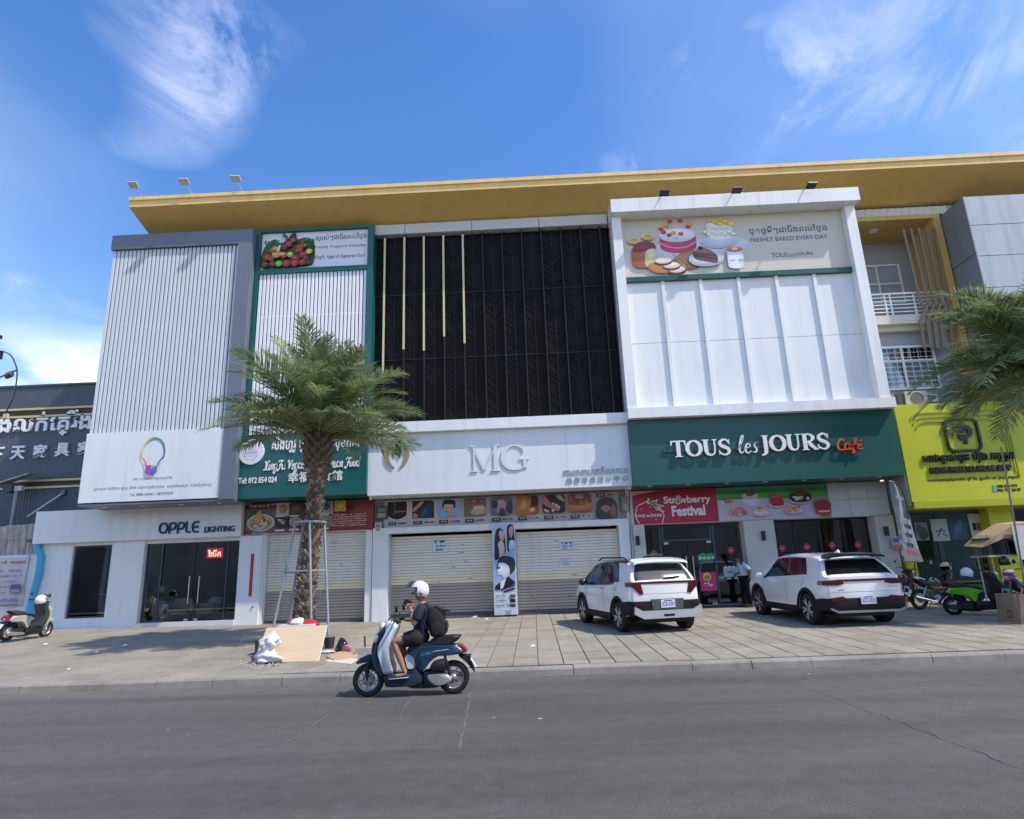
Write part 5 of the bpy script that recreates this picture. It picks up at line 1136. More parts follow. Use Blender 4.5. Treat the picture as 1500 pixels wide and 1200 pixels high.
MB().box(12.3, 20, 22.4, 22.8, .25, .46).build('plinth', mat('plinth_grey', (.2, .2, .2), .6), ps)
def sheet(name, px0, py0, px1, py1, Y, c_, lb, fn=None, grp=None):
    a_, b_ = at(px0, py1, Y), at(px1, py0, Y); t = thing(name, lb, 'poster', (a_.x, Y, a_.z), 0, grp); MB().box(a_.x, b_.x, Y-.004, Y+.004, a_.z, b_.z).build('sheet', mat('sheet_'+c_, hexc(c_), .45), t)
    if fn: q = Print(a_.x, a_.z, b_.x-a_.x, b_.z-a_.z, Y-.006); fn(q); q.build('print', t)
    return t
sheet('phone_poster', 1343, 765, 1357, 792, 22.57, '6f8088', 'leftmost grey poster in the phone shop window', lambda q: (q.curve([(.3, .1), (.3, .6), (.8, .7), (.95, .3), (.7, .05)], '302c3c'), q.curve([(.1, .5), (.3, .9), (.6, .7), (.4, .4)], '3a4450')), 'posters in the phone shop window')
sheet('phone_poster', 1368, 760, 1386, 793, 22.57, 'a8b4b8', 'pale poster with dark line drawing in the phone shop window', lambda q: (q.line([(.2, .4), (.5, .5), (.8, .45), (.6, .3), (.9, .2)], .04, '303840'), q.line([(.3, .2), (.6, .6)], .05, '404850')), 'posters in the phone shop window')
sheet('phone_poster', 1394, 757, 1412, 791, 22.57, '274a66', 'dark blue poster in the phone shop window', lambda q: q.curve([(.2, .2), (.4, .7), (.8, .8), (.6, .3)], '38688a'), 'posters in the phone shop window')
sheet('phone_poster', 1424, 752, 1446, 788, 22.57, 'c4cac8', 'white poster with row of phones in the phone shop window', lambda q: [q.rect(.14+.2*k, .3, .32+.2*k, .62, ('14181c', '8a5a40', 'b8764a', '4a2a20')[k]) for k in range(4)], 'posters in the phone shop window')
sheet('side_poster', 1309, 786, 1320, 806, 22.09, 'b8c0cc', 'small stacked notices on the yellow pier by the flag', lambda q: (q.rect(.1, .55, .9, .9, '6a7088'), q.rect(0, 0, 1, .4, 'c8784a')))
sf = thing('shelf_unit', 'lime yellow shelf racks behind the phone shop glass', 'shelves', (14, 23, .5))
for i in range(4):
    for x0 in (13.0, 14.3): MB().box(x0, x0+1.1, 22.95, 23.3, .85+i*.22, .90+i*.22).build('shelf', mat('shelf_lime', (.30, .36, .05), .5), sf)
for x0 in (13.0, 14.05, 14.3, 15.35): MB().box(x0, x0+.04, 22.95, 23.3, .5, 1.65).build('post', mat('shelf_lime', (.3, .36, .05), .5), sf)
# fascia
yf = thing('phone_sign', 'lime yellow sign box with raised black letters and square emblem', 'sign', (15, 21.2, 3.5))
MB().box(12.30, 19.5, 21.2, 22.5, 3.52, 6.76).build('box', YEL, yf)
MB().box(12.34, 19.5, 21.19, 22.2, 3.30, 3.519).build('underside', YELD, yf)
MB().box(12.22, 12.298, 21.25, 22.5, 3.4, 6.72).build('return_trim', mat('trim_grey', (.4, .4, .4), .5), yf)
for k in range(3):                                # stepped rounded border lines
    x0, z1 = X(1331+k*4, 608+k*6, 21.2), Z(1360, 605+k*6.5, 21.2); m = MB(); pts = [(x0, z1-.9+.0), (x0, z1-.35)]
    pts = [(x0+.35-.35*math.cos(R(t)), z1-.35+.35*math.sin(R(t))) for t in range(20, 91, 10)]+[(X(1448-k*4, 600, 21.2), z1)]+[(X(1448-k*4, 600, 21.2)+.5*math.sin(R(t)), z1-.5+.5*math.cos(R(t))) for t in range(10, 91, 10)]+[(X(1448-k*4, 600, 21.2)+.5, 4.2+.15*k)]
    for a_, b_ in zip(pts, pts[1:]): m.bar((a_[0], 21.185-.002*k, a_[1]), (b_[0], 21.185-.002*k, b_[1]), .045, .03, up=Vector((0, 1, 0)))
    m.build('border_step', YELD, yf)
ZY = 21.13
c0 = at(1411, 637, ZY); rr = .62; m = MB()
def rsq(r, q): return [(c0.x+sx*(r-q)+q*math.cos(R(a_)), c0.z+sz*(r-q)+q*math.sin(R(a_))) for sx, sz, a0 in ((1, 1, 0), (-1, 1, 90), (-1, -1, 180), (1, -1, 270)) for a_ in range(a0, a0+91, 18)]
o_, i_ = rsq(.56, .2), rsq(.49, .15); n_ = len(o_)
for (A, B) in (((21.13, 21.198), None),):
    vs = [(x, ZY, z) for x, z in o_]+[(x, ZY, z) for x, z in i_]+[(x, 21.198, z) for x, z in o_]+[(x, 21.198, z) for x, z in i_]
    m.add(vs, [f_ for k in range(n_) for f_ in ((k, (k+1) % n_, n_+(k+1) % n_, n_+k), (k, 2*n_+k, 2*n_+(k+1) % n_, (k+1) % n_), (n_+k, n_+(k+1) % n_, 3*n_+(k+1) % n_, 3*n_+k))])
m.build('emblem_border', BLK, yf)
emb = Strokes().st([(.12, .82), (.55, .86), (.8, .68), (.72, .45), (.45, .40)], [.10, .16, .20, .18, .12]).st([(.2, .62), (.5, .66), (.56, .58)], [.1, .14, .1]).st([(.32, .50), (.36, .32), (.62, .28)], [.12, .16, .1]).st([(.55, .34), (.52, .05)], .12, False)
draw('emblem', [(emb, 0)], c0.x-.33, c0.z-.34, .74, ZY, .06, mat('emblem_slate', (.025, .03, .033), .4), yf)
tpx('lettering', 'ហាងទូរស័ព្ទ ហ៊ុង ភក្ត្រា', 1353, 674, 1485, 664, ZY, .42, LTRB, yf, .06, bold=.015)
tpx('lettering', 'PHENG PHEAKTRA PHONE SHOP', 1363, 689, 1482, 685, ZY, .21, LTRB, yf, .06, bold=.04)
tpx('lettering', 'មានលក់ទូរស័ព្ទៃដ្រគប់ម៉ាក ថ្មី និង (មួយទឹក េអៀតកុង កាមួយ)', 1359, 704, 1492, 698, 21.19, .15, LTRB, yf, .008)
tpx('lettering', '088 070 979', 1461, 712.5, 1490, 711.5, 21.19, .10, LTRB, yf, .008, bold=.03); tpx('lettering', '096 757 68 87', 1461, 718.5, 1496, 717, 21.19, .10, LTRB, yf, .008, bold=.03)
for py in (713, 718): q_ = at(1457.5, py, 21.19); MB().box(q_.x-.07, q_.x+.06, 21.185, 21.199, q_.z-.05, q_.z+.05).build('icon', mat('icon_teal', (.1, .42, .36), .5), yf)

# flat above
fl_ = thing('upper_flat', 'grey and ochre upper floors with balcony at the right', 'building', (15, 23, 6.8))
GW = mat('grey_render', (.34, .35, .38), .75, nscale=1, namt=.08, streak=.1)
BYF, BYB = 21.75, 23.5
zc = Z(1310, 322, BYF); zs_ = Z(1330, 466, BYF); zs0 = Z(1330, 482, BYF); xj = X(1367, 324, BYF)
MB().box(12.26, xj, BYB, 28, 6.6, 14.4).build('back_wall', GW, fl_)
MB().box(12.26, xj+.02, BYF, BYB+.3, zc-.0, zc+.16).build('balcony_ceiling', GOLD, fl_)
nr = 14
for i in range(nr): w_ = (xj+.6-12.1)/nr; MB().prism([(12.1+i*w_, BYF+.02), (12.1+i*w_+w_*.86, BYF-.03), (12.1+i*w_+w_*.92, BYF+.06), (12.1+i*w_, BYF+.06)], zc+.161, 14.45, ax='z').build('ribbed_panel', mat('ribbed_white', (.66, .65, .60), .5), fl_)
MB().box(12.2, 16.4, BYF+.061, BYF+.3, zc+.161, 14.5).build('rib_backing', mat('rib_backing_cream', (.45, .44, .40), .7), fl_)  # plain sheet behind the ribs, a darker cream than theirs
MB().box(xj, 15.60, BYF-.02, BYB+.3, 6.7, zc+.16).build('side_wall', GOLD, fl_)
MB().box(12.2, xj-.004, BYF-.1, BYB, zs0+.18, zs_+.1).build('balcony_slab', mat('cream_slab', (.62, .58, .50), .6, streak=.15, nscale=2, namt=.06), fl_)
MB().box(12.2, xj-.006, BYF+.1, BYB-.004, zs0-.02, zs0+.178).build('slab_drop', mat('cream_slab2', (.52, .48, .42), .6), fl_)
MB().box(12.26, xj-.008, BYF+.35, BYB-.006, 6.7, zs0-.022).build('second_floor_wall', GW, fl_)
# windows
def window(px0, py0, px1, py1, Y, name='window', rows=(.62,), cols=(.5,), fm=LTRW, cur=None, lattice=False):
    a_, b_ = at(px0, py1, Y), at(px1, py0, Y); x0, x1, z0, z1 = a_.x, b_.x, a_.z, b_.z
    f = frame_rect(name, x0, x1, z0, z1, Y, .07, fm, fl_)
    for r_ in rows: zz = z0+(z1-z0)*r_; MB().box(x0+.07, x1-.07, Y-.03, Y+.03, zz-.03, zz+.03).build('glazing_bar', fm, f)
    for c_ in cols: xx = x0+(x1-x0)*c_; MB().box(xx-.03, xx+.03, Y-.028, Y+.028, z0+.07, z1-.07).build('glazing_bar', fm, f)
    MB().box(x0+.05, x1-.05, Y+.035, Y+.04, z0+.05, z1-.05).build('pane', GLASSW, f)
    if cur is not None:
        m = MB(); k = 30; pts = [(x0+.05+(x1-x0-.1)*i/k, Y+.075+.02*math.sin(i*2.1)) for i in range(k+1)]
        m.add([(x_, y_, z0+.05) for x_, y_ in pts]+[(x_, y_, z1-.05) for x_, y_ in pts], [(i, i+1, k+2+i, k+1+i) for i in range(k)], 0, True); m.build('curtain', cur, f)
    if lattice:
        m = MB()
        for i in range(9): m.box(x0+.1+(x1-x0-.2)*i/8-.006, x0+.1+(x1-x0-.2)*i/8+.006, Y-.085, Y-.075, z0+.08, z1-.08)
        for i in range(9): m.box(x0+.08, x1-.08, Y-.098, Y-.086, z0+.1+(z1-z0-.2)*i/8-.006, z0+.1+(z1-z0-.2)*i/8+.006)
        tag(m.build('window_grille', LTRW, f), kind='stuff')
    return f
window(1258, 387, 1316, 447, BYB-.03, cur=mat('navy_curtain', (.03, .045, .09), .8), rows=(.5,))
window(1282, 505, 1366, 573, BYF+.30, cur=mat('pale_curtain', (.55, .70, .82), .8), lattice=True, rows=(.66,))
window(1290, 576, 1372, 592, BYF+.30, rows=(), cur=mat('pale_curtain', (.32, .48, .62), .8))
# railing
zt = Z(1300, 431, BYF); x0 = 12.3; x1 = xj-.25; m = MB(); zb_ = zs_+.10
rl = MB().box(x0, x1, BYF-.03, BYF+.03, zt-.03, zt+.03).build('railing', LTRW, fl_)
k = 6
for i in range(1, k): zz = zt-(zt-zb_-.08)*i/(k-.5); MB().box(x0, x1, BYF-.015, BYF+.015, zz-.018, zz+.018).build('rail_bar', LTRW, rl)
for xx in (x0+.02, X(1298, 450, BYF), X(1306, 450, BYF), X(1341, 450, BYF), x1-.02): MB().box(xx-.022, xx+.022, BYF-.022, BYF+.022, zb_, zt-.03).build('rail_post', LTRW, rl)
cl2 = MB(); cl2.lathe([(0, -.03), (.15, -.03), (.17, 0)], Matrix.Translation((X(1281, 345, 22.5), 22.5, zc)), 20); cl2.build('ceiling_lamp', LTRW, fl_)
# bent brown screen bars
BR = mat('bronze_bar', (.20, .15, .095), .45, nscale=3, namt=.2); YB_ = BYF-.16
for i in range(5):
    xt, xm_ = 1323+i*11.2, 1348+i*9.6
    pts = [at(xt, 336-i*.6, YB_), at(xm_, 441-i*1.2, YB_), at(xm_+14, 469, YB_), at(xm_+19, 512, YB_)]
    m = MB()
    for a_, b_ in zip(pts, pts[1:]): m.bar(a_, b_, .09, .05, up=Vector((0, 1, 0)))
    m.build('screen_bar', BR, fl_)
    if i > 0:
        pts = [at(xm_+1, 448-i*1.2, YB_-.06), at(xm_-9, 470, YB_-.06), at(xm_-4, 510, YB_-.06)]; m = MB()
        for a_, b_ in zip(pts, pts[1:]): m.bar(a_, b_, .09, .05, up=Vector((0, 1, 0)))
        m.build('screen_bar', BR, fl_)
# grey panelled bay
gb = thing('panelled_bay', 'grey-blue panelled bay projecting at the far right', 'building', (18, 21, 6.8))
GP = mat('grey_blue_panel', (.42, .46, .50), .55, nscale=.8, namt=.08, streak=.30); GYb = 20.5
xg = X(1410, 288, GYb); ztop = Z(1450, 287, GYb)
MB().box(xg+.01, 26, GYb+.03, 28, 6.8, ztop-.01).build('core', mat('bay_core', (.16, .17, .2), .7), gb)
zz = [ztop]+[Z(1440+i*10, 330+i*45, GYb) for i in range(3)]; dz_ = zz[1]-zz[2]; zz = [ztop, zz[1]]+[zz[1]-dz_*i for i in range(1, 5)]
for a_, b_ in zip(zz, zz[1:]):
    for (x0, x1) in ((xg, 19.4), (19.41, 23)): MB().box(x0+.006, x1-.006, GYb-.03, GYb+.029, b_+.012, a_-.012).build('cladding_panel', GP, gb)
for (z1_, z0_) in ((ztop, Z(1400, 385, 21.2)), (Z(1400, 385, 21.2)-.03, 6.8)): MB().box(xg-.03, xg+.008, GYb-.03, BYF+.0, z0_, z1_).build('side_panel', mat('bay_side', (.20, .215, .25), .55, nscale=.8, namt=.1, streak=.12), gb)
# air conditioner on the yellow sign
ac = thing('air_conditioner', 'cream outdoor air conditioner unit above the yellow sign', 'air conditioner', (14, 21.6, 6.76))
a, c = at(1327, 592, 21.5), at(1352, 579, 21.5); ACM = mat('ac_cream', (.55, .50, .44), .5)
MB().box(a.x, c.x+.1, 21.45, 21.8, 6.77, 7.28).build('casing', ACM, ac); m = MB(); m.lathe([(0, .0), (.2, .0), (.21, .012), (.21, -.01)], Matrix.Translation((a.x+.38, 21.44, 7.03)) @ Matrix.Rotation(R(90), 4, 'X'), 24); m.build('fan_grille', mat('ac_grille', (.16, .14, .13), .5), ac); MB().box(a.x-.2, a.x-.01, 21.5, 21.8, 6.77, 7.25).build('side_vent', mat('ac_dark', (.08, .08, .085), .5), ac)

# ================================================================== furniture store (left)
DY = 24.0
fst = thing('furniture_store', 'slate blue ribbed furniture store wall with gold trim lines', 'building', (-24, DY, 0))
RIB = mat('slate_ribbed_sheet', (.072, .084, .112), .5, nscale=.5, namt=.15, streak=.12)
zt0 = Z(70, 566, DY); zb0 = Z(60, 768, DY)
m = MB(); xs_ = np.arange(-30, -14.2, .06); ys_ = [DY+(.006 if i % 2 else -.006) for i in range(len(xs_))]; k = len(xs_)
m.add([(x, y, zb0) for x, y in zip(xs_, ys_)]+[(x, y, zt0) for x, y in zip(xs_, ys_)], [(i, i+1, k+i+1, k+i) for i in range(k-1)]); m.build('ribbed_wall', RIB, fst)
MB().box(-30, -14.2, DY+.03, 34, .2, zt0-.02).build('building_core', mat('slate_core', (.05, .06, .085), .8), fst)
MB().box(-30, -14.2, DY-.05, DY+.05, zt0, zt0+.08).build('parapet_cap', mat('cap_dark', (.06, .065, .075), .5), fst)
MB().box(-30, -14.2, DY-.06, DY+.04, zb0-.3, zb0).build('bottom_band', mat('band_dark', (.02, .025, .04), .5), fst)
GT = mat('gold_trim', (.60, .48, .24), .4, metal=.2)
for (pa, pb) in ((599, 610), (704, 714)):
    za, zb_ = Z(70, pa, DY), Z(70, pb, DY); MB().box(-30, -14.2, DY-.03, DY-.013, zb_, za).build('trim_recess', mat('trim_brown', (.05, .035, .025), .6), fst)
    for zz_ in (za, zb_): MB().box(-30, -14.2, DY-.08, DY-.031, zz_-.04, zz_+.04).build('gold_trim', GT, fst)
fl2 = thing('store_lettering', 'large white raised Khmer and Chinese letters on the slate wall', 'lettering', (-18, DY, 7))
LY = DY-.08; a, c = at(-62, 634, LY), at(131, 618, LY); zc_ = Z(70, 624, LY)
text('lettering', 'ហាងលក់េគ្រីង', at(-4, 630, LY).x-1.2, at(133, 622, LY).x, zc_-.40, zc_+.62, LY, LTRW, fl2, .07, bold=.02)
for i, ch in enumerate('天家具家'):
    p = at(26+i*32.5, 662-i*2.2, LY); text('lettering', ch, p.x-.29, p.x+.29, p.z-.30, p.z+.24, LY, LTRW, fl2, .07, bold=.03)
p = at(-7, 664, LY); text('lettering', '下', p.x-.29, p.x+.29, p.z-.30, p.z+.24, LY, LTRW, fl2, .07, bold=.03)
# low white wall with rusty sheets
lw = thing('boundary_wall', 'low white painted wall left of the lighting shop', 'wall', (-19, 22.9, .4))
WY = 22.75; ztw = Z(30, 813, WY)
MB().box(-26, -16.6, WY, WY+.2, .3, ztw).build('wall', WPAINT, lw)
rs = thing('sheet_fence', 'rusty corrugated metal sheets above the low white wall', 'fence', (-20, WY, ztw))
RU = mat('rusty_sheet', (.42, .37, .33), .8, nscale=4.0, namt=1.1, sc3=(2.5, 1, .35)); zr0, zr1 = Z(30, 811, WY), Z(30, 768, WY)
for j, (zl, zh, yo) in enumerate(((zr0-.05, (zr0+zr1)/2+.06, 0.0), ((zr0+zr1)/2-.02, zr1, -.03))):
    x = -25.0
    while x < -16.9:
        m = MB(); n_ = 12; w_ = .8; q = [(x+w_*i/n_, WY+.12+yo+.035*math.sin(2*math.pi*i/4)) for i in range(n_+1)]; g_ = random.Random(int(x*7)+j); dz_ = g_.uniform(-.05, .05)
        m.add([(a_, b_, zl) for a_, b_ in q]+[(a_, b_, zh+dz_) for a_, b_ in q], [(i, i+1, n_+2+i, n_+1+i) for i in range(n_)], 0, True); m.build('corrugated_sheet', RU, rs); x += w_-.05
gt_ = MB(); a = at(57, 793, WY-.1); gt_.box(a.x-.35, a.x+.2, WY-.2, WY+.1, a.z-.03, a.z+.06); gt_.build('gutter_end', mat('gutter_dark', (.13, .12, .11), .7), rs)
# banner
bn_ = thing('wall_banner', 'faded white vinyl banner hung on the low white wall', 'banner', (-19, WY, 1))
p, q = at(-20, 890, WY-.03), at(43, 815, WY-.03); k = 16
m = MB(); pts = []
for j in range(9):
    for i in range(k+1):
        u, v = i/k, j/8; pts.append((p.x+(q.x-p.x)*u+.02*math.sin(v*9), WY-.04-.02*math.sin(u*11+v*3), p.z+(q.z-p.z)*v-.10*math.sin(math.pi*u)*(v-.3)*.6))
m.add(pts, [(j*(k+1)+i, j*(k+1)+i+1, (j+1)*(k+1)+i+1, (j+1)*(k+1)+i) for j in range(8) for i in range(k)], 0, True); m.build('sheet', mat('vinyl_white', (.60, .58, .60), .5, nscale=2, namt=.05), bn_)
pr = Print(p.x, p.z, q.x-p.x, q.z-p.z, WY-.075); pr.scribble(.1, .86, .85, .07, 'c07a78', 1)
for i in range(5): pr.scribble(.08, .70-i*.11, .70 if i > 1 else .86, .05, '8a8fb8' if i % 2 else 'c08a94', 5+i)
pr.rrect(.68, .26, .97, .44, .05, '55608a'); pr.rect(.70, .28, .95, .34, '9aa4a0'); pr.scribble(.05, .09, .9, .08, '7a7a9c', 15); pr.rect(.0, .02, 1, .05, '6a6a9a'); tag(pr.build('print', bn_), kind='stuff')
for (u, v) in ((0, 1), (1, 1)): MB().cyl((q.x if u else p.x, WY-.05, q.z+.03), (q.x if u else p.x, WY+.0, q.z+.03), .015, 6).build('tie', BLK, bn_)
# blue downpipe
dp = thing('downpipe', 'bright blue drain pipe down the white wall corner', 'pipe', (-17.4, 22.6, .5)); BL = mat('blue_pvc', (.06, .40, .62), .4, nscale=2, namt=.08, streak=.15)
Yp = 22.2; m = MB(); m.tube([at(56, 796, Yp), at(55, 803, Yp), at(57, 809, Yp), at(60, 815, Yp), at(57, 840, Yp), at(50, 865, Yp), at(44, 890, Yp), at(40, 915, Yp)], .115, 12); m.build('pipe', BL, dp); m = MB(); m.tube([at(56, 797, Yp), at(56, 794, Yp)], [.125, .14], 12); m.build('collar', mat('collar_white', (.5, .6, .6), .5), dp)
# solar street lamp
sl_ = thing('solar_lamp', 'solar street lamp on a grey pole before the slate wall', 'street lamp', (-18.5, 23.4, .4)); SYl = 23.4
a, c = at(14, 772, SYl), at(25, 717, SYl); base = Vector((a.x-.0, SYl, gz(a.x, 23)))
m = MB(); m.tube([(c.x, SYl, .42), (c.x, SYl, c.z)], .075, 10); m.build('pole', mat('grey_pole', (.27, .29, .30), .5), sl_)
m = MB(); pA, pB = at(4, 709, SYl), at(48, 694, SYl); d_ = pB-pA
m.add([pA+Vector((0, -.25, .02)), pB+Vector((0, -.25, .0)), pB+Vector((0, .35, .12)), pA+Vector((0, .35, .12)), pA+Vector((0, -.25, -.03)), pB+Vector((0, -.25, -.05)), pB+Vector((0, .35, .07)), pA+Vector((0, .35, .07))], [(0, 1, 2, 3), (7, 6, 5, 4), (0, 4, 5, 1), (1, 5, 6, 2), (2, 6, 7, 3), (3, 7, 4, 0)]); m.build('solar_panel', mat('panel_back', (.33, .35, .36), .4), sl_)
h0, h1 = at(6, 712, SYl), at(22, 722, SYl); m = MB(); m.prism([(h0.x, h0.z), (h1.x, h0.z-.02), (h1.x, h1.z+.02), (h0.x+.25, h1.z)], SYl-.2, SYl+.2); m.build('lamp_head', mat('lamp_black', (.03, .035, .045), .4), sl_); MB().box(c.x-.12, c.x+.22, SYl-.08, SYl+.08, c.z-.06, c.z+.12).build('bracket', mat('bracket_grey', (.55, .57, .58), .5), sl_)
a, c = at(40, 757, DY-.5), at(93, 722, DY-.05); fp = thing('wall_rod', 'pale metal rod slanting out from the slate wall', 'rod', a); m = MB(); m.tube([a, c], .035, 8); m.build('rod', mat('rod_pale', (.6, .66, .64), .4), fp); MB().box(c.x-.08, c.x+.08, DY-.1, DY-.01, c.z-.08, c.z+.1).build('wall_plate', GREYF, fp)
# overhead line hardware at the left edge
ow = thing('power_line', 'drooping dark power cable with insulators at the upper left edge', 'cable', (-14, 17, 9)); OY = 17.0
pl_ = spline([at(x, y, OY) for x, y in ((-12, 514), (4, 515), (16, 521), (23, 535), (25, 545), (24, 560), (20, 580), (12, 598), (6, 606), (-6, 612))], 6)
m = MB(); m.tube(pl_, .018, 6); m.build('cable', BLK, ow)
m = MB(); m.tube([at(-10, 557, OY), at(25, 542, OY)], .022, 6); m.build('stay_rod', mat('rod_red', (.12, .05, .05), .5), ow)
for k in range(3): p = at(10.5+k*3, 550.5-k*1.3, OY); m = MB(); m.sphere(p, (.05, .09, .10), 10, 6); m.build('insulator', mat('porcelain_brown', (.09, .06, .05), .3), ow)
p = at(0, 494, OY); m = MB(); m.box(p.x-.15, p.x+.05, OY-.03, OY+.03, p.z-.05, p.z+.05); m.build('clamp', BLK, ow); p = at(1, 520, OY); MB().box(p.x-.2, p.x+.02, OY-.06, OY+.06, p.z-.12, p.z+.1).build('fuse_box', BLK, ow); p = at(8, 609, OY); MB().box(p.x-.05, p.x+.08, OY-.03, OY+.03, p.z-.08, p.z+.05).build('clamp', mat('clamp_pale', (.5, .48, .4), .5), ow)
# ================================================================== palms
def leafmat(name, a, b_, tr):
    m = bpy.data.materials.new(name); m.use_nodes = True; t = m.node_tree; t.nodes.clear(); o = N(t, 'ShaderNodeOutputMaterial')
    pos = N(t, 'ShaderNodeNewGeometry').outputs['Position']
    c = ramp(t, M2('ADD', M2('MULTIPLY', noise(t, pos, 2.2, 3, .6), .6, t=t), M2('MULTIPLY', noise(t, pos, 25, 2, .6), .4, t=t), t=t), [(.32, a), (.68, b_)])
    d = N(t, 'ShaderNodeBsdfPrincipled'); t.links.new(c, d.inputs['Base Color']); d.inputs['Roughness'].default_value = .42; d.inputs['Specular IOR Level'].default_value = .55
    tl = N(t, 'ShaderNodeBsdfTranslucent'); t.links.new(c, tl.inputs[0]); mxs = N(t, 'ShaderNodeMixShader'); mxs.inputs[0].default_value = tr
    t.links.new(d.outputs[0], mxs.inputs[1]); t.links.new(tl.outputs[0], mxs.inputs[2]); t.links.new(mxs.outputs[0], o.inputs[0]); return m
LEAF = leafmat('palm_leaf', (.105, .15, .062), (.36, .44, .22), .38); RACH = mat('palm_rachis', (.26, .27, .11), .5)
BARK = mat('palm_bark', (.13, .10, .075), .9, nscale=9, namt=.6, bump=.6, bscale=30); STUB = mat('leaf_base', (.15, .105, .075), .85, nscale=14, namt=.6); STUBP = mat('leaf_base_pale', (.33, .27, .19), .85, nscale=14, namt=.5)
def frond_mesh(elev, droop, L, seed, lean=0.0):
    g = random.Random(seed); m = MB(); n = 26; pts = []; p = Vector((0, 0, 0)); a = R(elev)
    for i in range(n+1):
        t = i/n; pts.append(p.copy()); an = a-R(droop)*t**1.5; p = p+Vector((math.cos(an), lean*t*.5, math.sin(an)))*(L/n)
    m.tube(pts, [.022*(1-.85*i/n)+.003 for i in range(n+1)], 5, 1)
    def P(t):
        x = t*n; i = min(int(x), n-1); return pts[i].lerp(pts[i+1], x-i)
    def D(t):
        i = min(int(t*n), n-1); return (pts[i+1]-pts[i]).normalized()
    k = 70
    for s_ in (-1, 1):
        for j in range(k):
            t = .10+.895*(j+g.uniform(-.3, .3))/k; t = min(max(t, .06), .995); q = P(t); d = D(t); side = Vector((0, 1, 0))*s_; up = side.cross(d)*s_; up = up if up.z > 0 else -up
            ln = L*(.09+.185*math.sin(math.pi*min(1, (t*.92+.12)))**.8)*g.uniform(.8, 1.12); fw = .55+.75*t+g.uniform(-.22, .22); v = g.uniform(.05, .95)*(1-.3*t)
            dr = (d*fw+side+up*v).normalized(); w_ = .021*g.uniform(.8, 1.25)*(1-.45*t)
            wv = dr.cross(up).normalized()*w_; mid = q+dr*ln*.45; tip = q+dr*ln-Vector((0, 0, 1))*ln*g.uniform(.05, .28); nn = up*w_*.5
            m.add([q-wv*.5, q+wv*.5, mid+wv, mid-wv, tip], [(0, 1, 2, 3), (3, 2, 4)], 0)
    return m.mesh('frond', [LEAF, RACH])
FR = {}
def frond(elev, seed, xd=0):
    e = int(round(elev/15.0)*15); v = seed % 3; k = (e, v, xd)
    if k not in FR:
        dr = {75: 42, 60: 50, 45: 52, 30: 46, 15: 40, 0: 34, -15: 30, 90: 28}[e]+(-8, 8, 0)[v]+xd; FR[k] = frond_mesh(e, dr, 2.35+.12*v, 100+e+7*v+xd, (-.25, .2, 0)[v])
    return FR[k]
def palm(label, base, lean, trunk_pts, crown, seed, plan, scale=1.0, xd=0):
    g = random.Random(seed); t = thing('palm_tree', label, 'palm tree', base, 0, 'date palms on the forecourt')
    tp = spline([Vector(p[:3]) for p in trunk_pts], 8); rr = []
    for i, q in enumerate(tp):
        f = i/(len(tp)-1)*(len(trunk_pts)-1); k = min(int(f), len(trunk_pts)-2); rr.append(trunk_pts[k][3]+(trunk_pts[k+1][3]-trunk_pts[k][3])*(f-k))
    m = MB(); m.tube(tp, rr, 18); m.build('trunk', BARK, t)
    m = MB(); tot = len(tp)-1; row = 0; zacc = 0.0
    L = sum((tp[i+1]-tp[i]).length for i in range(tot)); s_ = .08
    while s_ < L-.05:
        acc = 0
        for i in range(tot):
            l_ = (tp[i+1]-tp[i]).length
            if acc+l_ >= s_: break
            acc += l_
        f = (s_-acc)/l_; c_ = tp[i].lerp(tp[i+1], f); r_ = rr[i]+(rr[i+1]-rr[i])*f; top = s_ > L-1.05
        nper = 10; hh = .12 if not top else .16
        for j in range(nper):
            a_ = 2*math.pi*(j+.5*(row % 2))/nper+g.uniform(-.1, .1); d = Vector((math.cos(a_), math.sin(a_), 0)); sd_ = Vector((-d.y, d.x, 0)); w_ = r_*.33*g.uniform(.75, 1.15); o_ = g.uniform(.045, .08) if not top else g.uniform(.06, .13)
            b0 = c_+d*(r_-.01)-Vector((0, 0, hh*.5)); tipz = hh*g.uniform(.3, .6); tp_ = c_+d*(r_+o_)+Vector((0, 0, tipz))
            vs = [b0-sd_*w_, b0+sd_*w_, tp_+sd_*w_*.55, tp_-sd_*w_*.55, c_+d*(r_-.02)+Vector((0, 0, tipz+.01))+sd_*w_*.5, c_+d*(r_-.02)+Vector((0, 0, tipz+.01))-sd_*w_*.5]
            m.add(vs, [(0, 1, 2, 3), (3, 2, 4, 5), (0, 3, 5), (1, 4, 2)], 1 if (g.random() < .42 and not top) else 0)
        s_ += hh*.82; row += 1
    tag(m.build('leaf_bases', [STUB, STUBP], t, fixn=False), kind='stuff')
    m = MB()                                       # dry fibres wound round the trunk
    for k in range(26):
        i = g.randint(int(tot*.35), int(tot*.85)); a0 = g.uniform(0, 6.28); pts = []
        for j in range(8): a_ = a0+j*.22; q = tp[i]+Vector((math.cos(a_), math.sin(a_), 0))*(rr[i]+.045)+Vector((0, 0, j*g.uniform(.02, .05))); pts.append(q)
        m.tube(pts, .008, 4)
    tag(m.build('fibres', mat('dry_fibre', (.42, .34, .22), .8), t), kind='stuff')
    for i, (az, el_, sc_) in enumerate(plan):
        o = inst('frond', frond(el_, i, xd), t, Vector(crown)+Vector((math.cos(R(az)), math.sin(R(az)), 0))*.12+Vector((0, 0, -.25*(1-el_/80.0)))); o.rotation_euler = (g.uniform(-.35, .35), g.uniform(-.08, .08), R(az)); k = sc_*scale; o.scale = (k, k, k)
    return t
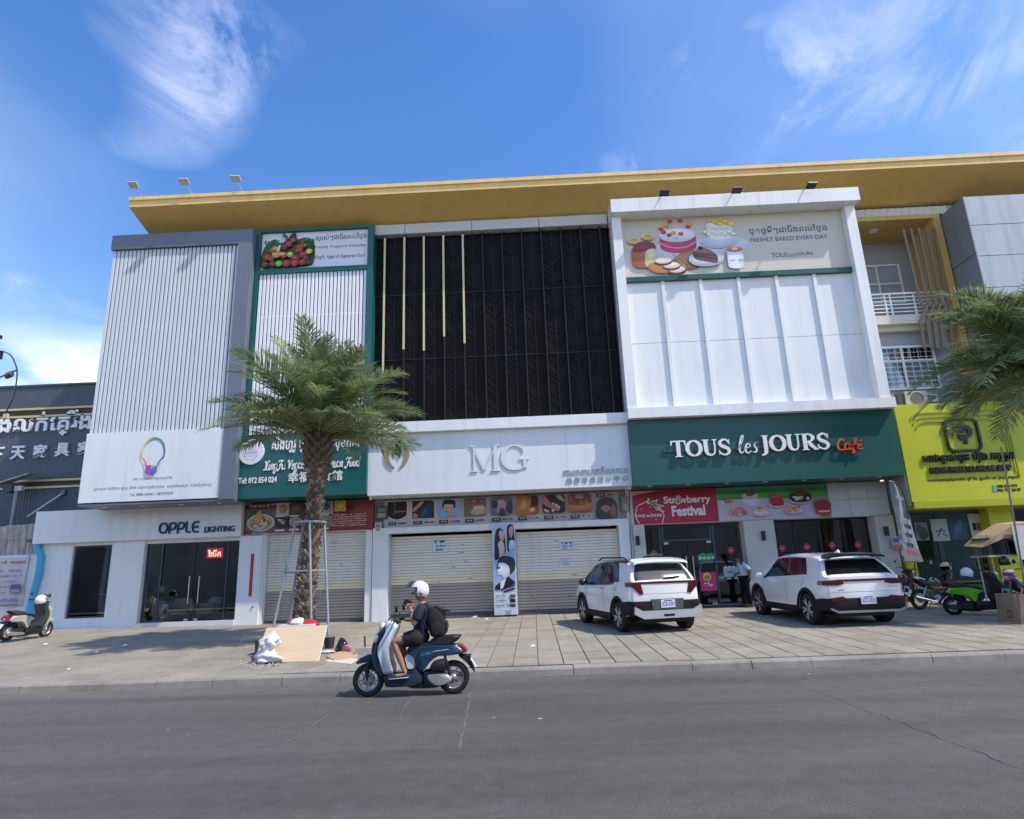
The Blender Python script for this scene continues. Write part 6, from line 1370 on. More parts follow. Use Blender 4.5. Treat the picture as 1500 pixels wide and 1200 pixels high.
def fplan(seed, n, lo=-15):
    g = random.Random(seed); out = []
    for i in range(n):
        f = i/n; el_ = 84-f**1.05*(84-lo); out.append(((i*137.5+g.uniform(-14, 14)) % 360, max(-15, min(88, el_+g.uniform(-9, 9))), g.uniform(.84, 1.08)))
    return out
PY = 16.6
q = [at(444, 932, PY), at(447, 880, PY), at(453, 820, PY), at(460, 763, PY), at(463, 715, PY), at(465, 690, PY), at(466, 662, PY), at(466, 634, PY)]
rw = [.27, .225, .20, .18, .18, .27, .35, .30]; bz_ = gz(q[0].x, PY)
q[0].z = bz_-.03
palm('tall date palm held by a grey tube frame in front of the shutters', (q[0].x, PY, bz_), 0, [(p.x, p.y, p.z, r_) for p, r_ in zip(q, rw)], at(466, 628, PY), 3, fplan(5, 88, 2), 1.10)
PY2 = 16.3
q = [at(1556, 945, PY2), at(1548, 800, PY2), at(1542, 700, PY2), at(1534, 620, PY2), at(1530, 585, PY2)]
q[0].z = gz(q[0].x, PY2)-.03
palm('date palm cut by the right edge hanging over the yellow sign', (q[0].x, PY2, gz(q[0].x, PY2)), 0, [(p.x, p.y, p.z, r_) for p, r_ in zip(q, (.3, .26, .25, .36, .3))], at(1532, 540, PY2), 9, fplan(21, 92, -4), 1.22, 28)
# tube frame round the trunk
TB = mat('galvanised_tube', (.30, .33, .37), .45, metal=.3, nscale=4, namt=.15)
tf = thing('trunk_guard', 'grey steel tube frame propping the tall palm trunk', 'tree guard', (at(444, 932, PY).x, PY, bz_))
cx_, cyy = at(455, 766, PY).x, PY; zr_ = at(455, 766, PY).z; zm = at(445, 837, PY).z
def gpt3(px, py):
    z0 = .25
    for _ in range(6): x_, y_ = gpt(px, py, z0); z0 = gz(x_, y_)
    return Vector((x_, y_, z0))
feet = [Vector((at(396, 925, 16.2).x, 16.2, bz_)), Vector((at(421, 905, 17.3).x, 17.3, bz_+.02)), Vector((at(459, 905, 16.0).x, 15.95, bz_)), Vector((at(481, 936, 16.3).x, 16.35, bz_))]
tops = [Vector((cx_-.36, cyy-.1, zr_)), Vector((cx_-.28, cyy+.28, zr_)), Vector((cx_+.10, cyy-.36, zr_)), Vector((cx_+.34, cyy+.06, zr_))]
for a, c in zip(feet, tops): MB().tube([a, c], .032, 10).build('leg', TB, tf)
MB().tube([(cx_+.38*math.cos(R(a)), cyy+.38*math.sin(R(a)), zr_) for a in range(0, 360, 15)], .032, 8, closed=True).build('ring', TB, tf)
lv = [a.lerp(c, (zm-a.z)/(c.z-a.z)) for a, c in zip(feet, tops)]
for i, j in ((0, 2), (2, 3), (0, 1)): MB().tube([lv[i], lv[j]], .026, 8).build('cross_bar', TB, tf)
# ------------------------------------------------------------------ heap of rubbish at the palm foot
def crumple(c, r, seed, amp=.35, squash=.8, nu=16, nv=10, sag=0.0):
    g = random.Random(seed); m = MB(); m.sphere((0, 0, 0), 1.0, nu, nv); ph = [(Vector((g.uniform(-1, 1), g.uniform(-1, 1), g.uniform(-1, 1))).normalized()*g.uniform(1.5, 5), g.uniform(0, 6)) for _ in range(9)]; out = []
    for v in m.v:
        v = Vector(v); k = 1+amp*sum(math.sin(v.dot(d)+o) for d, o in ph)/9*2+amp*.35*sum(abs(math.sin(v.dot(d)*2.3+o)) for d, o in ph)/9*2-amp*.35+g.uniform(-.05, .05); z = v.z*squash*k
        out.append((c[0]+v.x*r[0]*k*(1-sag*v.z), c[1]+v.y*r[1]*k*(1-sag*v.z), c[2]+max(z, -.55)*r[2]))
    m.v = out; return m
PLY = mat('plywood', (.56, .44, .29), .65, nscale=1.6, namt=.10, sc3=(.5, 1, 4))
A, B, C_, D_ = gpt3(371, 972), gpt3(466, 970), None, None
yt = A.y+1.0; TL, TR = at(391, 921, yt), at(479, 917, yt)
pb = thing('plywood_sheet', 'tilted plywood sheet leaning at the palm foot', 'board', A)
nv_ = (B-A).cross(TL-A).normalized()*.018
m = MB(); m.add([A, B, TR, TL, A+nv_, B+nv_, TR+nv_, TL+nv_], [(0, 1, 2, 3), (7, 6, 5, 4), (0, 4, 5, 1), (1, 5, 6, 2), (2, 6, 7, 3), (3, 7, 4, 0)]); m.build('face', PLY, pb)
m = MB(); e_ = (TR-B).normalized(); s1 = (B-A).normalized()*.012; m.add([B, B+s1, TR+s1, TR, B+nv_*1.3, B+s1+nv_*1.3, TR+s1+nv_*1.3, TR+nv_*1.3], [(0, 1, 2, 3), (7, 6, 5, 4), (0, 4, 5, 1), (1, 5, 6, 2), (2, 6, 7, 3), (3, 7, 4, 0)]); m.build('pale_edge', mat('edge_pale', (.75, .72, .66), .6), pb)
pr_ = thing('prop_crate', 'dark crate holding up the plywood sheet', 'crate', gpt3(388, 958)); a = gpt3(384, 960); m = MB(); m.box(a.x-.18, a.x+.12, a.y+.02, a.y+.5, a.z, a.z+.30); m.build('shell', mat('crate_dark', (.05, .05, .055), .7), pr_); MB().box(a.x-.19, a.x+.13, a.y+.01, a.y+.51, a.z+.301, a.z+.325).build('rim', mat('crate_rim', (.09, .09, .1), .6), pr_)
a = at(401, 944, A.y+.25); sk_ = MB(); g = random.Random(44)
nu_, nv_k = 34, 22; vs_ = []
for i in range(nv_k+1):
    f = i/nv_k; prof_ = (.03, .07, .16, .19, .20, .17, .13, .16, .20, .19, .10); x_ = f*(len(prof_)-1); i0 = min(int(x_), len(prof_)-2); r0 = prof_[i0]+(prof_[i0+1]-prof_[i0])*(x_-i0)
    for j in range(nu_):
        th = 2*math.pi*j/nu_; cr = 1+.16*math.sin(th*5+3.1*math.sin(f*7))+.10*math.sin(th*9+f*21)+.07*math.sin(f*34+th*3)
        vs_.append((a.x+.05-.12*f+r0*cr*math.cos(th), a.y-.20-.05*f+r0*.72*cr*math.sin(th), a.z+.27-.56*f))
sk_.add(vs_, [(i*nu_+j, i*nu_+(j+1) % nu_, (i+1)*nu_+(j+1) % nu_, (i+1)*nu_+j) for i in range(nv_k) for j in range(nu_)], 0, True)
tag(sk_.build('white_sack', mat('sack_white', (.66, .66, .65), .7), sharp=30), 'crumpled white sack slumped over the left edge of the plywood', 'sack')
a = gpt3(393, 972); tag(crumple((a.x, a.y-.02, a.z+.09), (.2, .12, .10), 6, .5, .9, 20, 12).build('rubble_bag', mat('sack_white', (.7, .7, .7), .7)), 'small torn white bag spilling chips at the plywood corner', 'sack')
m = MB(); g = random.Random(12)
for i in range(60):
    a = gpt3(g.gauss(382, 16), g.gauss(974, 3.5)); s_ = g.uniform(.004, .014); m.box(a.x-s_, a.x+s_, a.y-s_, a.y+s_, a.z+.012, a.z+.02+s_*.6)
tag(m.build('plaster_crumbs', mat('crumbs', (.66, .65, .62), .9)), 'white plaster crumbs scattered by the plywood corner', 'rubble', kind='stuff')
a = at(447, 913, yt+.25); tag(crumple((a.x, yt+.3, a.z-.02), (.32, .2, .12), 8, .35, 1.0, 20, 10).build('red_bag', mat('red_plastic', (.52, .025, .035), .35)), 'bright red plastic bag lying behind the plywood sheet', 'bag')
a = at(442, 912, yt+.1); tag(crumple((a.x-.1, yt+.12, a.z), (.13, .1, .09), 9, .5, 1.0, 16, 10).build('white_bag', mat('sack_white', (.7, .7, .7), .7)), 'white bag scrap on top of the red plastic bag', 'bag')
a = at(433, 917, yt+.05); tag(MB().box(a.x-.38, a.x+.40, yt-.0, yt+.3, a.z-.02, a.z+.025).build('foam_strip', mat('foam_white', (.72, .72, .72), .7)), 'white foam strip along the top edge of the plywood', 'foam')
a = at(425, 912, yt+.6); tag(crumple((a.x, yt+.7, a.z-.05), (.14, .12, .12), 14, .4, 1.0).build('stone_lump', mat('stone_grey', (.24, .22, .2), .9, nscale=8, namt=.3)), 'grey lump of stone beside the trunk foot', 'stone')
bk = thing('bucket', 'black plastic bucket beside the plywood sheet', 'bucket', gpt3(482, 951)); a = gpt3(482, 951)
m = MB(); m.lathe([(0, .005), (.10, .005), (.125, .24), (.135, .245), (.13, .255), (.118, .245), (.09, .02), (0, .02)], Matrix.Translation(a), 22); m.build('shell', mat('black_plastic', (.03, .03, .033), .5), bk); m = MB(); m.tube([a+Vector((.13*math.cos(R(t)), -.02, .24+.06*math.sin(R(t)))) for t in range(0, 181, 20)], .005, 5); m.build('handle', STEEL, bk)
a = gpt3(500, 955); tag(crumple((a.x, a.y, a.z+.12), (.13, .11, .15), 17, .45, 1.0, 20, 14, .2).build('bin_bag', mat('black_film', (.018, .018, .02), .22)), 'shiny black bin bag beside the bucket', 'bag')
a = gpt3(508, 957); tag(crumple((a.x+.02, a.y-.05, a.z+.07), (.09, .07, .08), 19, .5, 1.0, 16, 10).build('pink_bag', mat('pink_film', (.62, .16, .27), .35)), 'small pink plastic bag by the bin bag', 'bag')
a = gpt3(480, 958); tag(crumple((a.x-.02, a.y, a.z+.035), (.2, .13, .05), 21, .3, .7, 18, 8).build('cement_bag', mat('pale_bag', (.60, .65, .70), .6)), 'flat pale paper bag on the ground by the bucket', 'bag')
def slab_g(pts, th, m_, lb, nm, cat):
    G_ = [gpt3(*p) for p in pts]; m = MB(); n_ = len(G_); dz = Vector((0, 0, th)); m.add([v+Vector((0, 0, .014)) for v in G_]+[v+dz+Vector((0, 0, .014)) for v in G_], [tuple(range(n_))[::-1], tuple(range(n_, 2*n_))]+[(i, (i+1) % n_, n_+(i+1) % n_, n_+i) for i in range(n_)]); return tag(m.build(nm, m_), lb, cat)
slab_g([(476, 971), (491, 963), (525, 968), (513, 975)], .015, mat('card_pale', (.62, .57, .48), .8), 'pale cardboard piece flat on the paving by the scooter wheel', 'cardboard_piece', 'cardboard')
slab_g([(478, 965), (500, 957), (524, 961), (522, 966), (489, 970)], .035, mat('card_brown', (.50, .36, .21), .8, nscale=4, namt=.1), 'brown cardboard piece lying on the paler piece', 'cardboard_piece', 'cardboard')
bb = thing('concrete_block', 'chipped pale concrete block with a metal stake', 'block', gpt3(532, 961)); a = gpt3(532, 961)
m = MB(); m.box(a.x-.16, a.x+.20, a.y-.05, a.y+.2, a.z, a.z+.16); m.build('block', mat('block_pale', (.36, .37, .33), .9, nscale=6, namt=.3, bump=.4, bscale=25), bb); m = MB(); m.tube([(a.x+.02, a.y+.08, a.z+.1), (a.x+.0, a.y+.08, a.z+.38)], .018, 6); m.build('stake', BLK, bb)
# ================================================================== parked cars
CARW = mat('car_white', (.82, .82, .82), .22, coat=.8, nscale=1.5, namt=.02); CARB = mat('car_black', (.012, .012, .014), .18, coat=.6); PLAS = mat('cladding_plastic', (.010, .0105, .012), .6, spec=.25)
TYRE = mat('tyre_rubber', (.018, .018, .019), .85, nscale=30, namt=.3); RIMS = mat('rim_silver', (.45, .46, .48), .3, metal=.8); RIMB = mat('rim_dark', (.03, .03, .033), .35); TAILR = mat('tail_red', (.075, .004, .008), .14, coat=.5); SILV = mat('skid_silver', (.55, .56, .58), .35, metal=.5)
CGL = glass('car_glass', (.16, .18, .18)); PLATE = mat('plate_white', (.66, .68, .74), .4); PLTX = mat('plate_blue', (.06, .09, .30), .5); CHR = mat('chrome', (.75, .75, .76), .15, metal=1.0); CABIN = mat('cabin_dark', (.03, .03, .032), .8)
def pchip(tab):
    xs = [p[0] for p in tab]; ys = [p[1] for p in tab]; n = len(xs); d = [(ys[i+1]-ys[i])/(xs[i+1]-xs[i]) for i in range(n-1)]
    ms = [d[0]]+[0 if d[i-1]*d[i] <= 0 else 2*d[i-1]*d[i]/(d[i-1]+d[i]) for i in range(1, n-1)]+[d[-1]]
    def f(x):
        if x <= xs[0]: return ys[0]
        if x >= xs[-1]: return ys[-1]
        i = 0
        while x > xs[i+1]: i += 1
        h = xs[i+1]-xs[i]; t = (x-xs[i])/h; return (2*t**3-3*t*t+1)*ys[i]+(t**3-2*t*t+t)*h*ms[i]+(-2*t**3+3*t*t)*ys[i+1]+(t**3-t*t)*h*ms[i+1]
    return f
def wheel_meshes(r, w_, spokes, dark):
    m = MB(); ri = r*.70; M_ = Matrix.Rotation(R(90), 4, 'X')
    m.lathe([(ri, -w_/2), (r*.93, -w_/2), (r*.985, -w_*.40), (r, -w_*.25), (r, w_*.25), (r*.985, w_*.40), (r*.93, w_/2), (ri, w_/2), (ri*.97, w_*.3), (ri*.97, -w_*.3), (ri, -w_/2)], M_, 40); ty = m.mesh('tyre', [TYRE]); 
    m = MB(); m.lathe([(ri, w_*.46), (ri*.94, w_*.46), (ri*.92, w_*.30), (ri*.92, -w_*.4), (ri, -w_*.4)], M_, 36, 1); m.lathe([(0, -w_*.05), (ri*.93, -w_*.05)], M_, 24, 1)
    for k in range(spokes):
        a = 2*math.pi*k/spokes
        for da, wd in ((-.13, .045), (.13, .045)):
            q0 = (math.cos(a)*.05, math.sin(a)*.05); q1 = (math.cos(a+da*1.6)*ri*.95, math.sin(a+da*1.6)*ri*.95); m.bar((q0[0], -w_*.40, q0[1]), (q1[0], -w_*.44, q1[1]), wd, .035, 0, up=Vector((0, 1, 0)))
    m.lathe([(0, w_*.46), (.05, w_*.45), (.06, w_*.36), (.06, w_*.1)], M_, 16, 0); rm = m.mesh('rim', [RIMS, RIMB])
    return ty, rm
def suv(name, label, loc, rz, S, pitch=0.0):
    t = thing(name, label, 'car', loc, rz, 'white cars parked on the forecourt'); t.rotation_euler = (0, -pitch, rz); t.scale = (1.05, 1.05, 1.05)
    L = S['L']; hL = L/2; fz, fb, fw, fwr = pchip(S['zr']), pchip(S['belt']), pchip(S['w']), pchip(S['wr']); fl = pchip(S['low'])
    ax = (-hL+S['ro'], -hL+S['ro']+S['wb']); wr_ = S['wheel']; Ra = wr_+.075
    def arch(x):
        for a in ax:
            if abs(x-a) < Ra: return wr_+math.sqrt(Ra*Ra-(x-a)**2)
        return 0.0
    def sec(x):
        w_ = fw(x); zb = fl(x); z2 = max(zb+.06, arch(x)); zb_ = max(zb, arch(x)); zbelt = fb(x); zr = fz(x); zsh = min(S['sh'], zbelt-.04); z3 = min(max(S['mid'], z2+.02), zsh-.03); zre = max(zbelt+.012, zr-S['crown']); wrf = fwr(x)*w_
        k = min(1, max(0, (zre-zbelt)/.35)); wre = w_*.93*(1-k)+wrf*k
        return [Vector((x, 0, zb_)), Vector((x, w_*.78, zb_)), Vector((x, w_*.965, z2)), Vector((x, w_, z3)), Vector((x, w_*.985, zsh)), Vector((x, w_*.935, zbelt)), Vector((x, wre, zre)), Vector((x, wre*.80, zr-.012)), Vector((x, 0, zr))]
    xs = [-hL+L*i/84 for i in range(85)]; xs = sorted(set(xs+[-hL+.012, -hL+.03, hL-.02]+[a+s_*Ra*k for a in ax for s_ in (-1, 1) for k in (1.0, .97, .9)]))
    rings = []
    for x in xs: s_ = sec(x); rings.append(s_+[Vector((v.x, -v.y, v.z)) for v in s_[-2:0:-1]])
    m = MB(); dk = S.get('roofdark'); n_ = len(rings[0])
    def mf(i, j):
        jj = j if j < 8 else 15-j; xm = (xs[i]+xs[i+1])/2
        if jj <= 1: return 1
        if dk and jj >= 6 and dk[0] < xm < dk[1]: return 2
        if dk and jj == 5 and S['pill'][0] < xm < S['pill'][1]: return 2
        return 0
    m.loft(rings, 0, True, True, True, mf); body = m.build('body', [CARW, PLAS, CARB], t, local=True, sharp=32)
    def pt(x, s_, off=0.0):
        q = sec(x); i = min(int(s_), 7); f = s_-i; p = q[i].lerp(q[i+1], f)
        if off:
            p2 = sec(x+.01); pa = p2[i].lerp(p2[i+1], f)-p; nn = pa.cross(q[i+1]-q[i]); nn = -nn if nn.y < 0 or (abs(nn.y) < .05*nn.length and nn.z < 0) else nn; p = p+nn.normalized()*off if nn.length > 1e-9 else p
        return p
    def patch(nm, xa, xb, s0, s1, m_, nx=12, ns=4, off=.006, both=True, parent=t, mirror_join=False):
        out = []
        for sg in ((1, -1) if both else (1,)):
            q = MB(); vs = []
            for j in range(ns+1):
                s_ = s0+(s1-s0)*j/ns; f = j/ns; A = xa(f) if callable(xa) else xa; B = xb(f) if callable(xb) else xb
                for i in range(nx+1): p = pt(A+(B-A)*i/nx, s_, off); vs.append((p.x, p.y*sg, p.z))
            q.add(vs, [(j*(nx+1)+i, j*(nx+1)+i+1, (j+1)*(nx+1)+i+1, (j+1)*(nx+1)+i) for j in range(ns) for i in range(nx)], 0, True); out.append(q.build(nm, m_, parent, local=True))
        return out
    # glazing
    fr0, fr1 = S['ws']; 
    for (a0, a1, b0, b1) in S['sidewin']:
        patch('side_window', lambda f, a0=a0, a1=a1: a0+(a1-a0)*f, lambda f, b0=b0, b1=b1: b0+(b1-b0)*f, 5.10, 5.93, CGL if False else S['glass'], 10, 4)
    def topglass(nm, x0, x1, w0, w1):
        q = MB(); vs = []; nx, ny = 6, 12
        for i in range(nx+1):
            x = x0+(x1-x0)*i/nx; se = sec(x); ww = (w0+(w1-w0)*i/nx)
            for j in range(-ny, ny+1):
                y = ww*se[6].y*j/ny; ay = abs(y); z = se[7].z+(se[8].z-se[7].z)*(1-ay/max(se[7].y, 1e-6)) if ay < se[7].y else se[6].z+(se[7].z-se[6].z)*(se[6].y-ay)/max(se[6].y-se[7].y, 1e-6); dzx = (fz(x+.01)-fz(x-.01))/.02; nn = Vector((-dzx, 0, 1)).normalized()*.008; vs.append((x+nn.x, y, z+nn.z))
        k = 2*ny+1; q.add(vs, [(i*k+j, i*k+j+1, (i+1)*k+j+1, (i+1)*k+j) for i in range(nx) for j in range(k-1)], 0, True); return q.build(nm, S['glass'], t, local=True)
    rg = topglass('rear_window', S['rg'][0], S['rg'][1], S['rg'][2], S['rg'][3]); topglass('windscreen', fr0, fr1, .93, .93)
    # wheel arch and sill cladding
    for a in ax:
        for sg in (1, -1):
            q = MB(); vs = []; kk = 22; th0 = -.02
            for i in range(kk+1):
                th = math.pi*i/kk; 
                for rr_, oy in ((Ra-.012, -.01), (Ra-.005, .016), (Ra+.055, .018), (Ra+.07, .002)):
                    x = a+rr_*math.cos(th); z = wr_+rr_*math.sin(th)*.985; z = max(z, fl(a)+.02); vs.append((x, sg*(fw(x)+oy-.006*(rr_ > Ra+.05)), z))
            q.add(vs, [(i*4+j, i*4+j+1, (i+1)*4+j+1, (i+1)*4+j) for i in range(kk) for j in range(3)], 0, True); q.build('arch_trim', PLAS if S['archtrim'] else CARW if False else PLAS, t, local=True)
    for sg in (1, -1):
        x0, x1 = ax[0]+Ra, ax[1]-Ra; q = MB(); q.loft([[Vector((x, sg*(fw(x)+o_), z)) for o_, z in ((-.10, fl(x)-.01), (-.02, fl(x)), (.012, fl(x)+.05), (.012, fl(x)+.13), (-.02, fl(x)+.16))] for x in (x0, (x0+x1)/2, x1)], 0, False); q.build('sill', PLAS, t, local=True)
    # wheel wells and underbody
    q = MB(); q.box(-hL+.15, hL-.15, -.55, .55, fl(0)-.02, fl(0)+.35); q.build('underbody', CABIN, t, local=True)
    q = MB(); q.box(-hL+.45, fr1-.1, -.62, .62, .5, S['belt'][2][1]-.02); q.build('cabin_tub', CABIN, t, local=True)
    for (x_, y_) in ((.35, .36), (.35, -.36), (-.65, .38), (-.65, -.38)):
        q = MB(); q.puff([(x_-.12, .55), (x_+.02, .5), (x_-.08, 1.08), (x_-.16, 1.24), (x_-.24, 1.24), (x_-.22, .95)], .22, y=y_); q.build('seat', CABIN, t, local=True)
    ty, rm = S['wheels']
    for a in ax:
        for sg in (1, -1):
            o = bpy.data.objects.new('wheel', ty); col.objects.link(o); o.parent = t; o.location = (a, sg*(fw(a)-.115), wr_); o.rotation_euler = (0, rnd.uniform(0, 1), math.pi if sg > 0 else 0)
            o2 = bpy.data.objects.new('rim', rm); col.objects.link(o2); o2.parent = o
    # doors: shut lines, handles, mirrors
    for xd in S['shut']:
        for sg in (1, -1):
            q = MB(); vs = []
            for j in range(15):
                s_ = 2.55+(4.98-2.55)*j/14; p = pt(xd[0]+(xd[1]-xd[0])*j/14, s_, .0035); vs += [(p.x-.005, p.y*sg, p.z), (p.x+.005, p.y*sg, p.z)]
            q.add(vs, [(2*j, 2*j+1, 2*j+3, 2*j+2) for j in range(14)]); q.build('shut_line', CABIN, t, local=True)
    for xh in S['handles']:
        for sg in (1, -1):
            p = pt(xh, 4.35); q = MB(); q.puff([(xh-.10, p.z-.012), (xh+.10, p.z-.014), (xh+.10, p.z+.014), (xh-.10, p.z+.018)], .016, y=sg*(p.y+.016)); q.build('door_handle', S.get('hmat', CARW), t, local=True)
    for sg in (1, -1):
        xm = S['mirror']; p = pt(xm, 5.0); q = MB(); q.sphere((xm, sg*(p.y+.15), p.z+.08), (.07, .12, .085), 14, 10); q.build('mirror', S['mmat'], t, local=True); q = MB(); q.bar((xm, sg*(p.y-.03), p.z+.03), (xm, sg*(p.y+.1), p.z+.06), .05, .03); q.build('mirror_stalk', PLAS, t, local=True)
    S['rear'](t, hL, fw, fz, pt)
    return t
def onrear(t, nm, pts, x, m_, th=.02, sym=False, parent=None):
    """flat-backed moulding on the tail: polygon in (y, z), pushed out to x"""
    for sg in ((1, -1) if sym else (1,)):
        q = MB(); q.prism([(y*sg, z) for y, z in pts], x-th, x+(.10 if 'lamp' in nm or 'bar' in nm else .03), ax='x'); q.build(nm, m_, parent or t, local=True)
def bumper(t, nm, hL, wh, z0, z1, m_, out=.05, inset=.0, depth=.42):
    """wraps round the tail: plan is a rounded U"""
    plan = [(-hL+depth, wh+.004), (-hL+.16, wh+.002), (-hL+.03, wh*.955), (-hL-out*.7, wh*.82), (-hL-out, wh*.5), (-hL-out, 0)]; plan = plan+[(x, -y) for x, y in plan[-2::-1]]
    pl = spline([(x, y, 0) for x, y in plan], 4); m = MB(); rows = [(z0, -.02), (z0+.03, 0), ((z0+z1)/2, .008), (z1-.02, 0), (z1, -.025)]; vs = []
    for z, o_ in rows:
        for p in pl: d = Vector((min(p.x+hL-depth, 0), p.y*.35, 0)); d = d.normalized() if d.length > 1e-6 else Vector((0, 1 if p.y > 0 else -1, 0)); vs.append((p.x+d.x*o_, p.y+d.y*o_, z))
    k = len(pl); m.add(vs, [(j*k+i, j*k+i+1, (j+1)*k+i+1, (j+1)*k+i) for j in range(len(rows)-1) for i in range(k-1)], 0, True); m.add([(p.x, p.y, z1-.0) for p in pl], [tuple(range(k))]); return m.build(nm, m_, t, local=True)
def plate(t, x, z, txt, y=0.0, frame=True):
    p = MB().box(x-.012, x+.01, y-.17, y+.17, z-.085, z+.085).build('number_plate', PLATE, t, local=True)
    me = text_mesh(txt, .02, 0, 0); n = len(me.vertices); co = np.empty(n*3, dtype=np.float32); me.vertices.foreach_get('co', co); co = co.reshape(-1, 3); mn, mx_ = co.min(0), co.max(0); sz = np.maximum(mx_-mn, 1e-6); o_ = np.empty_like(co)
    o_[:, 1] = y+.15-(co[:, 0]-mn[0])/sz[0]*.30; o_[:, 2] = z-.05+(co[:, 1]-mn[1])/sz[1]*.085; o_[:, 0] = x-.0145; me.vertices.foreach_set('co', o_.ravel()); me.update(); me.materials.clear(); me.materials.append(PLTX); link('plate_number', me, p)
    MB().box(x-.0142, x-.0125, y-.10, y+.10, z+.05, z+.072).build('plate_script', PLTX, p, local=True)
WA = wheel_meshes(.335, .215, 5, True); WB_ = wheel_meshes(.35, .22, 5, True)
DGL = mat('car_tint_glass', (.012, .014, .016), .05, spec=.8, coat=.5)
def rear1(t, hL, fw, fz, pt):
    onrear(t, 'tail_lamp', [(.83, 1.12), (.60, 1.12), (.54, .86), (.63, .85), (.80, 1.02)], -hL, TAILR, .02, True)
    onrear(t, 'light_bar', [(.60, 1.12), (-.60, 1.12), (-.58, 1.075), (.58, 1.075)], -hL, TAILR, .014)
    for sg in (1, -1): q = MB(); q.prism([(-hL+.0, sg*.80), (-hL+.20, sg*.872), (-hL+.20, sg*.885), (-hL-.015, sg*.815)], 1.02, 1.115, ax='z'); q.build('lamp_wrap', TAILR, t, local=True)
    bumper(t, 'rear_bumper', hL, .885, .40, .70, PLAS, .06)
    q = MB(); 
    onrear(t, 'skid_plate', [(.80, .60), (.62, .50), (-.62, .50), (-.80, .60), (-.82, .44), (-.60, .33), (.60, .33), (.82, .44)], -hL-.085, SILV, .03); onrear(t, 'plate_recess', [(.40, .74), (-.40, .74), (-.36, .515), (.36, .515)], -hL-.075, mat('recess_grey', (.07, .075, .08), .5), .006); onrear(t, 'skid_slot', [(.14, .42), (-.14, .42), (-.12, .37), (.12, .37)], -hL-.115, PLAS, .004)
    onrear(t, 'reflector', [(.80, .645), (.60, .655), (.60, .61), (.78, .60)], -hL-.062, TAILR, .012, True)
    plate(t, -hL-.085, .64, '2CB-3201'); patch_ = [onrear(t, 'tailgate_crease', [(.52, .86), (-.52, .86), (-.54, .852), (.54, .852)], -hL, mat('crease', (.4, .41, .43), .4), .004)]
    q = MB(); q.loft([[Vector((-hL+.10+o_, y, z+dz)) for o_, dz in ((.0, 0), (.01, .05), (.26, .10), (.26, .03))] for y, z in ((-.66, 1.49), (-.60, 1.525), (-.3, 1.545), (0, 1.55), (.3, 1.545), (.60, 1.525), (.66, 1.49))], 0, True); q.build('spoiler', CARW, t, local=True)
    q = MB(); q.bar((-hL+.03, .0, 1.19), (-hL+.055, -.42, 1.215), .02, .03); q.build('wiper', PLAS, t, local=True)
    for sg in (1, -1): q = MB(); q.tube([(-1.35, sg*.60, 1.60), (-1.2, sg*.60, 1.66), (.3, sg*.60, 1.67), (.5, sg*.60, 1.60)], .018, 6); q.build('roof_rail', PLAS, t, local=True)
    q = MB(); q.prism([(-1.5, 1.60), (-1.30, 1.615), (-1.46, 1.69)], -.015, .015); q.build('antenna', CARB, t, local=True)
S1 = dict(L=4.02, ro=.72, wb=2.52, wheel=.335, sh=.90, mid=.60, crown=.065, archtrim=True, glass=DGL, roofdark=(-1.42, 1.3), pill=(-1.02, 1.25), wheels=WA,
    zr=[(-2.01, 1.13), (-1.97, 1.15), (-1.90, 1.25), (-1.70, 1.50), (-1.58, 1.565), (-1.2, 1.605), (-.4, 1.63), (.2, 1.615), (.55, 1.56), (.95, 1.32), (1.30, 1.08), (1.6, 1.02), (1.85, .95), (1.97, .82), (2.01, .70)],
    belt=[(-2.01, 1.10), (-1.7, 1.10), (-1.2, 1.06), (0, 1.01), (1.0, .985), (1.4, .96), (1.85, .88), (2.01, .64)], w=[(-2.01, .76), (-1.985, .805), (-1.93, .85), (-1.80, .882), (-1.5, .895), (0, .895), (1.3, .89), (1.7, .86), (1.9, .78), (2.01, .60)], wr=[(-2.01, .80), (-1.7, .74), (-1, .73), (.3, .73), (.8, .80), (1.2, .92), (2.01, .95)],
    low=[(-2.01, .42), (-1.8, .32), (-1.2, .24), (1.2, .24), (1.8, .26), (2.01, .34)], ws=(1.26, .62), sidewin=((-.40, -.32, .88, .38), (-1.32, -1.05, -.46, -.38)), rg=(-1.955, -1.69, .90, .86), shut=((-.43, -.40), (.90, .92), (-1.10, -1.22)), handles=(-.28, -1.12), mirror=.78, mmat=CARB, rear=rear1, hmat=CHR)
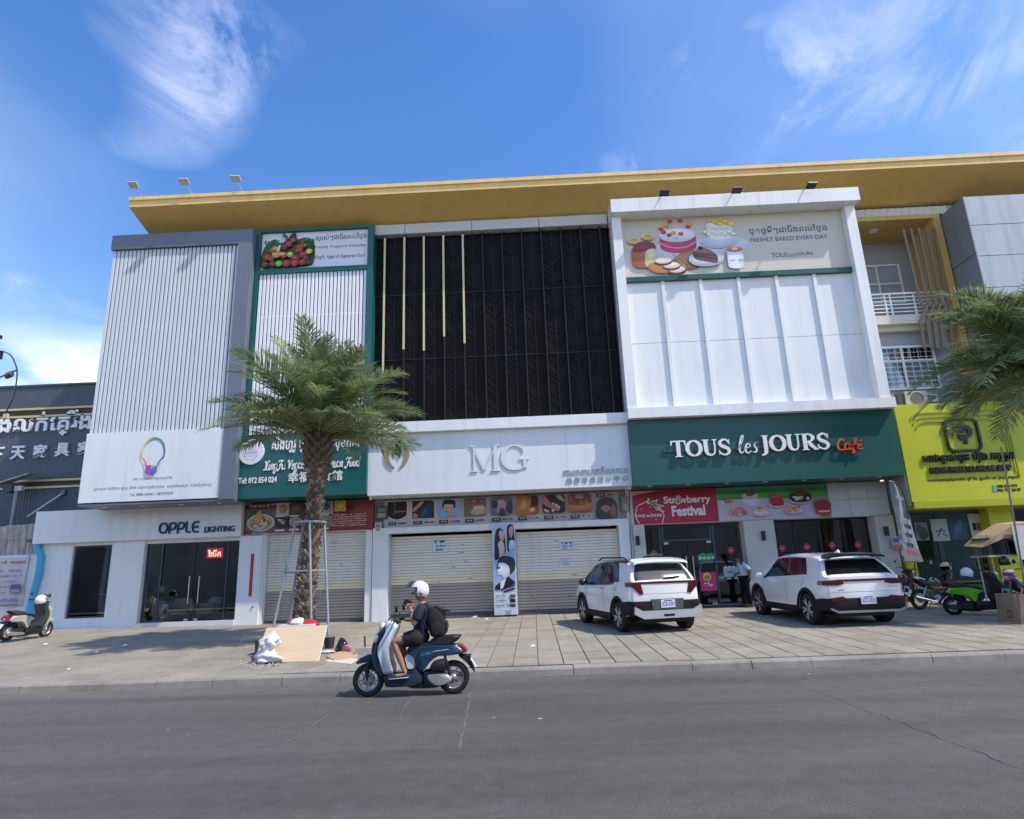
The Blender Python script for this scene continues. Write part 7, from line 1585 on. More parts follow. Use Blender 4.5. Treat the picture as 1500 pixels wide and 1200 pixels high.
def rear2(t, hL, fw, fz, pt):
    onrear(t, 'light_bar', [(.86, 1.005), (.55, 1.02), (-.55, 1.02), (-.86, 1.005), (-.86, .955), (-.55, .975), (.55, .975), (.86, .955)], -hL, TAILR, .018)
    onrear(t, 'tail_lamp', [(.90, 1.0), (.50, .985), (.46, .93), (.62, .895), (.90, .905)], -hL+.01, mat('tail_smoked', (.06, .008, .012), .12, coat=.6), .024, True)
    for sg in (1, -1): q = MB(); q.prism([(-hL+.0, sg*.86), (-hL+.26, sg*.915), (-hL+.26, sg*.932), (-hL-.01, sg*.88)], .905, 1.0, ax='z'); q.build('lamp_wrap', MATS['tail_smoked'], t, local=True)
    bumper(t, 'rear_bumper', hL, .93, .36, .62, PLAS, .05); onrear(t, 'bumper_strip', [(.86, .43), (.70, .36), (-.70, .36), (-.86, .43), (-.86, .39), (-.70, .315), (.70, .315), (.86, .39)], -hL-.055, mat('strip_grey2', (.30, .31, .32), .35, metal=.5), .025)
    onrear(t, 'reflector', [(.84, .63), (.54, .66), (.46, .60), (.80, .56)], -hL-.045, mat('reflector_dark', (.10, .008, .016), .2), .012, True); plate(t, -hL-.075, .575, '2CZ-3215')
    onrear(t, 'boot_crease', [(.88, .755), (-.88, .755), (-.88, .748), (.88, .748)], -hL, mat('crease', (.4, .41, .43), .4), .004); onrear(t, 'badge', [(-.52, .85), (-.76, .85), (-.76, .835), (-.52, .835)], -hL, CHR, .005); onrear(t, 'badge', [(.62, .80), (.48, .80), (.48, .788), (.62, .788)], -hL, CHR, .005)
    q = MB(); q.loft([[Vector((-hL+.14+o_, y, z+dz)) for o_, dz in ((.0, -.01), (.0, .035), (.30, .075), (.30, .0))] for y, z in ((-.66, 1.47), (-.58, 1.50), (-.3, 1.52), (0, 1.525), (.3, 1.52), (.58, 1.50), (.66, 1.47))], 0, True); q.build('spoiler', CARB, t, local=True)
    q = MB(); q.bar((-hL+.10, .0, 1.17), (-hL+.13, .40, 1.19), .02, .03); q.build('wiper', PLAS, t, local=True); q = MB(); q.prism([(-1.45, 1.565), (-1.18, 1.585), (-1.36, 1.66)], -.02, .02); q.build('antenna', CARW, t, local=True)
S2 = dict(L=4.46, ro=.84, wb=2.72, wheel=.35, sh=.90, mid=.60, crown=.06, archtrim=True, glass=DGL, roofdark=None, pill=(0, 0), wheels=WB_,
    zr=[(-2.23, 1.08), (-2.18, 1.10), (-2.08, 1.17), (-1.80, 1.44), (-1.66, 1.52), (-1.2, 1.575), (-.4, 1.61), (.2, 1.59), (.55, 1.53), (1.0, 1.27), (1.35, 1.07), (1.7, 1.0), (2.05, .92), (2.18, .80), (2.23, .68)],
    belt=[(-2.23, 1.06), (-1.8, 1.10), (-1.2, 1.07), (0, 1.0), (1.0, .97), (1.5, .95), (2.05, .86), (2.23, .62)], w=[(-2.23, .80), (-2.20, .85), (-2.13, .895), (-1.98, .925), (-1.6, .94), (0, .935), (1.4, .93), (1.85, .90), (2.08, .80), (2.23, .60)], wr=[(-2.23, .80), (-1.8, .71), (-1, .70), (.3, .70), (.8, .78), (1.3, .92), (2.23, .95)],
    low=[(-2.23, .40), (-2.0, .32), (-1.3, .24), (1.3, .24), (2.0, .26), (2.23, .34)], ws=(1.30, .62), sidewin=((-.42, -.34, .98, .40), (-1.42, -1.12, -.44, -.36)), rg=(-2.12, -1.79, .90, .86), shut=((-.43, -.40), (.96, .98), (-1.15, -1.30)), handles=(-.25, -1.12), mirror=.84, mmat=CARW, rear=rear2, hmat=CARW)
def place(S, rl, fl_px, rr):
    A, F, B = gpt3(*rl), gpt3(*fl_px), gpt3(*rr); d = Vector((F.x-A.x, F.y-A.y)); perp = Vector((B.x-A.x, B.y-A.y)); hd = d.normalized()+Vector((-perp.y, perp.x)).normalized(); hd.normalize()
    mid = (A+B)/2; c_ = mid+Vector((hd.x, hd.y, 0))*(S['L']/2-S['ro']); zr = gz(mid.x, mid.y)+.01; ff = mid+Vector((hd.x, hd.y, 0))*S['wb']; zf_ = gz(ff.x, ff.y)+.01; p = math.atan((zf_-zr)/S['wb'])
    zc_ = zr+(zf_-zr)*((S['L']/2-S['ro'])/S['wb']); return (c_.x, c_.y, zc_), math.atan2(hd.y, hd.x)+R(2.5), p
l_, h_, p_ = place(S1, (905, 926), (851, 914), (1003, 921)); suv('white_suv', 'white compact SUV with black roof and red light bar', l_, h_, S1, p_)
print('CAR1', l_, math.degrees(h_), p_)
l_, h_, p_ = place(S2, (1186, 915), (1111, 902), (1291, 912)); suv('white_suv', 'all white SUV with dark bumper parked beside motorbikes', l_, h_, S2, p_)
print('CAR2', l_, math.degrees(h_), p_)
# ================================================================== scooters and motorbikes
SK = 585.0
def sp(zx, zy): return ((.635-(zx-325)/SK), (1080-.0345*(zx-325)-zy)/SK)
def so_(pts, n=4): return [(p.x, p.y) for p in spline([(*sp(*q), 0) for q in pts], n, True)]
BTY = mat('bike_tyre', (.016, .016, .017), .8); ALUE = mat('cast_aluminium', (.50, .50, .49), .38, metal=.7); BPL = mat('bike_black', (.015, .015, .017), .45); SEAT = mat('seat_vinyl', (.02, .02, .023), .55); GLOSSK = mat('gloss_dark', (.012, .012, .013), .15, coat=.5)
def bike_wheel(r, w_, kind):
    M_ = Matrix.Rotation(R(90), 4, 'X'); ri = r*.66; m = MB()
    m.lathe([(ri, -w_*.35), (r*.84, -w_/2), (r*.96, -w_*.38), (r, 0), (r*.96, w_*.38), (r*.84, w_/2), (ri, w_*.35), (ri*.98, 0), (ri, -w_*.35)], M_, 36); ty = m.mesh('wheel', [BTY])
    m = MB(); m.lathe([(ri, -w_*.3), (ri*.9, -w_*.2), (ri*.9, w_*.2), (ri, w_*.3)], M_, 32); m.lathe([(0, -.05), (.045, -.05), (.045, .05), (0, .05)], M_, 14)
    if kind == 'cast':
        for k in range(10): a = 2*math.pi*k/10+(.12 if k % 2 else -.12); m.bar((.03*math.cos(a), 0, .03*math.sin(a)), (ri*.92*math.cos(a), 0, ri*.92*math.sin(a)), .022, .03, up=Vector((0, 1, 0)))
    else:
        for k in range(18): a = 2*math.pi*k/18; b_ = a+.35*(1 if k % 2 else -1); m.tube([(.04*math.cos(a), .03*(1 if k % 2 else -1), .04*math.sin(a)), (ri*.92*math.cos(b_), 0, ri*.92*math.sin(b_))], .0035, 4)
    m.lathe([(.05, .035), (.095, .035), (.095, .04), (.05, .04)], M_, 24); rm = m.mesh('rim', [ALUE]); return ty, rm
WS = bike_wheel(.237, .10, 'cast'); WU = bike_wheel(.285, .075, 'spoke')
def put_wheel(t, x, ms, r, steer=0.0):
    o = bpy.data.objects.new('wheel', ms[0]); col.objects.link(o); o.parent = t; o.location = (x, 0, r); o.rotation_euler = (0, 0, steer); o2 = bpy.data.objects.new('rim', ms[1]); col.objects.link(o2); o2.parent = o
def mirror(t, x, z, y, hx, hz, hy, face):
    m = MB(); m.tube([(x, y, z), (x+.01, y*1.1, (z+hz)/2), (hx, hy, hz)], .006, 5); s_ = m.build('mirror', BPL, t, local=True); q = MB(); q.sphere((hx, hy, hz), (.028, .042, .058), 14, 10); q.build('mirror_head', BPL, s_, local=True)
    q = MB(); q.lathe([(0, 0), (.042, 0), (.044, .002)], Matrix.Translation((hx-face*.024, hy, hz)) @ Matrix.Rotation(R(-90*face), 4, 'Y') @ Matrix.Diagonal((1.25, 1, 1, 1)), 18); q.build('mirror_glass', mat('mirror_glass', (.7, .72, .75), .03, metal=1.0), s_, local=True)
def scooter(name, label, loc, rz, cols, steer=0.0, lean=0.0, decal=False, mirrors=True, plate_=True, grp=None, pipe=None):
    shell, shield, floor_, seatm = cols; t = thing(name, label, 'scooter', loc, rz, grp); t.rotation_euler = (lean, 0, rz)
    def part(nm, pts, w_, m_, y=0.0, wf=None, par=None, n=4): q = MB(); q.puff(so_(pts, n), w_, y=y, wf=wf); return q.build(nm, m_, par or t, local=True, sharp=50)
    put_wheel(t, .635, WS, .237, steer); put_wheel(t, -.635, WS, .237)
    part('front_fender', [(215, 805), (240, 768), (300, 740), (360, 725), (385, 760), (378, 815), (300, 800), (240, 812)], .075, shell)
    part('front_apron', [(478, 486), (430, 520), (390, 575), (366, 640), (356, 720), (368, 800), (395, 862), (452, 922), (470, 890), (432, 810), (408, 720), (420, 640), (455, 570), (482, 530)], .165, shell)
    part('leg_shield', [(492, 452), (548, 440), (592, 480), (572, 540), (532, 640), (522, 700), (532, 790), (556, 884), (470, 897), (434, 810), (408, 718), (424, 640), (462, 570), (484, 520)], .185, shield)
    part('handlebar_cowl', [(470, 505), (490, 465), (520, 440), (575, 445), (592, 478), (560, 520), (540, 545), (500, 520)], .12, GLOSSK)
    for s_ in (1, -1): q = MB(); q.sphere((sp(405, 598)[0], s_*.14, sp(405, 598)[1]), (.03, .05, .07), 12, 8, M=Matrix.Rotation(R(-25), 3, 'Y')); q.build('indicator', mat('lens_clear', (.7, .72, .72), .15), t, local=True)
    q = MB(); c_ = sp(452, 500); q.sphere((c_[0]+.01, 0, c_[1]-.02), (.06, .10, .09), 14, 10); q.build('headlamp', mat('headlamp_glass', (.55, .57, .58), .1), t, local=True)
    part('floorboard', [(458, 898), (555, 882), (660, 868), (735, 836), (765, 825), (800, 870), (805, 960), (745, 985), (600, 995), (492, 996), (470, 962)], .15, floor_)
    part('inner_panel', [(650, 738), (725, 712), (750, 832), (682, 852), (662, 800)], .135, shield)
    rb = part('rear_body', [(660, 716), (700, 690), (800, 652), (900, 640), (1050, 638), (1130, 648), (1192, 690), (1170, 716), (1050, 735), (950, 742), (872, 790), (822, 850), (782, 882), (742, 832), (727, 760)], .165, shell, wf=lambda x, z: 1.0-.35*max(0, (-.55-x)))
    part('seat', [(660, 702), (700, 652), (800, 630), (868, 622), (882, 600), (960, 574), (1080, 566), (1138, 572), (1092, 626), (1000, 642), (880, 648), (780, 690), (700, 714)], .145, seatm)
    part('grab_rail', [(960, 618), (1060, 590), (1142, 568), (1130, 590), (1060, 632), (1000, 636)], .10, BPL)
    part('tail_lamp', [(1108, 640), (1150, 648), (1190, 690), (1180, 716), (1140, 692)], .13, mat('scooter_red', (.28, .008, .012), .2, coat=.5))
    part('side_lens', [(1090, 655), (1112, 648), (1150, 700), (1140, 708)], .145, mat('lens_clear', (.7, .72, .72), .15))
    part('rear_fender', [(1112, 738), (1160, 726), (1228, 732), (1218, 746), (1258, 872), (1236, 858), (1186, 800)], .065, BPL)
    if plate_:
        a, c = sp(1216, 768), sp(1262, 838); q = MB(); q.bar((a[0]-.012, 0, a[1]), (c[0]-.012, 0, c[1]), .15, .008, up=Vector((0, 1, 0))); q.v = [tuple(v) for v in q.v]
        q = MB(); d = Vector((c[0]-a[0], 0, c[1]-a[1])).normalized(); nn = Vector((d.z, 0, -d.x)); nn = nn if nn.x < 0 else -nn
        vs = [Vector((p_[0], y_, p_[1]))+nn*o_ for p_ in (a, c) for y_ in (-.085, .085) for o_ in (.008, .016)]; q.add(vs, [(0, 1, 3, 2), (4, 6, 7, 5), (0, 4, 5, 1), (2, 3, 7, 6), (0, 2, 6, 4), (1, 5, 7, 3)]); q.build('number_plate', PLATE, t, local=True)
    part('engine_case', [(838, 905), (880, 884), (1010, 880), (1056, 918), (1042, 956), (950, 982), (878, 962)], .075, ALUE, y=.07); part('air_box', [(868, 852), (900, 785), (985, 765), (1012, 800), (1006, 850), (950, 862)], .06, BPL, y=.09); part('engine_block', [(800, 880), (860, 850), (950, 860), (1040, 900), (1060, 960), (950, 990), (820, 985)], .11, mat('engine_black', (.02, .02, .022), .5)); part('stand', [(640, 968), (790, 960), (945, 986), (880, 1004), (700, 1004)], .09, BPL)
    m = MB(); a, c = sp(1000, 735), sp(1045, 890); m.tube([(a[0], .12, a[1]), (c[0], .12, c[1])], .02, 8); m.build('shock_absorber', BPL, t, local=True)
    m = MB(); k = 34; a, c = Vector((sp(1003, 760)[0], .12, sp(1003, 760)[1])), Vector((sp(1038, 860)[0], .12, sp(1038, 860)[1])); d = (c-a); m.tube([a+d*i/k+Vector((.03*math.cos(i*1.3), .03*math.sin(i*1.3), 0)) for i in range(k)], .006, 5); m.build('spring', BPL, t, local=True)
    part('exhaust', [(840, 930), (1000, 905), (1150, 880), (1180, 900), (1150, 940), (1000, 960), (860, 965)], .05, pipe or ALUE, y=-.15)
    m = MB(); q0 = sp(470, 560)
    for y_ in (-.07, .07): m.tube([(q0[0], y_, q0[1]), (.66, y_, .40), (.635, y_, .237)], [.025, .025, .02], 8)
    m.build('fork', BPL, t, local=True)
    h = sp(585, 462); m = MB(); m.tube([(h[0]-.03, .34, h[1]+.03), (h[0]+.02, .18, h[1]+.04), (h[0]+.05, 0, h[1]), (h[0]+.02, -.18, h[1]+.04), (h[0]-.03, -.34, h[1]+.03)], .013, 8); hb = m.build('handlebar', GLOSSK, t, local=True)
    for s_ in (1, -1): m = MB(); m.tube([(h[0]+.0, s_*.22, h[1]+.037), (h[0]-.032, s_*.35, h[1]+.028)], .019, 8); m.build('grip', BPL, hb, local=True); m = MB(); m.tube([(h[0]+.06, s_*.18, h[1]+.035), (h[0]+.06, s_*.33, h[1]+.02)], .007, 5); m.build('brake_lever', ALUE, hb, local=True)
    if mirrors:
        for s_ in (1, -1): mirror(t, h[0]+.02, h[1]+.04, s_*.2, h[0]-.02, h[1]+.21, s_*.31, 1)
    if decal:
        me = text_mesh('CLUB12', .0, 0, .35); n = len(me.vertices); co = np.empty(n*3, dtype=np.float32); me.vertices.foreach_get('co', co); co = co.reshape(-1, 3); mn, mx_ = co.min(0), co.max(0); a, c = sp(795, 735), sp(900, 695); o_ = np.empty_like(co); u = (co[:, 0]-mn[0])/(mx_[0]-mn[0]); v = (co[:, 1]-mn[1])/(mx_[1]-mn[1]); o_[:, 0] = a[0]+(c[0]-a[0])*u; o_[:, 2] = a[1]+.02*u+(c[1]-a[1]-.02)*v; o_[:, 1] = .1665; me.vertices.foreach_set('co', o_.ravel()); me.update(); me.materials.clear(); me.materials.append(mat('decal_cyan', (.06, .42, .62), .4)); link('decal', me, rb)
        q = MB(); a, c = sp(905, 702), sp(1040, 684); g_ = random.Random(3)
        for i in range(11): x_ = a[0]+(c[0]-a[0])*i/11; z_ = a[1]+(c[1]-a[1])*i/11; q.add([(x_, .1665, z_), (x_-.013, .1665, z_), (x_-.013, .1665, z_+.014*g_.uniform(.6, 1)), (x_, .1665, z_+.014)], [(0, 1, 2, 3)])
        tag(q.build('decal_small', LTRW, rb, local=True, fixn=False), kind='stuff')
    return t
def underbone(name, label, loc, rz, bodym, trim, seatm, lean=0.0, platem=None, grp=None):
    t = thing(name, label, 'motorbike', loc, rz, grp); t.rotation_euler = (lean, 0, rz); put_wheel(t, .62, WU, .285); put_wheel(t, -.62, WU, .285)
    def part(nm, pts, w_, m_, y=0.0, n=4): q = MB(); q.puff([(p.x, p.y) for p in spline([(*p, 0) for p in pts], n, True)], w_, y=y); return q.build(nm, m_, t, local=True, sharp=50)
    part('front_fender', [(.86, .48), (.72, .60), (.55, .60), (.42, .46), (.52, .54), (.68, .555)], .06, bodym); part('leg_shield', [(.42, .98), (.34, 1.02), (.22, .80), (.18, .52), (.22, .34), (.32, .32), (.38, .55), (.46, .80)], .17, bodym); part('headlamp_cowl', [(.50, .98), (.42, 1.06), (.28, 1.06), (.30, .94), (.44, .88)], .11, bodym)
    q = MB(); q.sphere((.48, 0, .97), (.05, .085, .065), 14, 10); q.build('headlamp', mat('headlamp_glass', (.55, .57, .58), .1), t, local=True)
    part('rear_body', [(.16, .62), (-.1, .66), (-.40, .70), (-.74, .82), (-.86, .86), (-.70, .72), (-.40, .56), (-.05, .46), (.12, .5)], .115, bodym); part('side_trim', [(.05, .60), (-.4, .66), (-.78, .82), (-.5, .70), (-.1, .58)], .122, trim)
    part('seat', [(.08, .74), (-.2, .74), (-.45, .80), (-.72, .86), (-.74, .82), (-.42, .70), (-.1, .64), (.06, .66)], .125, seatm); part('tail_lamp', [(-.80, .84), (-.92, .85), (-.90, .78), (-.80, .76)], .06, mat('scooter_red', (.28, .008, .012), .2, coat=.5)); part('rear_fender', [(-.80, .78), (-.95, .76), (-1.02, .50), (-.96, .52), (-.86, .66)], .06, BPL)
    q = MB(); q.box(-1.0, -.985, -.085, .085, .52, .66); q.build('number_plate', platem or PLATE, t, local=True)
    part('engine', [(.28, .42), (.05, .45), (-.15, .40), (-.18, .26), (.0, .22), (.25, .28)], .10, ALUE); m = MB(); m.tube([(.22, -.10, .30), (.05, -.14, .22), (-.3, -.17, .25), (-.45, -.18, .29)], .022, 8); m.tube([(-.42, -.18, .28), (-.92, -.19, .40)], [.035, .05], 12); m.build('exhaust', CHR, t, local=True)
    m = MB(); m.bar((-.1, .07, .30), (-.62, .07, .285), .03, .05); m.bar((-.1, -.07, .30), (-.62, -.07, .285), .03, .05); m.build('swing_arm', BPL, t, local=True)
    m = MB(); [m.tube([(-.45, y_, .66), (-.60, y_, .33)], .022, 8) for y_ in (-.11, .11)]; m.build('shock_absorber', CHR, t, local=True); m = MB(); [m.tube([(.40, y_, .92), (.62, y_, .285)], .02, 8) for y_ in (-.07, .07)]; m.build('fork', BPL, t, local=True)
    m = MB(); m.tube([(.22, .33, 1.06), (.30, .18, 1.08), (.33, 0, 1.04), (.30, -.18, 1.08), (.22, -.33, 1.06)], .012, 8); m.build('handlebar', BPL, t, local=True); m = MB(); m.tube([(-.05, .1, .3), (-.12, .22, .0)], .012, 6); m.build('side_stand', BPL, t, local=True); m = MB(); m.tube([(-.5, .13, .84), (-.75, .12, .92), (-.80, 0, .92), (-.75, -.12, .92), (-.5, -.13, .84)], .012, 6); m.build('grab_rail', CHR, t, local=True)
    for s_ in (1, -1): mirror(t, .28, 1.08, s_*.2, .22, 1.25, s_*.33, 1)
    return t
def helmet(label, c_, cm, rz, r=.135, visor=None, tilt=0.0, name='helmet', open_=True):
    t = thing(name, label, 'helmet', c_, rz); t.rotation_euler = (0, tilt, rz); m = MB(); nu, nv = 28, 14; vs = []
    for i in range(nv+1):
        th = math.pi*.70*i/nv
        for j in range(nu): ph = 2*math.pi*j/nu; k = 1.0+.06*math.cos(ph)*math.sin(th); vs.append((r*1.06*k*math.sin(th)*math.cos(ph), r*.94*math.sin(th)*math.sin(ph), r*math.cos(th)+.0))
    fs = [(i*nu+j, (i+1)*nu+j, (i+1)*nu+(j+1) % nu, i*nu+(j+1) % nu) for i in range(nv) for j in range(nu) if not (open_ and i > nv*.52 and min(j, nu-j) < nu*.20)]
    m.add(vs, fs, 0, True); o = m.build('shell', cm, t, local=True)
    m2 = MB(); m2.add([(x*.93, y*.93, z*.93) for x, y, z in vs], fs, 0, True); m2.build('lining', mat('helmet_lining', (.02, .02, .022), .9), t, local=True)
    if visor is not None:
        m3 = MB(); rows = [(.10, .55), (.085, .80), (.0, 1.0)] if False else None; vs3 = []
        for i in range(5):
            f = i/4
            for j in range(-7, 8):
                a = j/7*1.15; rr_ = r*(1.12+.16*f); vs3.append((rr_*math.cos(a)+.075*f-.01, rr_*math.sin(a)*.93, r*(.60-.62*f)+.045))
        m3.add(vs3, [(i*15+j, i*15+j+1, (i+1)*15+j+1, (i+1)*15+j) for i in range(4) for j in range(14)], 0, True); m3.build('visor', visor, t, local=True)
        for s_ in (1, -1): q = MB(); q.lathe([(0, .012), (.018, .010), (.02, 0)], Matrix.Translation((r*.35, s_*r*.90, .03)) @ Matrix.Rotation(R(-90*s_), 4, 'X'), 14); q.build('visor_knob', BPL, t, local=True)
    return t

# ------------------------------------------------------------------ the passing scooter
A, B = gpt(540, 1021), gpt(664, 1016.5); mid = ((A[0]+B[0])/2, (A[1]+B[1])/2); hd_ = math.atan2(A[1]-B[1], A[0]-B[0])
NAVY = mat('scooter_teal_navy', (.012, .040, .072), .35, coat=.4); PEARL = mat('scooter_pearl', (.62, .66, .68), .5, coat=.1); FLR = mat('scooter_floor', (.010, .022, .038), .5)
SL = Vector((mid[0], mid[1], .0)); S_ROT = hd_
scooter('riding_scooter', 'teal and white scooter ridden along the road', SL, S_ROT, (NAVY, PEARL, FLR, SEAT), decal=True)
SM = Matrix.Translation(SL) @ Matrix.Rotation(S_ROT, 4, 'Z')
def V(zx, zy, y): a = sp(zx, zy); return Vector((a[0], y, a[1]))
SKIN = mat('skin_tan', (.36, .19, .115), .55, nscale=20, namt=.06); NAVYS = mat('shirt_navy', (.012, .018, .045), .8, nscale=12, namt=.2, bump=.3, bscale=18); SHORT = mat('shorts_black', (.012, .012, .014), .85, nscale=12, namt=.2, bump=.3, bscale=18)
def fingers(m, wrist, dirv, palm_n, side, curl, s_=1.0):
    """five separate bent fingers leaving a palm"""
    d = dirv.normalized(); n_ = palm_n.normalized(); sd_ = d.cross(n_).normalized(); base = wrist+d*.085*s_
    for k, (o_, ln) in enumerate(((-.030, .072), (-.010, .080), (.011, .075), (.030, .058))):
        p0 = base+sd_*o_*s_-d*.02; p1 = base+sd_*o_*1.1*s_+d*ln*.42*s_+n_*curl*.012; p2 = p1+(d*(1-curl)+n_*curl).normalized()*ln*.36*s_; p3 = p2+(d*(.6-curl)+n_*curl*1.4).normalized()*ln*.26*s_; m.tube([p0, p1, p2, p3], [.0105, .010, .009, .007], 7)
    b_ = wrist+d*.03*s_+sd_*side*.030; m.tube([b_, b_+sd_*side*.025+d*.028, b_+sd_*side*.03+d*.058+n_*.018*curl], [.013, .0115, .008], 7)
def join_mesh(name, me, mb, mats, parent, xf=None):
    bm = bmesh.new(); bm.from_mesh(me)
    if mb is not None:
        m2 = mb.mesh('tmp', [mats[0]]); bm2 = bmesh.new(); bm2.from_mesh(m2); bmesh.ops.recalc_face_normals(bm2, faces=bm2.faces); bm2.to_mesh(m2); bm2.free(); bm.from_mesh(m2); bpy.data.meshes.remove(m2)
    for f in bm.faces: f.smooth = True
    r_ = bpy.data.meshes.new(name); bm.to_mesh(r_); bm.free(); r_.materials.clear()
    for q in mats: r_.materials.append(q)
    return link(name, r_, parent)
rd = thing('person', 'scooter rider in navy shirt and shorts holding a phone up', 'person', SL, S_ROT)
pelv, waist, chest, neck, headb, headt = V(770, 580, 0), V(790, 490, 0), V(812, 360, 0), V(796, 280, .0), V(768, 238, 0), V(762, 170, 0)
shl, shr = V(805, 318, .165), V(812, 318, -.165); ell, elr = V(742, 482, .235), V(712, 446, -.27); wrl, wrr = V(708, 362, .13), V(625, 456, -.30)
hl, hr = V(748, 592, .095), V(748, 592, -.095); knl, knr = V(556, 618, .15), V(585, 612, -.12); anl, anr = V(650, 850, .15), V(655, 850, -.12); tol, tor = V(545, 903, .165), V(552, 903, -.13); hel, her = V(668, 882, .15), V(672, 882, -.12)
pal, par_ = V(696, 325, .115), V(604, 455, -.31)
mh = lambda a, c, f: a.lerp(c, f)
verts = [pelv, waist, chest, neck, headb, headt, shl, ell, mh(ell, wrl, .5), wrl, pal, shr, elr, mh(elr, wrr, .5), wrr, par_, hl, mh(hl, knl, .55), knl, mh(knl, anl, .35), anl, hel, tol, hr, mh(hr, knr, .55), knr, mh(knr, anr, .35), anr, her, tor]
edges = [(0, 1), (1, 2), (2, 3), (3, 4), (4, 5), (2, 6), (6, 7), (7, 8), (8, 9), (9, 10), (2, 11), (11, 12), (12, 13), (13, 14), (14, 15), (0, 16), (16, 17), (17, 18), (18, 19), (19, 20), (20, 21), (21, 22), (0, 23), (23, 24), (24, 25), (25, 26), (26, 27), (27, 28), (28, 29)]
rad = [(.13, .11), (.125, .10), (.15, .11), .052, .088, .098, .055, .040, .040, .027, (.036, .022), .055, .040, .040, .027, (.036, .022), .085, .075, .055, .058, .036, (.036, .03), (.042, .02), .085, .075, .055, .058, .036, (.036, .03), (.042, .02)]
fm = MB(); fingers(fm, wrl, (pal-wrl), Vector((.25, -1, .2)), -1, .75); fingers(fm, wrr, (par_-wrr), Vector((-.1, .1, -1)), 1, .8)
join_mesh('body', skinned(verts, edges, rad), fm, [SKIN], rd)
v2 = [pelv+Vector((.01, 0, -.05)), waist, chest+Vector((.0, 0, .01)), V(803, 300, 0), shl, mh(shl, ell, .55), mh(shl, ell, .82), shr, mh(shr, elr, .55), mh(shr, elr, .82)]
me = skinned(v2, [(0, 1), (1, 2), (2, 3), (2, 4), (4, 5), (5, 6), (2, 7), (7, 8), (8, 9)], [(.175, .155), (.155, .135), (.165, .13), .08, .082, .076, .074, .082, .076, .074]); me.materials.append(NAVYS); link('shirt', me, rd)
v3 = [pelv+Vector((-.01, 0, -.0)), hl, mh(hl, knl, .30), mh(hl, knl, .50), hr, mh(hr, knr, .30), mh(hr, knr, .50)]
q = MB(); q.sphere(pelv+Vector((.0, 0, -.01)), (.155, .175, .12), 24, 14)
for h_, k_ in ((hl, knl), (hr, knr)): d_ = (k_-h_); q.tube([h_-d_*.25+Vector((0, 0, .0)), h_-d_*.05, mh(h_, k_, .15), mh(h_, k_, .32), mh(h_, k_, .50), mh(h_, k_, .55)], [.10, .125, .122, .112, .106, .098], 18)
q.build('shorts', SHORT, rd, local=True, sharp=80)
for a, c, y_ in ((hel, tol, .15), (her, tor, -.12)):
    q = MB(); o_ = [(a.x-.045, a.z-.035), (c.x+.045, c.z-.025), (c.x+.05, c.z+.01), (c.x-.02, c.z+.035), (mh(a, c, .5).x, mh(a, c, .5).z-.005), (a.x-.04, a.z-.01)]; q.puff([(p.x, p.y) for p in spline([(*p, 0) for p in o_], 4, True)], .055, y=(a.y+c.y)/2); q.build('slipper', mat('slipper_navy', (.03, .035, .07), .7), rd, local=True); q = MB(); q.puff([(a.x-.05, a.z-.045), (c.x+.05, c.z-.035), (c.x+.05, c.z-.022), (a.x-.05, a.z-.03)], .06, y=(a.y+c.y)/2); q.build('slipper_sole', mat('sole_white', (.6, .58, .56), .7), rd, local=True)
m = MB(); m.lathe([(.030, -.008), (.033, -.008), (.033, .012), (.030, .012)], Matrix.Translation(mh(wrl, ell, .16)) @ (ell-wrl).to_track_quat('Z', 'Y').to_matrix().to_4x4(), 18); m.build('wrist_strap', BPL, rd, local=True)
nose = MB(); nose.sphere(V(706, 215, 0), (.022, .018, .024), 10, 8); nose.build('nose', SKIN, rd, local=True)
hp = SM @ V(772, 190, 0); hz_ = helmet('white open-face helmet with raised smoke visor on the rider', hp, mat('helmet_white', (.78, .79, .79), .2, coat=.6), S_ROT+R(6), .145, glass('visor_smoke', (.35, .38, .40)), R(-4))
q = MB(); a = Vector((.0, .145*.95, -.03)); q.bar(a, a+Vector((-.055, -.004, -.03)), .022, .01, up=Vector((0, 1, 0))); q.build('side_mark', mat('mark_red', (.35, .03, .05), .4), hz_, local=True)
ph = thing('phone', 'dark phone held before the rider chin', 'phone', SM @ V(688, 298, .1)); ph.rotation_euler = (0, 0, S_ROT)
q = MB(); Tm = Matrix.Rotation(R(-18), 4, 'Y'); q.box(-.035, .085, -.005, .005, -.04, .04, 0, Tm); q.build('case', mat('phone_black', (.02, .02, .022), .3), ph, local=True); q = MB(); q.box(-.025, .075, -.0075, -.0055, -.034, .034, 0, Tm); q.build('screen', mat('phone_screen', (.03, .03, .035), .08), ph, local=True)
bp = thing('backpack', 'black backpack on the scooter rider back', 'backpack', SM @ V(920, 500, 0)); bp.rotation_euler = (0, 0, S_ROT); off = V(920, 500, 0); BPM = mat('backpack_cloth', (.015, .0145, .018), .85, nscale=14, namt=.3, bump=.4, bscale=22)
def bpart(nm, pts, w_, m_, y=0.0): q = MB(); q.puff([(p.x-off.x, p.y-off.z) for p in spline([(*sp(*p), 0) for p in pts], 4, True)], w_, y=y, steps=((1, 0), (.99, .7), (.95, .92), (.84, 1.0))); q.build(nm, m_, bp, local=True, sharp=42)
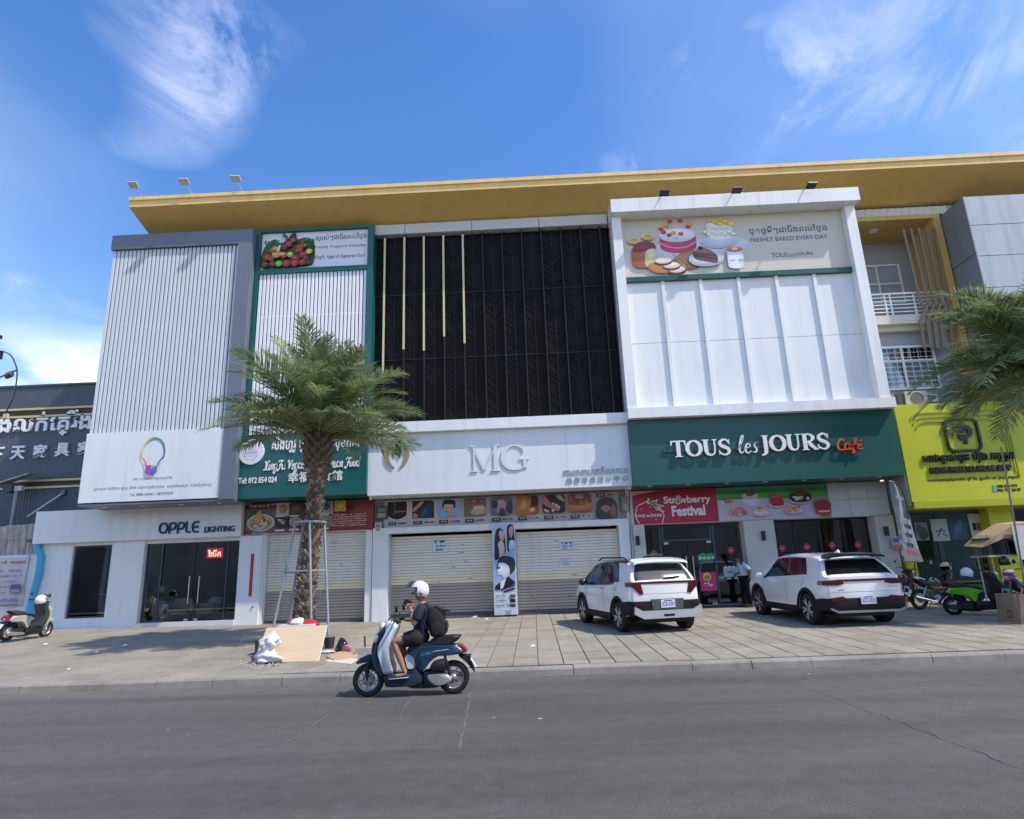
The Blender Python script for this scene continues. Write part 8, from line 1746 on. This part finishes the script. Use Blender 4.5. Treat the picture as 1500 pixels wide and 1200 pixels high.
bpart('main_bag', [(862, 345), (890, 326), (940, 352), (985, 395), (998, 450), (1004, 540), (985, 578), (930, 592), (880, 575), (858, 520), (848, 420)], .15, BPM); bpart('front_pocket', [(960, 440), (1012, 450), (1024, 500), (1008, 556), (960, 565)], .12, BPM); bpart('top_flap', [(888, 348), (915, 318), (950, 332), (990, 348), (1042, 356), (1040, 372), (1000, 378), (985, 410), (940, 404), (905, 380)], .13, BPM); bpart('side_pocket', [(890, 470), (960, 465), (972, 550), (900, 560)], .03, BPM, .155)
for s_ in (1, -1): q = MB(); q.tube([V(x_, y_, s_*w_)-off for x_, y_, w_ in ((880, 345, .10), (830, 300, .125), (790, 320, .14), (785, 400, .15), (830, 480, .17), (870, 530, .16))], .018, 6, flat=.5); q.build('strap', BPM, bp, local=True)

# ------------------------------------------------------------------ other bikes
def at_two(rear, front, wb=1.27):
    a, c = gpt3(*rear), gpt3(*front); d = Vector((c.x-a.x, c.y-a.y)).normalized(); m_ = a+Vector((d.x, d.y, 0))*wb/2; return Vector((m_.x, m_.y, gz(m_.x, m_.y)+.012)), math.atan2(d.y, d.x)
WSC = mat('scooter_white', (.46, .48, .46), .35, coat=.3); l_, r_ = at_two((6, 941), (68, 931)); lsc = scooter('parked_scooter', 'white scooter parked by the blue pipe at the left edge', l_, r_+.05, (WSC, mat('scooter_grey', (.06, .062, .066), .5), BPL, mat('seat_brown', (.06, .03, .026), .6)), lean=R(7))
a = at(60, 879, l_.y-.32); helmet('white helmet hung on the handlebar of the left scooter', a, MATS['helmet_white'], R(70), .15, MATS['visor_smoke'], R(-10))
GRN = mat('scooter_green', (.13, .50, .02), .3, coat=.4); l_, r_ = at_two((1399, 902), (1466, 901)); scooter('parked_scooter', 'black scooter with bright green rear panel', l_, r_-.02, (GRN, BPL, BPL, SEAT), steer=.25, lean=R(6), pipe=BPL); GL_, GR_ = Vector(l_), r_
l_, r_ = at_two((1346, 894), (1414, 890.5)); underbone('motorbike', 'black motorbike with chrome exhaust behind the white car', l_, r_+.06, GLOSSK, mat('trim_silver', (.45, .45, .46), .4), SEAT, R(7)); KL_ = Vector(l_)
l_, r_ = at_two((1322, 887), (1372, 872)); underbone('motorbike', 'dark motorbike half hidden behind the right white car', l_, r_, BPL, mat('trim_red', (.2, .02, .02), .4), SEAT, R(7))
l_, r_ = at_two((1488, 903), (1560, 893)); underbone('motorbike', 'blue motorbike cut by the right edge', l_, r_, mat('bike_blue', (.012, .022, .12), .3, coat=.4), mat('trim_silver', (.45, .45, .46), .4), mat('seat_blue', (.015, .03, .14), .5), R(7), mat('plate_teal', (.12, .42, .40), .4)); BL_ = Vector(l_)
p = at(1416, 840, GL_.y-.1); helmet('white helmet resting on the green scooter seat', p, MATS['helmet_white'], R(20), .15, None, R(14))
p = at(1385, 831, KL_.y); helmet('cream helmet on the black motorbike', p, mat('helmet_cream', (.62, .50, .30), .3), R(-150), .15, None, R(8))
p = at(1471, 823, BL_.y); helmet('glossy black helmet on the blue motorbike', p, CARB, R(100), .15, None, R(0))
p = at(1479, 846, BL_.y); t_ = thing('jacket', 'pink jacket heaped on the blue motorbike handlebar', 'jacket', p); crumple((p.x, p.y, p.z), (.16, .13, .2), 31, .4, 1.0, 22, 14).build('cloth', mat('jacket_pink', (.42, .10, .16), .8, nscale=12, namt=.25), t_); crumple((p.x-.02, p.y-.05, p.z+.14), (.12, .1, .06), 32, .4, 1.0, 16, 10).build('collar', mat('jacket_white', (.6, .58, .6), .8), t_)
# flowers in a wrap
fw_ = thing('flower_bunch', 'bunch of pale green flowers on the black motorbike', 'flowers', at(1368, 853, KL_.y-.1)); c_ = at(1368, 853, KL_.y-.1); g = random.Random(6); m = MB()
for i in range(60):
    v = Vector((g.gauss(0, 1), g.gauss(0, .6), g.gauss(0, .7))); v = v*.12/max(v.length, .6); m.sphere(c_+v, g.uniform(.018, .035), 7, 5)
tag(m.build('petals', mat('petals', (.48, .52, .34), .7, nscale=30, namt=.3), fw_), kind='stuff'); crumple((c_.x+.03, c_.y+.03, c_.z-.08), (.12, .1, .12), 33, .3, 1.0).build('wrap', mat('wrap_paper', (.45, .47, .42), .7), fw_)
# cardboard carton
cbx = thing('cardboard_box', 'open cardboard box on the paving at the right edge', 'box', gpt3(1480, 912)); CB = mat('carton', (.36, .25, .155), .85, nscale=3, namt=.12)
a, c = gpt3(1463, 909), gpt3(1506, 917); d = (c-a); d.z = 0; d.normalize(); n_ = Vector((-d.y, d.x, 0)); zb_ = a.z+.01; w_ = .95; hh = .62; wl = [a, a+d*w_, a+d*w_+n_*.5, a+n_*.5]
for i in range(4):
    p0, p1 = wl[i], wl[(i+1) % 4]; tv = (p1-p0).normalized(); nn = Vector((-tv.y, tv.x, 0))*.008; ins = Vector((0, 0, 0)); lean_ = (sum(wl, Vector())/4-(p0+p1)/2).normalized()*.08
    q = MB(); q.add([p0+Vector((0, 0, .0)), p1, p1+lean_+Vector((0, 0, hh)), p0+lean_+Vector((0, 0, hh))]+[x_+nn for x_ in (p0, p1, p1+lean_+Vector((0, 0, hh)), p0+lean_+Vector((0, 0, hh)))], [(0, 1, 2, 3), (7, 6, 5, 4), (0, 4, 5, 1), (1, 5, 6, 2), (2, 6, 7, 3), (3, 7, 4, 0)]); q.build('side_panel', CB, cbx)
q = MB(); q.add([a+Vector((0, 0, .03)), a+d*w_+Vector((0, 0, .02)), a+d*w_-n_*.28+Vector((0, 0, .012)), a-n_*.22-d*.15+Vector((0, 0, .015))], [(0, 1, 2, 3)]); q.build('flap', CB, cbx); q = MB(); b0 = a+d*.45+Vector((0, 0, .10))-n_*.004; q.add([b0, b0+d*.2, b0+d*.2+Vector((0, 0, .16)), b0+Vector((0, 0, .16)), b0+d*.02+Vector((0, 0, .02)), b0+d*.18+Vector((0, 0, .02)), b0+d*.18+Vector((0, 0, .14)), b0+d*.02+Vector((0, 0, .14))], [(0, 1, 5, 4), (1, 2, 6, 5), (2, 3, 7, 6), (3, 0, 4, 7)]); q.build('carton_mark', mat('carton_ink', (.08, .05, .035), .8), cbx)
# vendor cart with a glass case
vc = thing('vendor_cart', 'street vendor glass case with tan canopy at right edge', 'cart', (at(1475, 850, 20).x, 20, .36)); vx0, vx1 = at(1431, 800, 20).x, at(1431, 800, 20).x+1.7; TAN = mat('tan_canopy', (.42, .31, .20), .85, nscale=3, namt=.15); z0_, z1_ = at(1440, 814, 20).z, at(1440, 800, 20).z
q = MB(); q.box(vx0, vx1, 19.6, 20.4, z0_-.05, z0_); q.build('case_floor', mat('case_frame', (.45, .43, .40), .5), vc); q = MB(); q.box(vx0+.1, vx1-.1, 19.62, 20.38, z0_+.001, z0_+.5); q.build('glass_case', GLASSW, vc)
pA = [at(1440, 802, 19.5), at(1458, 785, 19.5), at(1487, 768, 19.5), at(1520, 764, 19.5), at(1520, 790, 19.5), at(1470, 789, 19.5)]; q = MB(); n_ = len(pA); q.add(list(pA)+[v+Vector((.1, 1.0, .08)) for v in pA], [tuple(range(n_)), tuple(range(n_, 2*n_))[::-1]]+[(i, (i+1) % n_, n_+(i+1) % n_, n_+i) for i in range(n_)]); q.build('canopy', TAN, vc)
for xx in (vx0+.15, vx1-.15):
    for yy in (19.7, 20.3): q = MB(); q.tube([(xx, yy, gz(xx, yy)), (xx, yy, z0_+.6)], .02, 6); q.build('post', MATS['case_frame'], vc)
q = MB(); p0, p1 = at(1492, 820, 19.4), at(1530, 768, 19.4); q.box(p0.x, p1.x, 19.38, 19.42, p0.z, p1.z); q.build('menu_board', mat('menu_board', (.55, .57, .62), .5), vc)
# bamboo stake
bs = thing('prop_pole', 'thin pale pole slanting past the yellow sign by the right palm', 'pole', gpt3(1508, 915)); q = MB(); q.tube([at(1466, 655, 17.2), at(1478, 720, 17.2), at(1490, 790, 17.2), at(1502, 860, 17.2), Vector((at(1508, 900, 17.2).x, 17.2, gz(13, 17.2)))], .025, 7); q.build('pole', mat('bamboo', (.34, .31, .22), .6), bs)
# feather flag
ff = thing('feather_flag', 'grey feather flag on a curved black pole by the bakery', 'flag', gpt3(1340, 872)); FYd = 20.8
pole = spline([at(*p, FYd) for p in ((1344, 874), (1340, 830), (1334, 780), (1328, 740), (1321, 718), (1311, 707), (1302, 705))], 6); q = MB(); q.tube(pole, .018, 6); q.build('pole', BPL, ff)
lefts = [at(*p, FYd) for p in ((1302, 706), (1303, 712), (1309, 740), (1314, 770), (1318, 800), (1322, 824))]; rights = [at(*p, FYd) for p in ((1306, 706), (1317, 714), (1330, 748), (1338, 778), (1346, 805), (1353, 823))]
lS, rS = spline(lefts, 5), spline(rights, 5); q = MB(); k = 8; vs = []
for i, (a, c) in enumerate(zip(lS, rS)):
    for j in range(k+1): f = j/k; v = a.lerp(c, f); v.y += .06*math.sin(f*7+i*.25)*math.sin(math.pi*f); vs.append(v)
q.add(vs, [(i*(k+1)+j, i*(k+1)+j+1, (i+1)*(k+1)+j+1, (i+1)*(k+1)+j) for i in range(len(lS)-1) for j in range(k)], 0, True); q.build('cloth', mat('flag_grey', (.26, .29, .32), .7, nscale=3, namt=.2), ff)
def fprint(pts_uv, c_, lay=0):
    q = MB()
    for (u0, v0, u1, v1) in pts_uv:
        n_ = len(lS)-1
        def P_(u, v): x_ = v*n_; i = min(int(x_), n_-1); f = x_-i; a = lS[i].lerp(lS[i+1], f); c2 = rS[i].lerp(rS[i+1], f); w2 = a.lerp(c2, u); w2.y -= .075+.006*lay; return w2
        q.add([P_(u0, v0), P_(u1, v0), P_(u1, v1), P_(u0, v1)], [(0, 1, 2, 3)], c=hexc(c_))
    return tag(q.build('print', INK, ff, fixn=False), kind='stuff')
fprint([(.2, .30, .45, .33), (.5, .30, .8, .33), (.15, .50, .4, .56), (.45, .50, .62, .56), (.66, .50, .85, .56), (.2, .60, .5, .65), (.55, .60, .8, .65), (.18, .69, .45, .75), (.5, .69, .85, .75)], '9aa0a6'); fprint([(.05, .80, .9, .985)], '8f898c'); fprint([(.3, .82, .55, .87), (.6, .84, .8, .88)], 'b86a70', 1)
q = MB(); q.tube([gpt3(1326, 872), gpt3(1344, 872), gpt3(1362, 872)], .02, 6); q.build('base_bar', BPL, ff)

# ------------------------------------------------------------------ the guard at the bakery door
GYd = 22.0; gx = at(1090, 850, GYd).x; gzz = gz(gx, GYd)+.015
gd = thing('person', 'guard in light blue shirt and dark trousers at the bakery door', 'person', (gx, GYd, gzz), R(180))
GS = mat('guard_shirt', (.42, .52, .68), .75, nscale=14, namt=.1, bump=.25, bscale=20); GTm = mat('guard_trousers', (.006, .0065, .009), .95, spec=.1)
def g3(x, y, z): return Vector((x, y, z))
Pv, Wv, Cv, Nv, Hb, Ht = g3(-.02, 0, .93), g3(0, 0, 1.08), g3(.06, 0, 1.34), g3(.11, 0, 1.47), g3(.15, 0, 1.56), g3(.16, 0, 1.66)
SLv, SRv = g3(.03, .18, 1.40), g3(.07, -.18, 1.40); ELv, ERv = g3(-.16, .25, 1.17), g3(-.06, -.26, 1.16); WLv, WRv = g3(-.14, .18, .97), g3(.14, -.24, 1.06); HLv, HRv = g3(-.10, .14, .90), g3(.21, -.22, 1.03)
hL_, hR_ = g3(-.02, .09, .90), g3(-.01, -.09, .90); kL, kR = g3(-.03, .10, .50), g3(.06, -.10, .50); aL, aR = g3(-.10, .10, .09), g3(.04, -.10, .09); tL, tR = g3(.08, .12, .03), g3(.22, -.12, .03)
verts = [Pv, Wv, Cv, Nv, Hb, Ht, SLv, ELv, WLv, HLv, SRv, ERv, WRv, HRv, hL_, kL, aL, tL, hR_, kR, aR, tR]; edges = [(0, 1), (1, 2), (2, 3), (3, 4), (4, 5), (2, 6), (6, 7), (7, 8), (8, 9), (2, 10), (10, 11), (11, 12), (12, 13), (0, 14), (14, 15), (15, 16), (16, 17), (0, 18), (18, 19), (19, 20), (20, 21)]
rad = [(.12, .10), (.12, .10), (.14, .10), .05, .075, .085, .05, .038, .028, (.036, .022), .05, .038, .028, (.036, .022), .08, .055, .035, (.04, .025), .08, .055, .035, (.04, .025)]
fm = MB(); fingers(fm, WLv, HLv-WLv, Vector((1, 0, 0)), 1, .4); fingers(fm, WRv, HRv-WRv, Vector((0, 1, -.2)), 1, .4); fm.sphere(g3(.245, 0, 1.60), (.018, .014, .022), 8, 6); fm.sphere(g3(.15, .085, 1.60), (.022, .012, .03), 8, 6); fm.sphere(g3(.15, -.085, 1.60), (.022, .012, .03), 8, 6)
join_mesh('body', skinned(verts, edges, rad), fm, [mat('skin_brown', (.22, .115, .07), .55)], gd)
me = skinned([Pv+g3(0, 0, .02), Wv, Cv, Nv-g3(.01, 0, .03), SLv, SLv.lerp(ELv, .6), ELv, SRv, SRv.lerp(ERv, .6), ERv], [(0, 1), (1, 2), (2, 3), (2, 4), (4, 5), (5, 6), (2, 7), (7, 8), (8, 9)], [(.145, .12), (.14, .115), (.155, .115), .07, .072, .064, .06, .072, .064, .06]); me.materials.append(GS); link('shirt', me, gd)
me = skinned([Pv, hL_, kL, aL+g3(0, 0, .0), hR_, kR, aR], [(0, 1), (1, 2), (2, 3), (0, 4), (4, 5), (5, 6)], [(.15, .12), .105, .085, .075, .105, .085, .075]); me.materials.append(GTm); link('trousers', me, gd)
for a, c in ((aL, tL), (aR, tR)): q = MB(); q.puff([(a.x-.06, .0), (c.x+.06, .0), (c.x+.065, .035), (c.x-.02, .075), (a.x+.02, .11), (a.x-.055, .09)], .05, y=a.y+.01); q.build('shoe', mat('shoe_dark', (.03, .022, .02), .5), gd, local=True)
q = MB(); q.lathe([(0, 1.775), (.06, 1.77), (.098, 1.735), (.102, 1.66)], Matrix.Translation((.155, 0, 0)), 20); q.build('cap', mat('cap_navy', (.012, .013, .022), .8), gd, local=True); q = MB(); q.prism([(.23, -.075), (.33, -.045), (.345, 0), (.33, .045), (.23, .075)], 1.665, 1.678, ax='z'); q.build('cap_peak', MATS['cap_navy'], gd, local=True); q = MB(); q.lathe([(.10, 1.56), (.093, 1.66), (.05, 1.7)], Matrix.Translation((.145, 0, 0)), 16, arc=math.pi*1.1); q.build('hair', mat('hair_black', (.012, .011, .01), .7), gd, local=True); q = MB(); q.lathe([(.148, .0), (.151, .0), (.151, .035), (.148, .035)], Matrix.Translation((-.015, 0, .965)) @ Matrix.Diagonal((1, .85, 1, 1)), 24); q.build('belt', BPL, gd, local=True)
for e_ in (-.03, .03): q = MB(); q.sphere((.233, e_, 1.625), (.008, .011, .007), 8, 6); q.build('eye', mat('eye_dark', (.03, .02, .02), .3), gd, local=True)
q = MB(); q.sphere((.235, 0, 1.555), (.008, .024, .007), 8, 6); q.build('mouth', mat('lip_brown', (.15, .06, .05), .5), gd, local=True)
q = MB(); [q.box(-.06, .06, s_*.15-.03, s_*.15+.03, 1.452, 1.462, 0, Matrix.Translation((.05, 0, 0))) for s_ in (1,)]; q.build('epaulette', mat('epaulette', (.02, .025, .06), .7), gd, local=True)
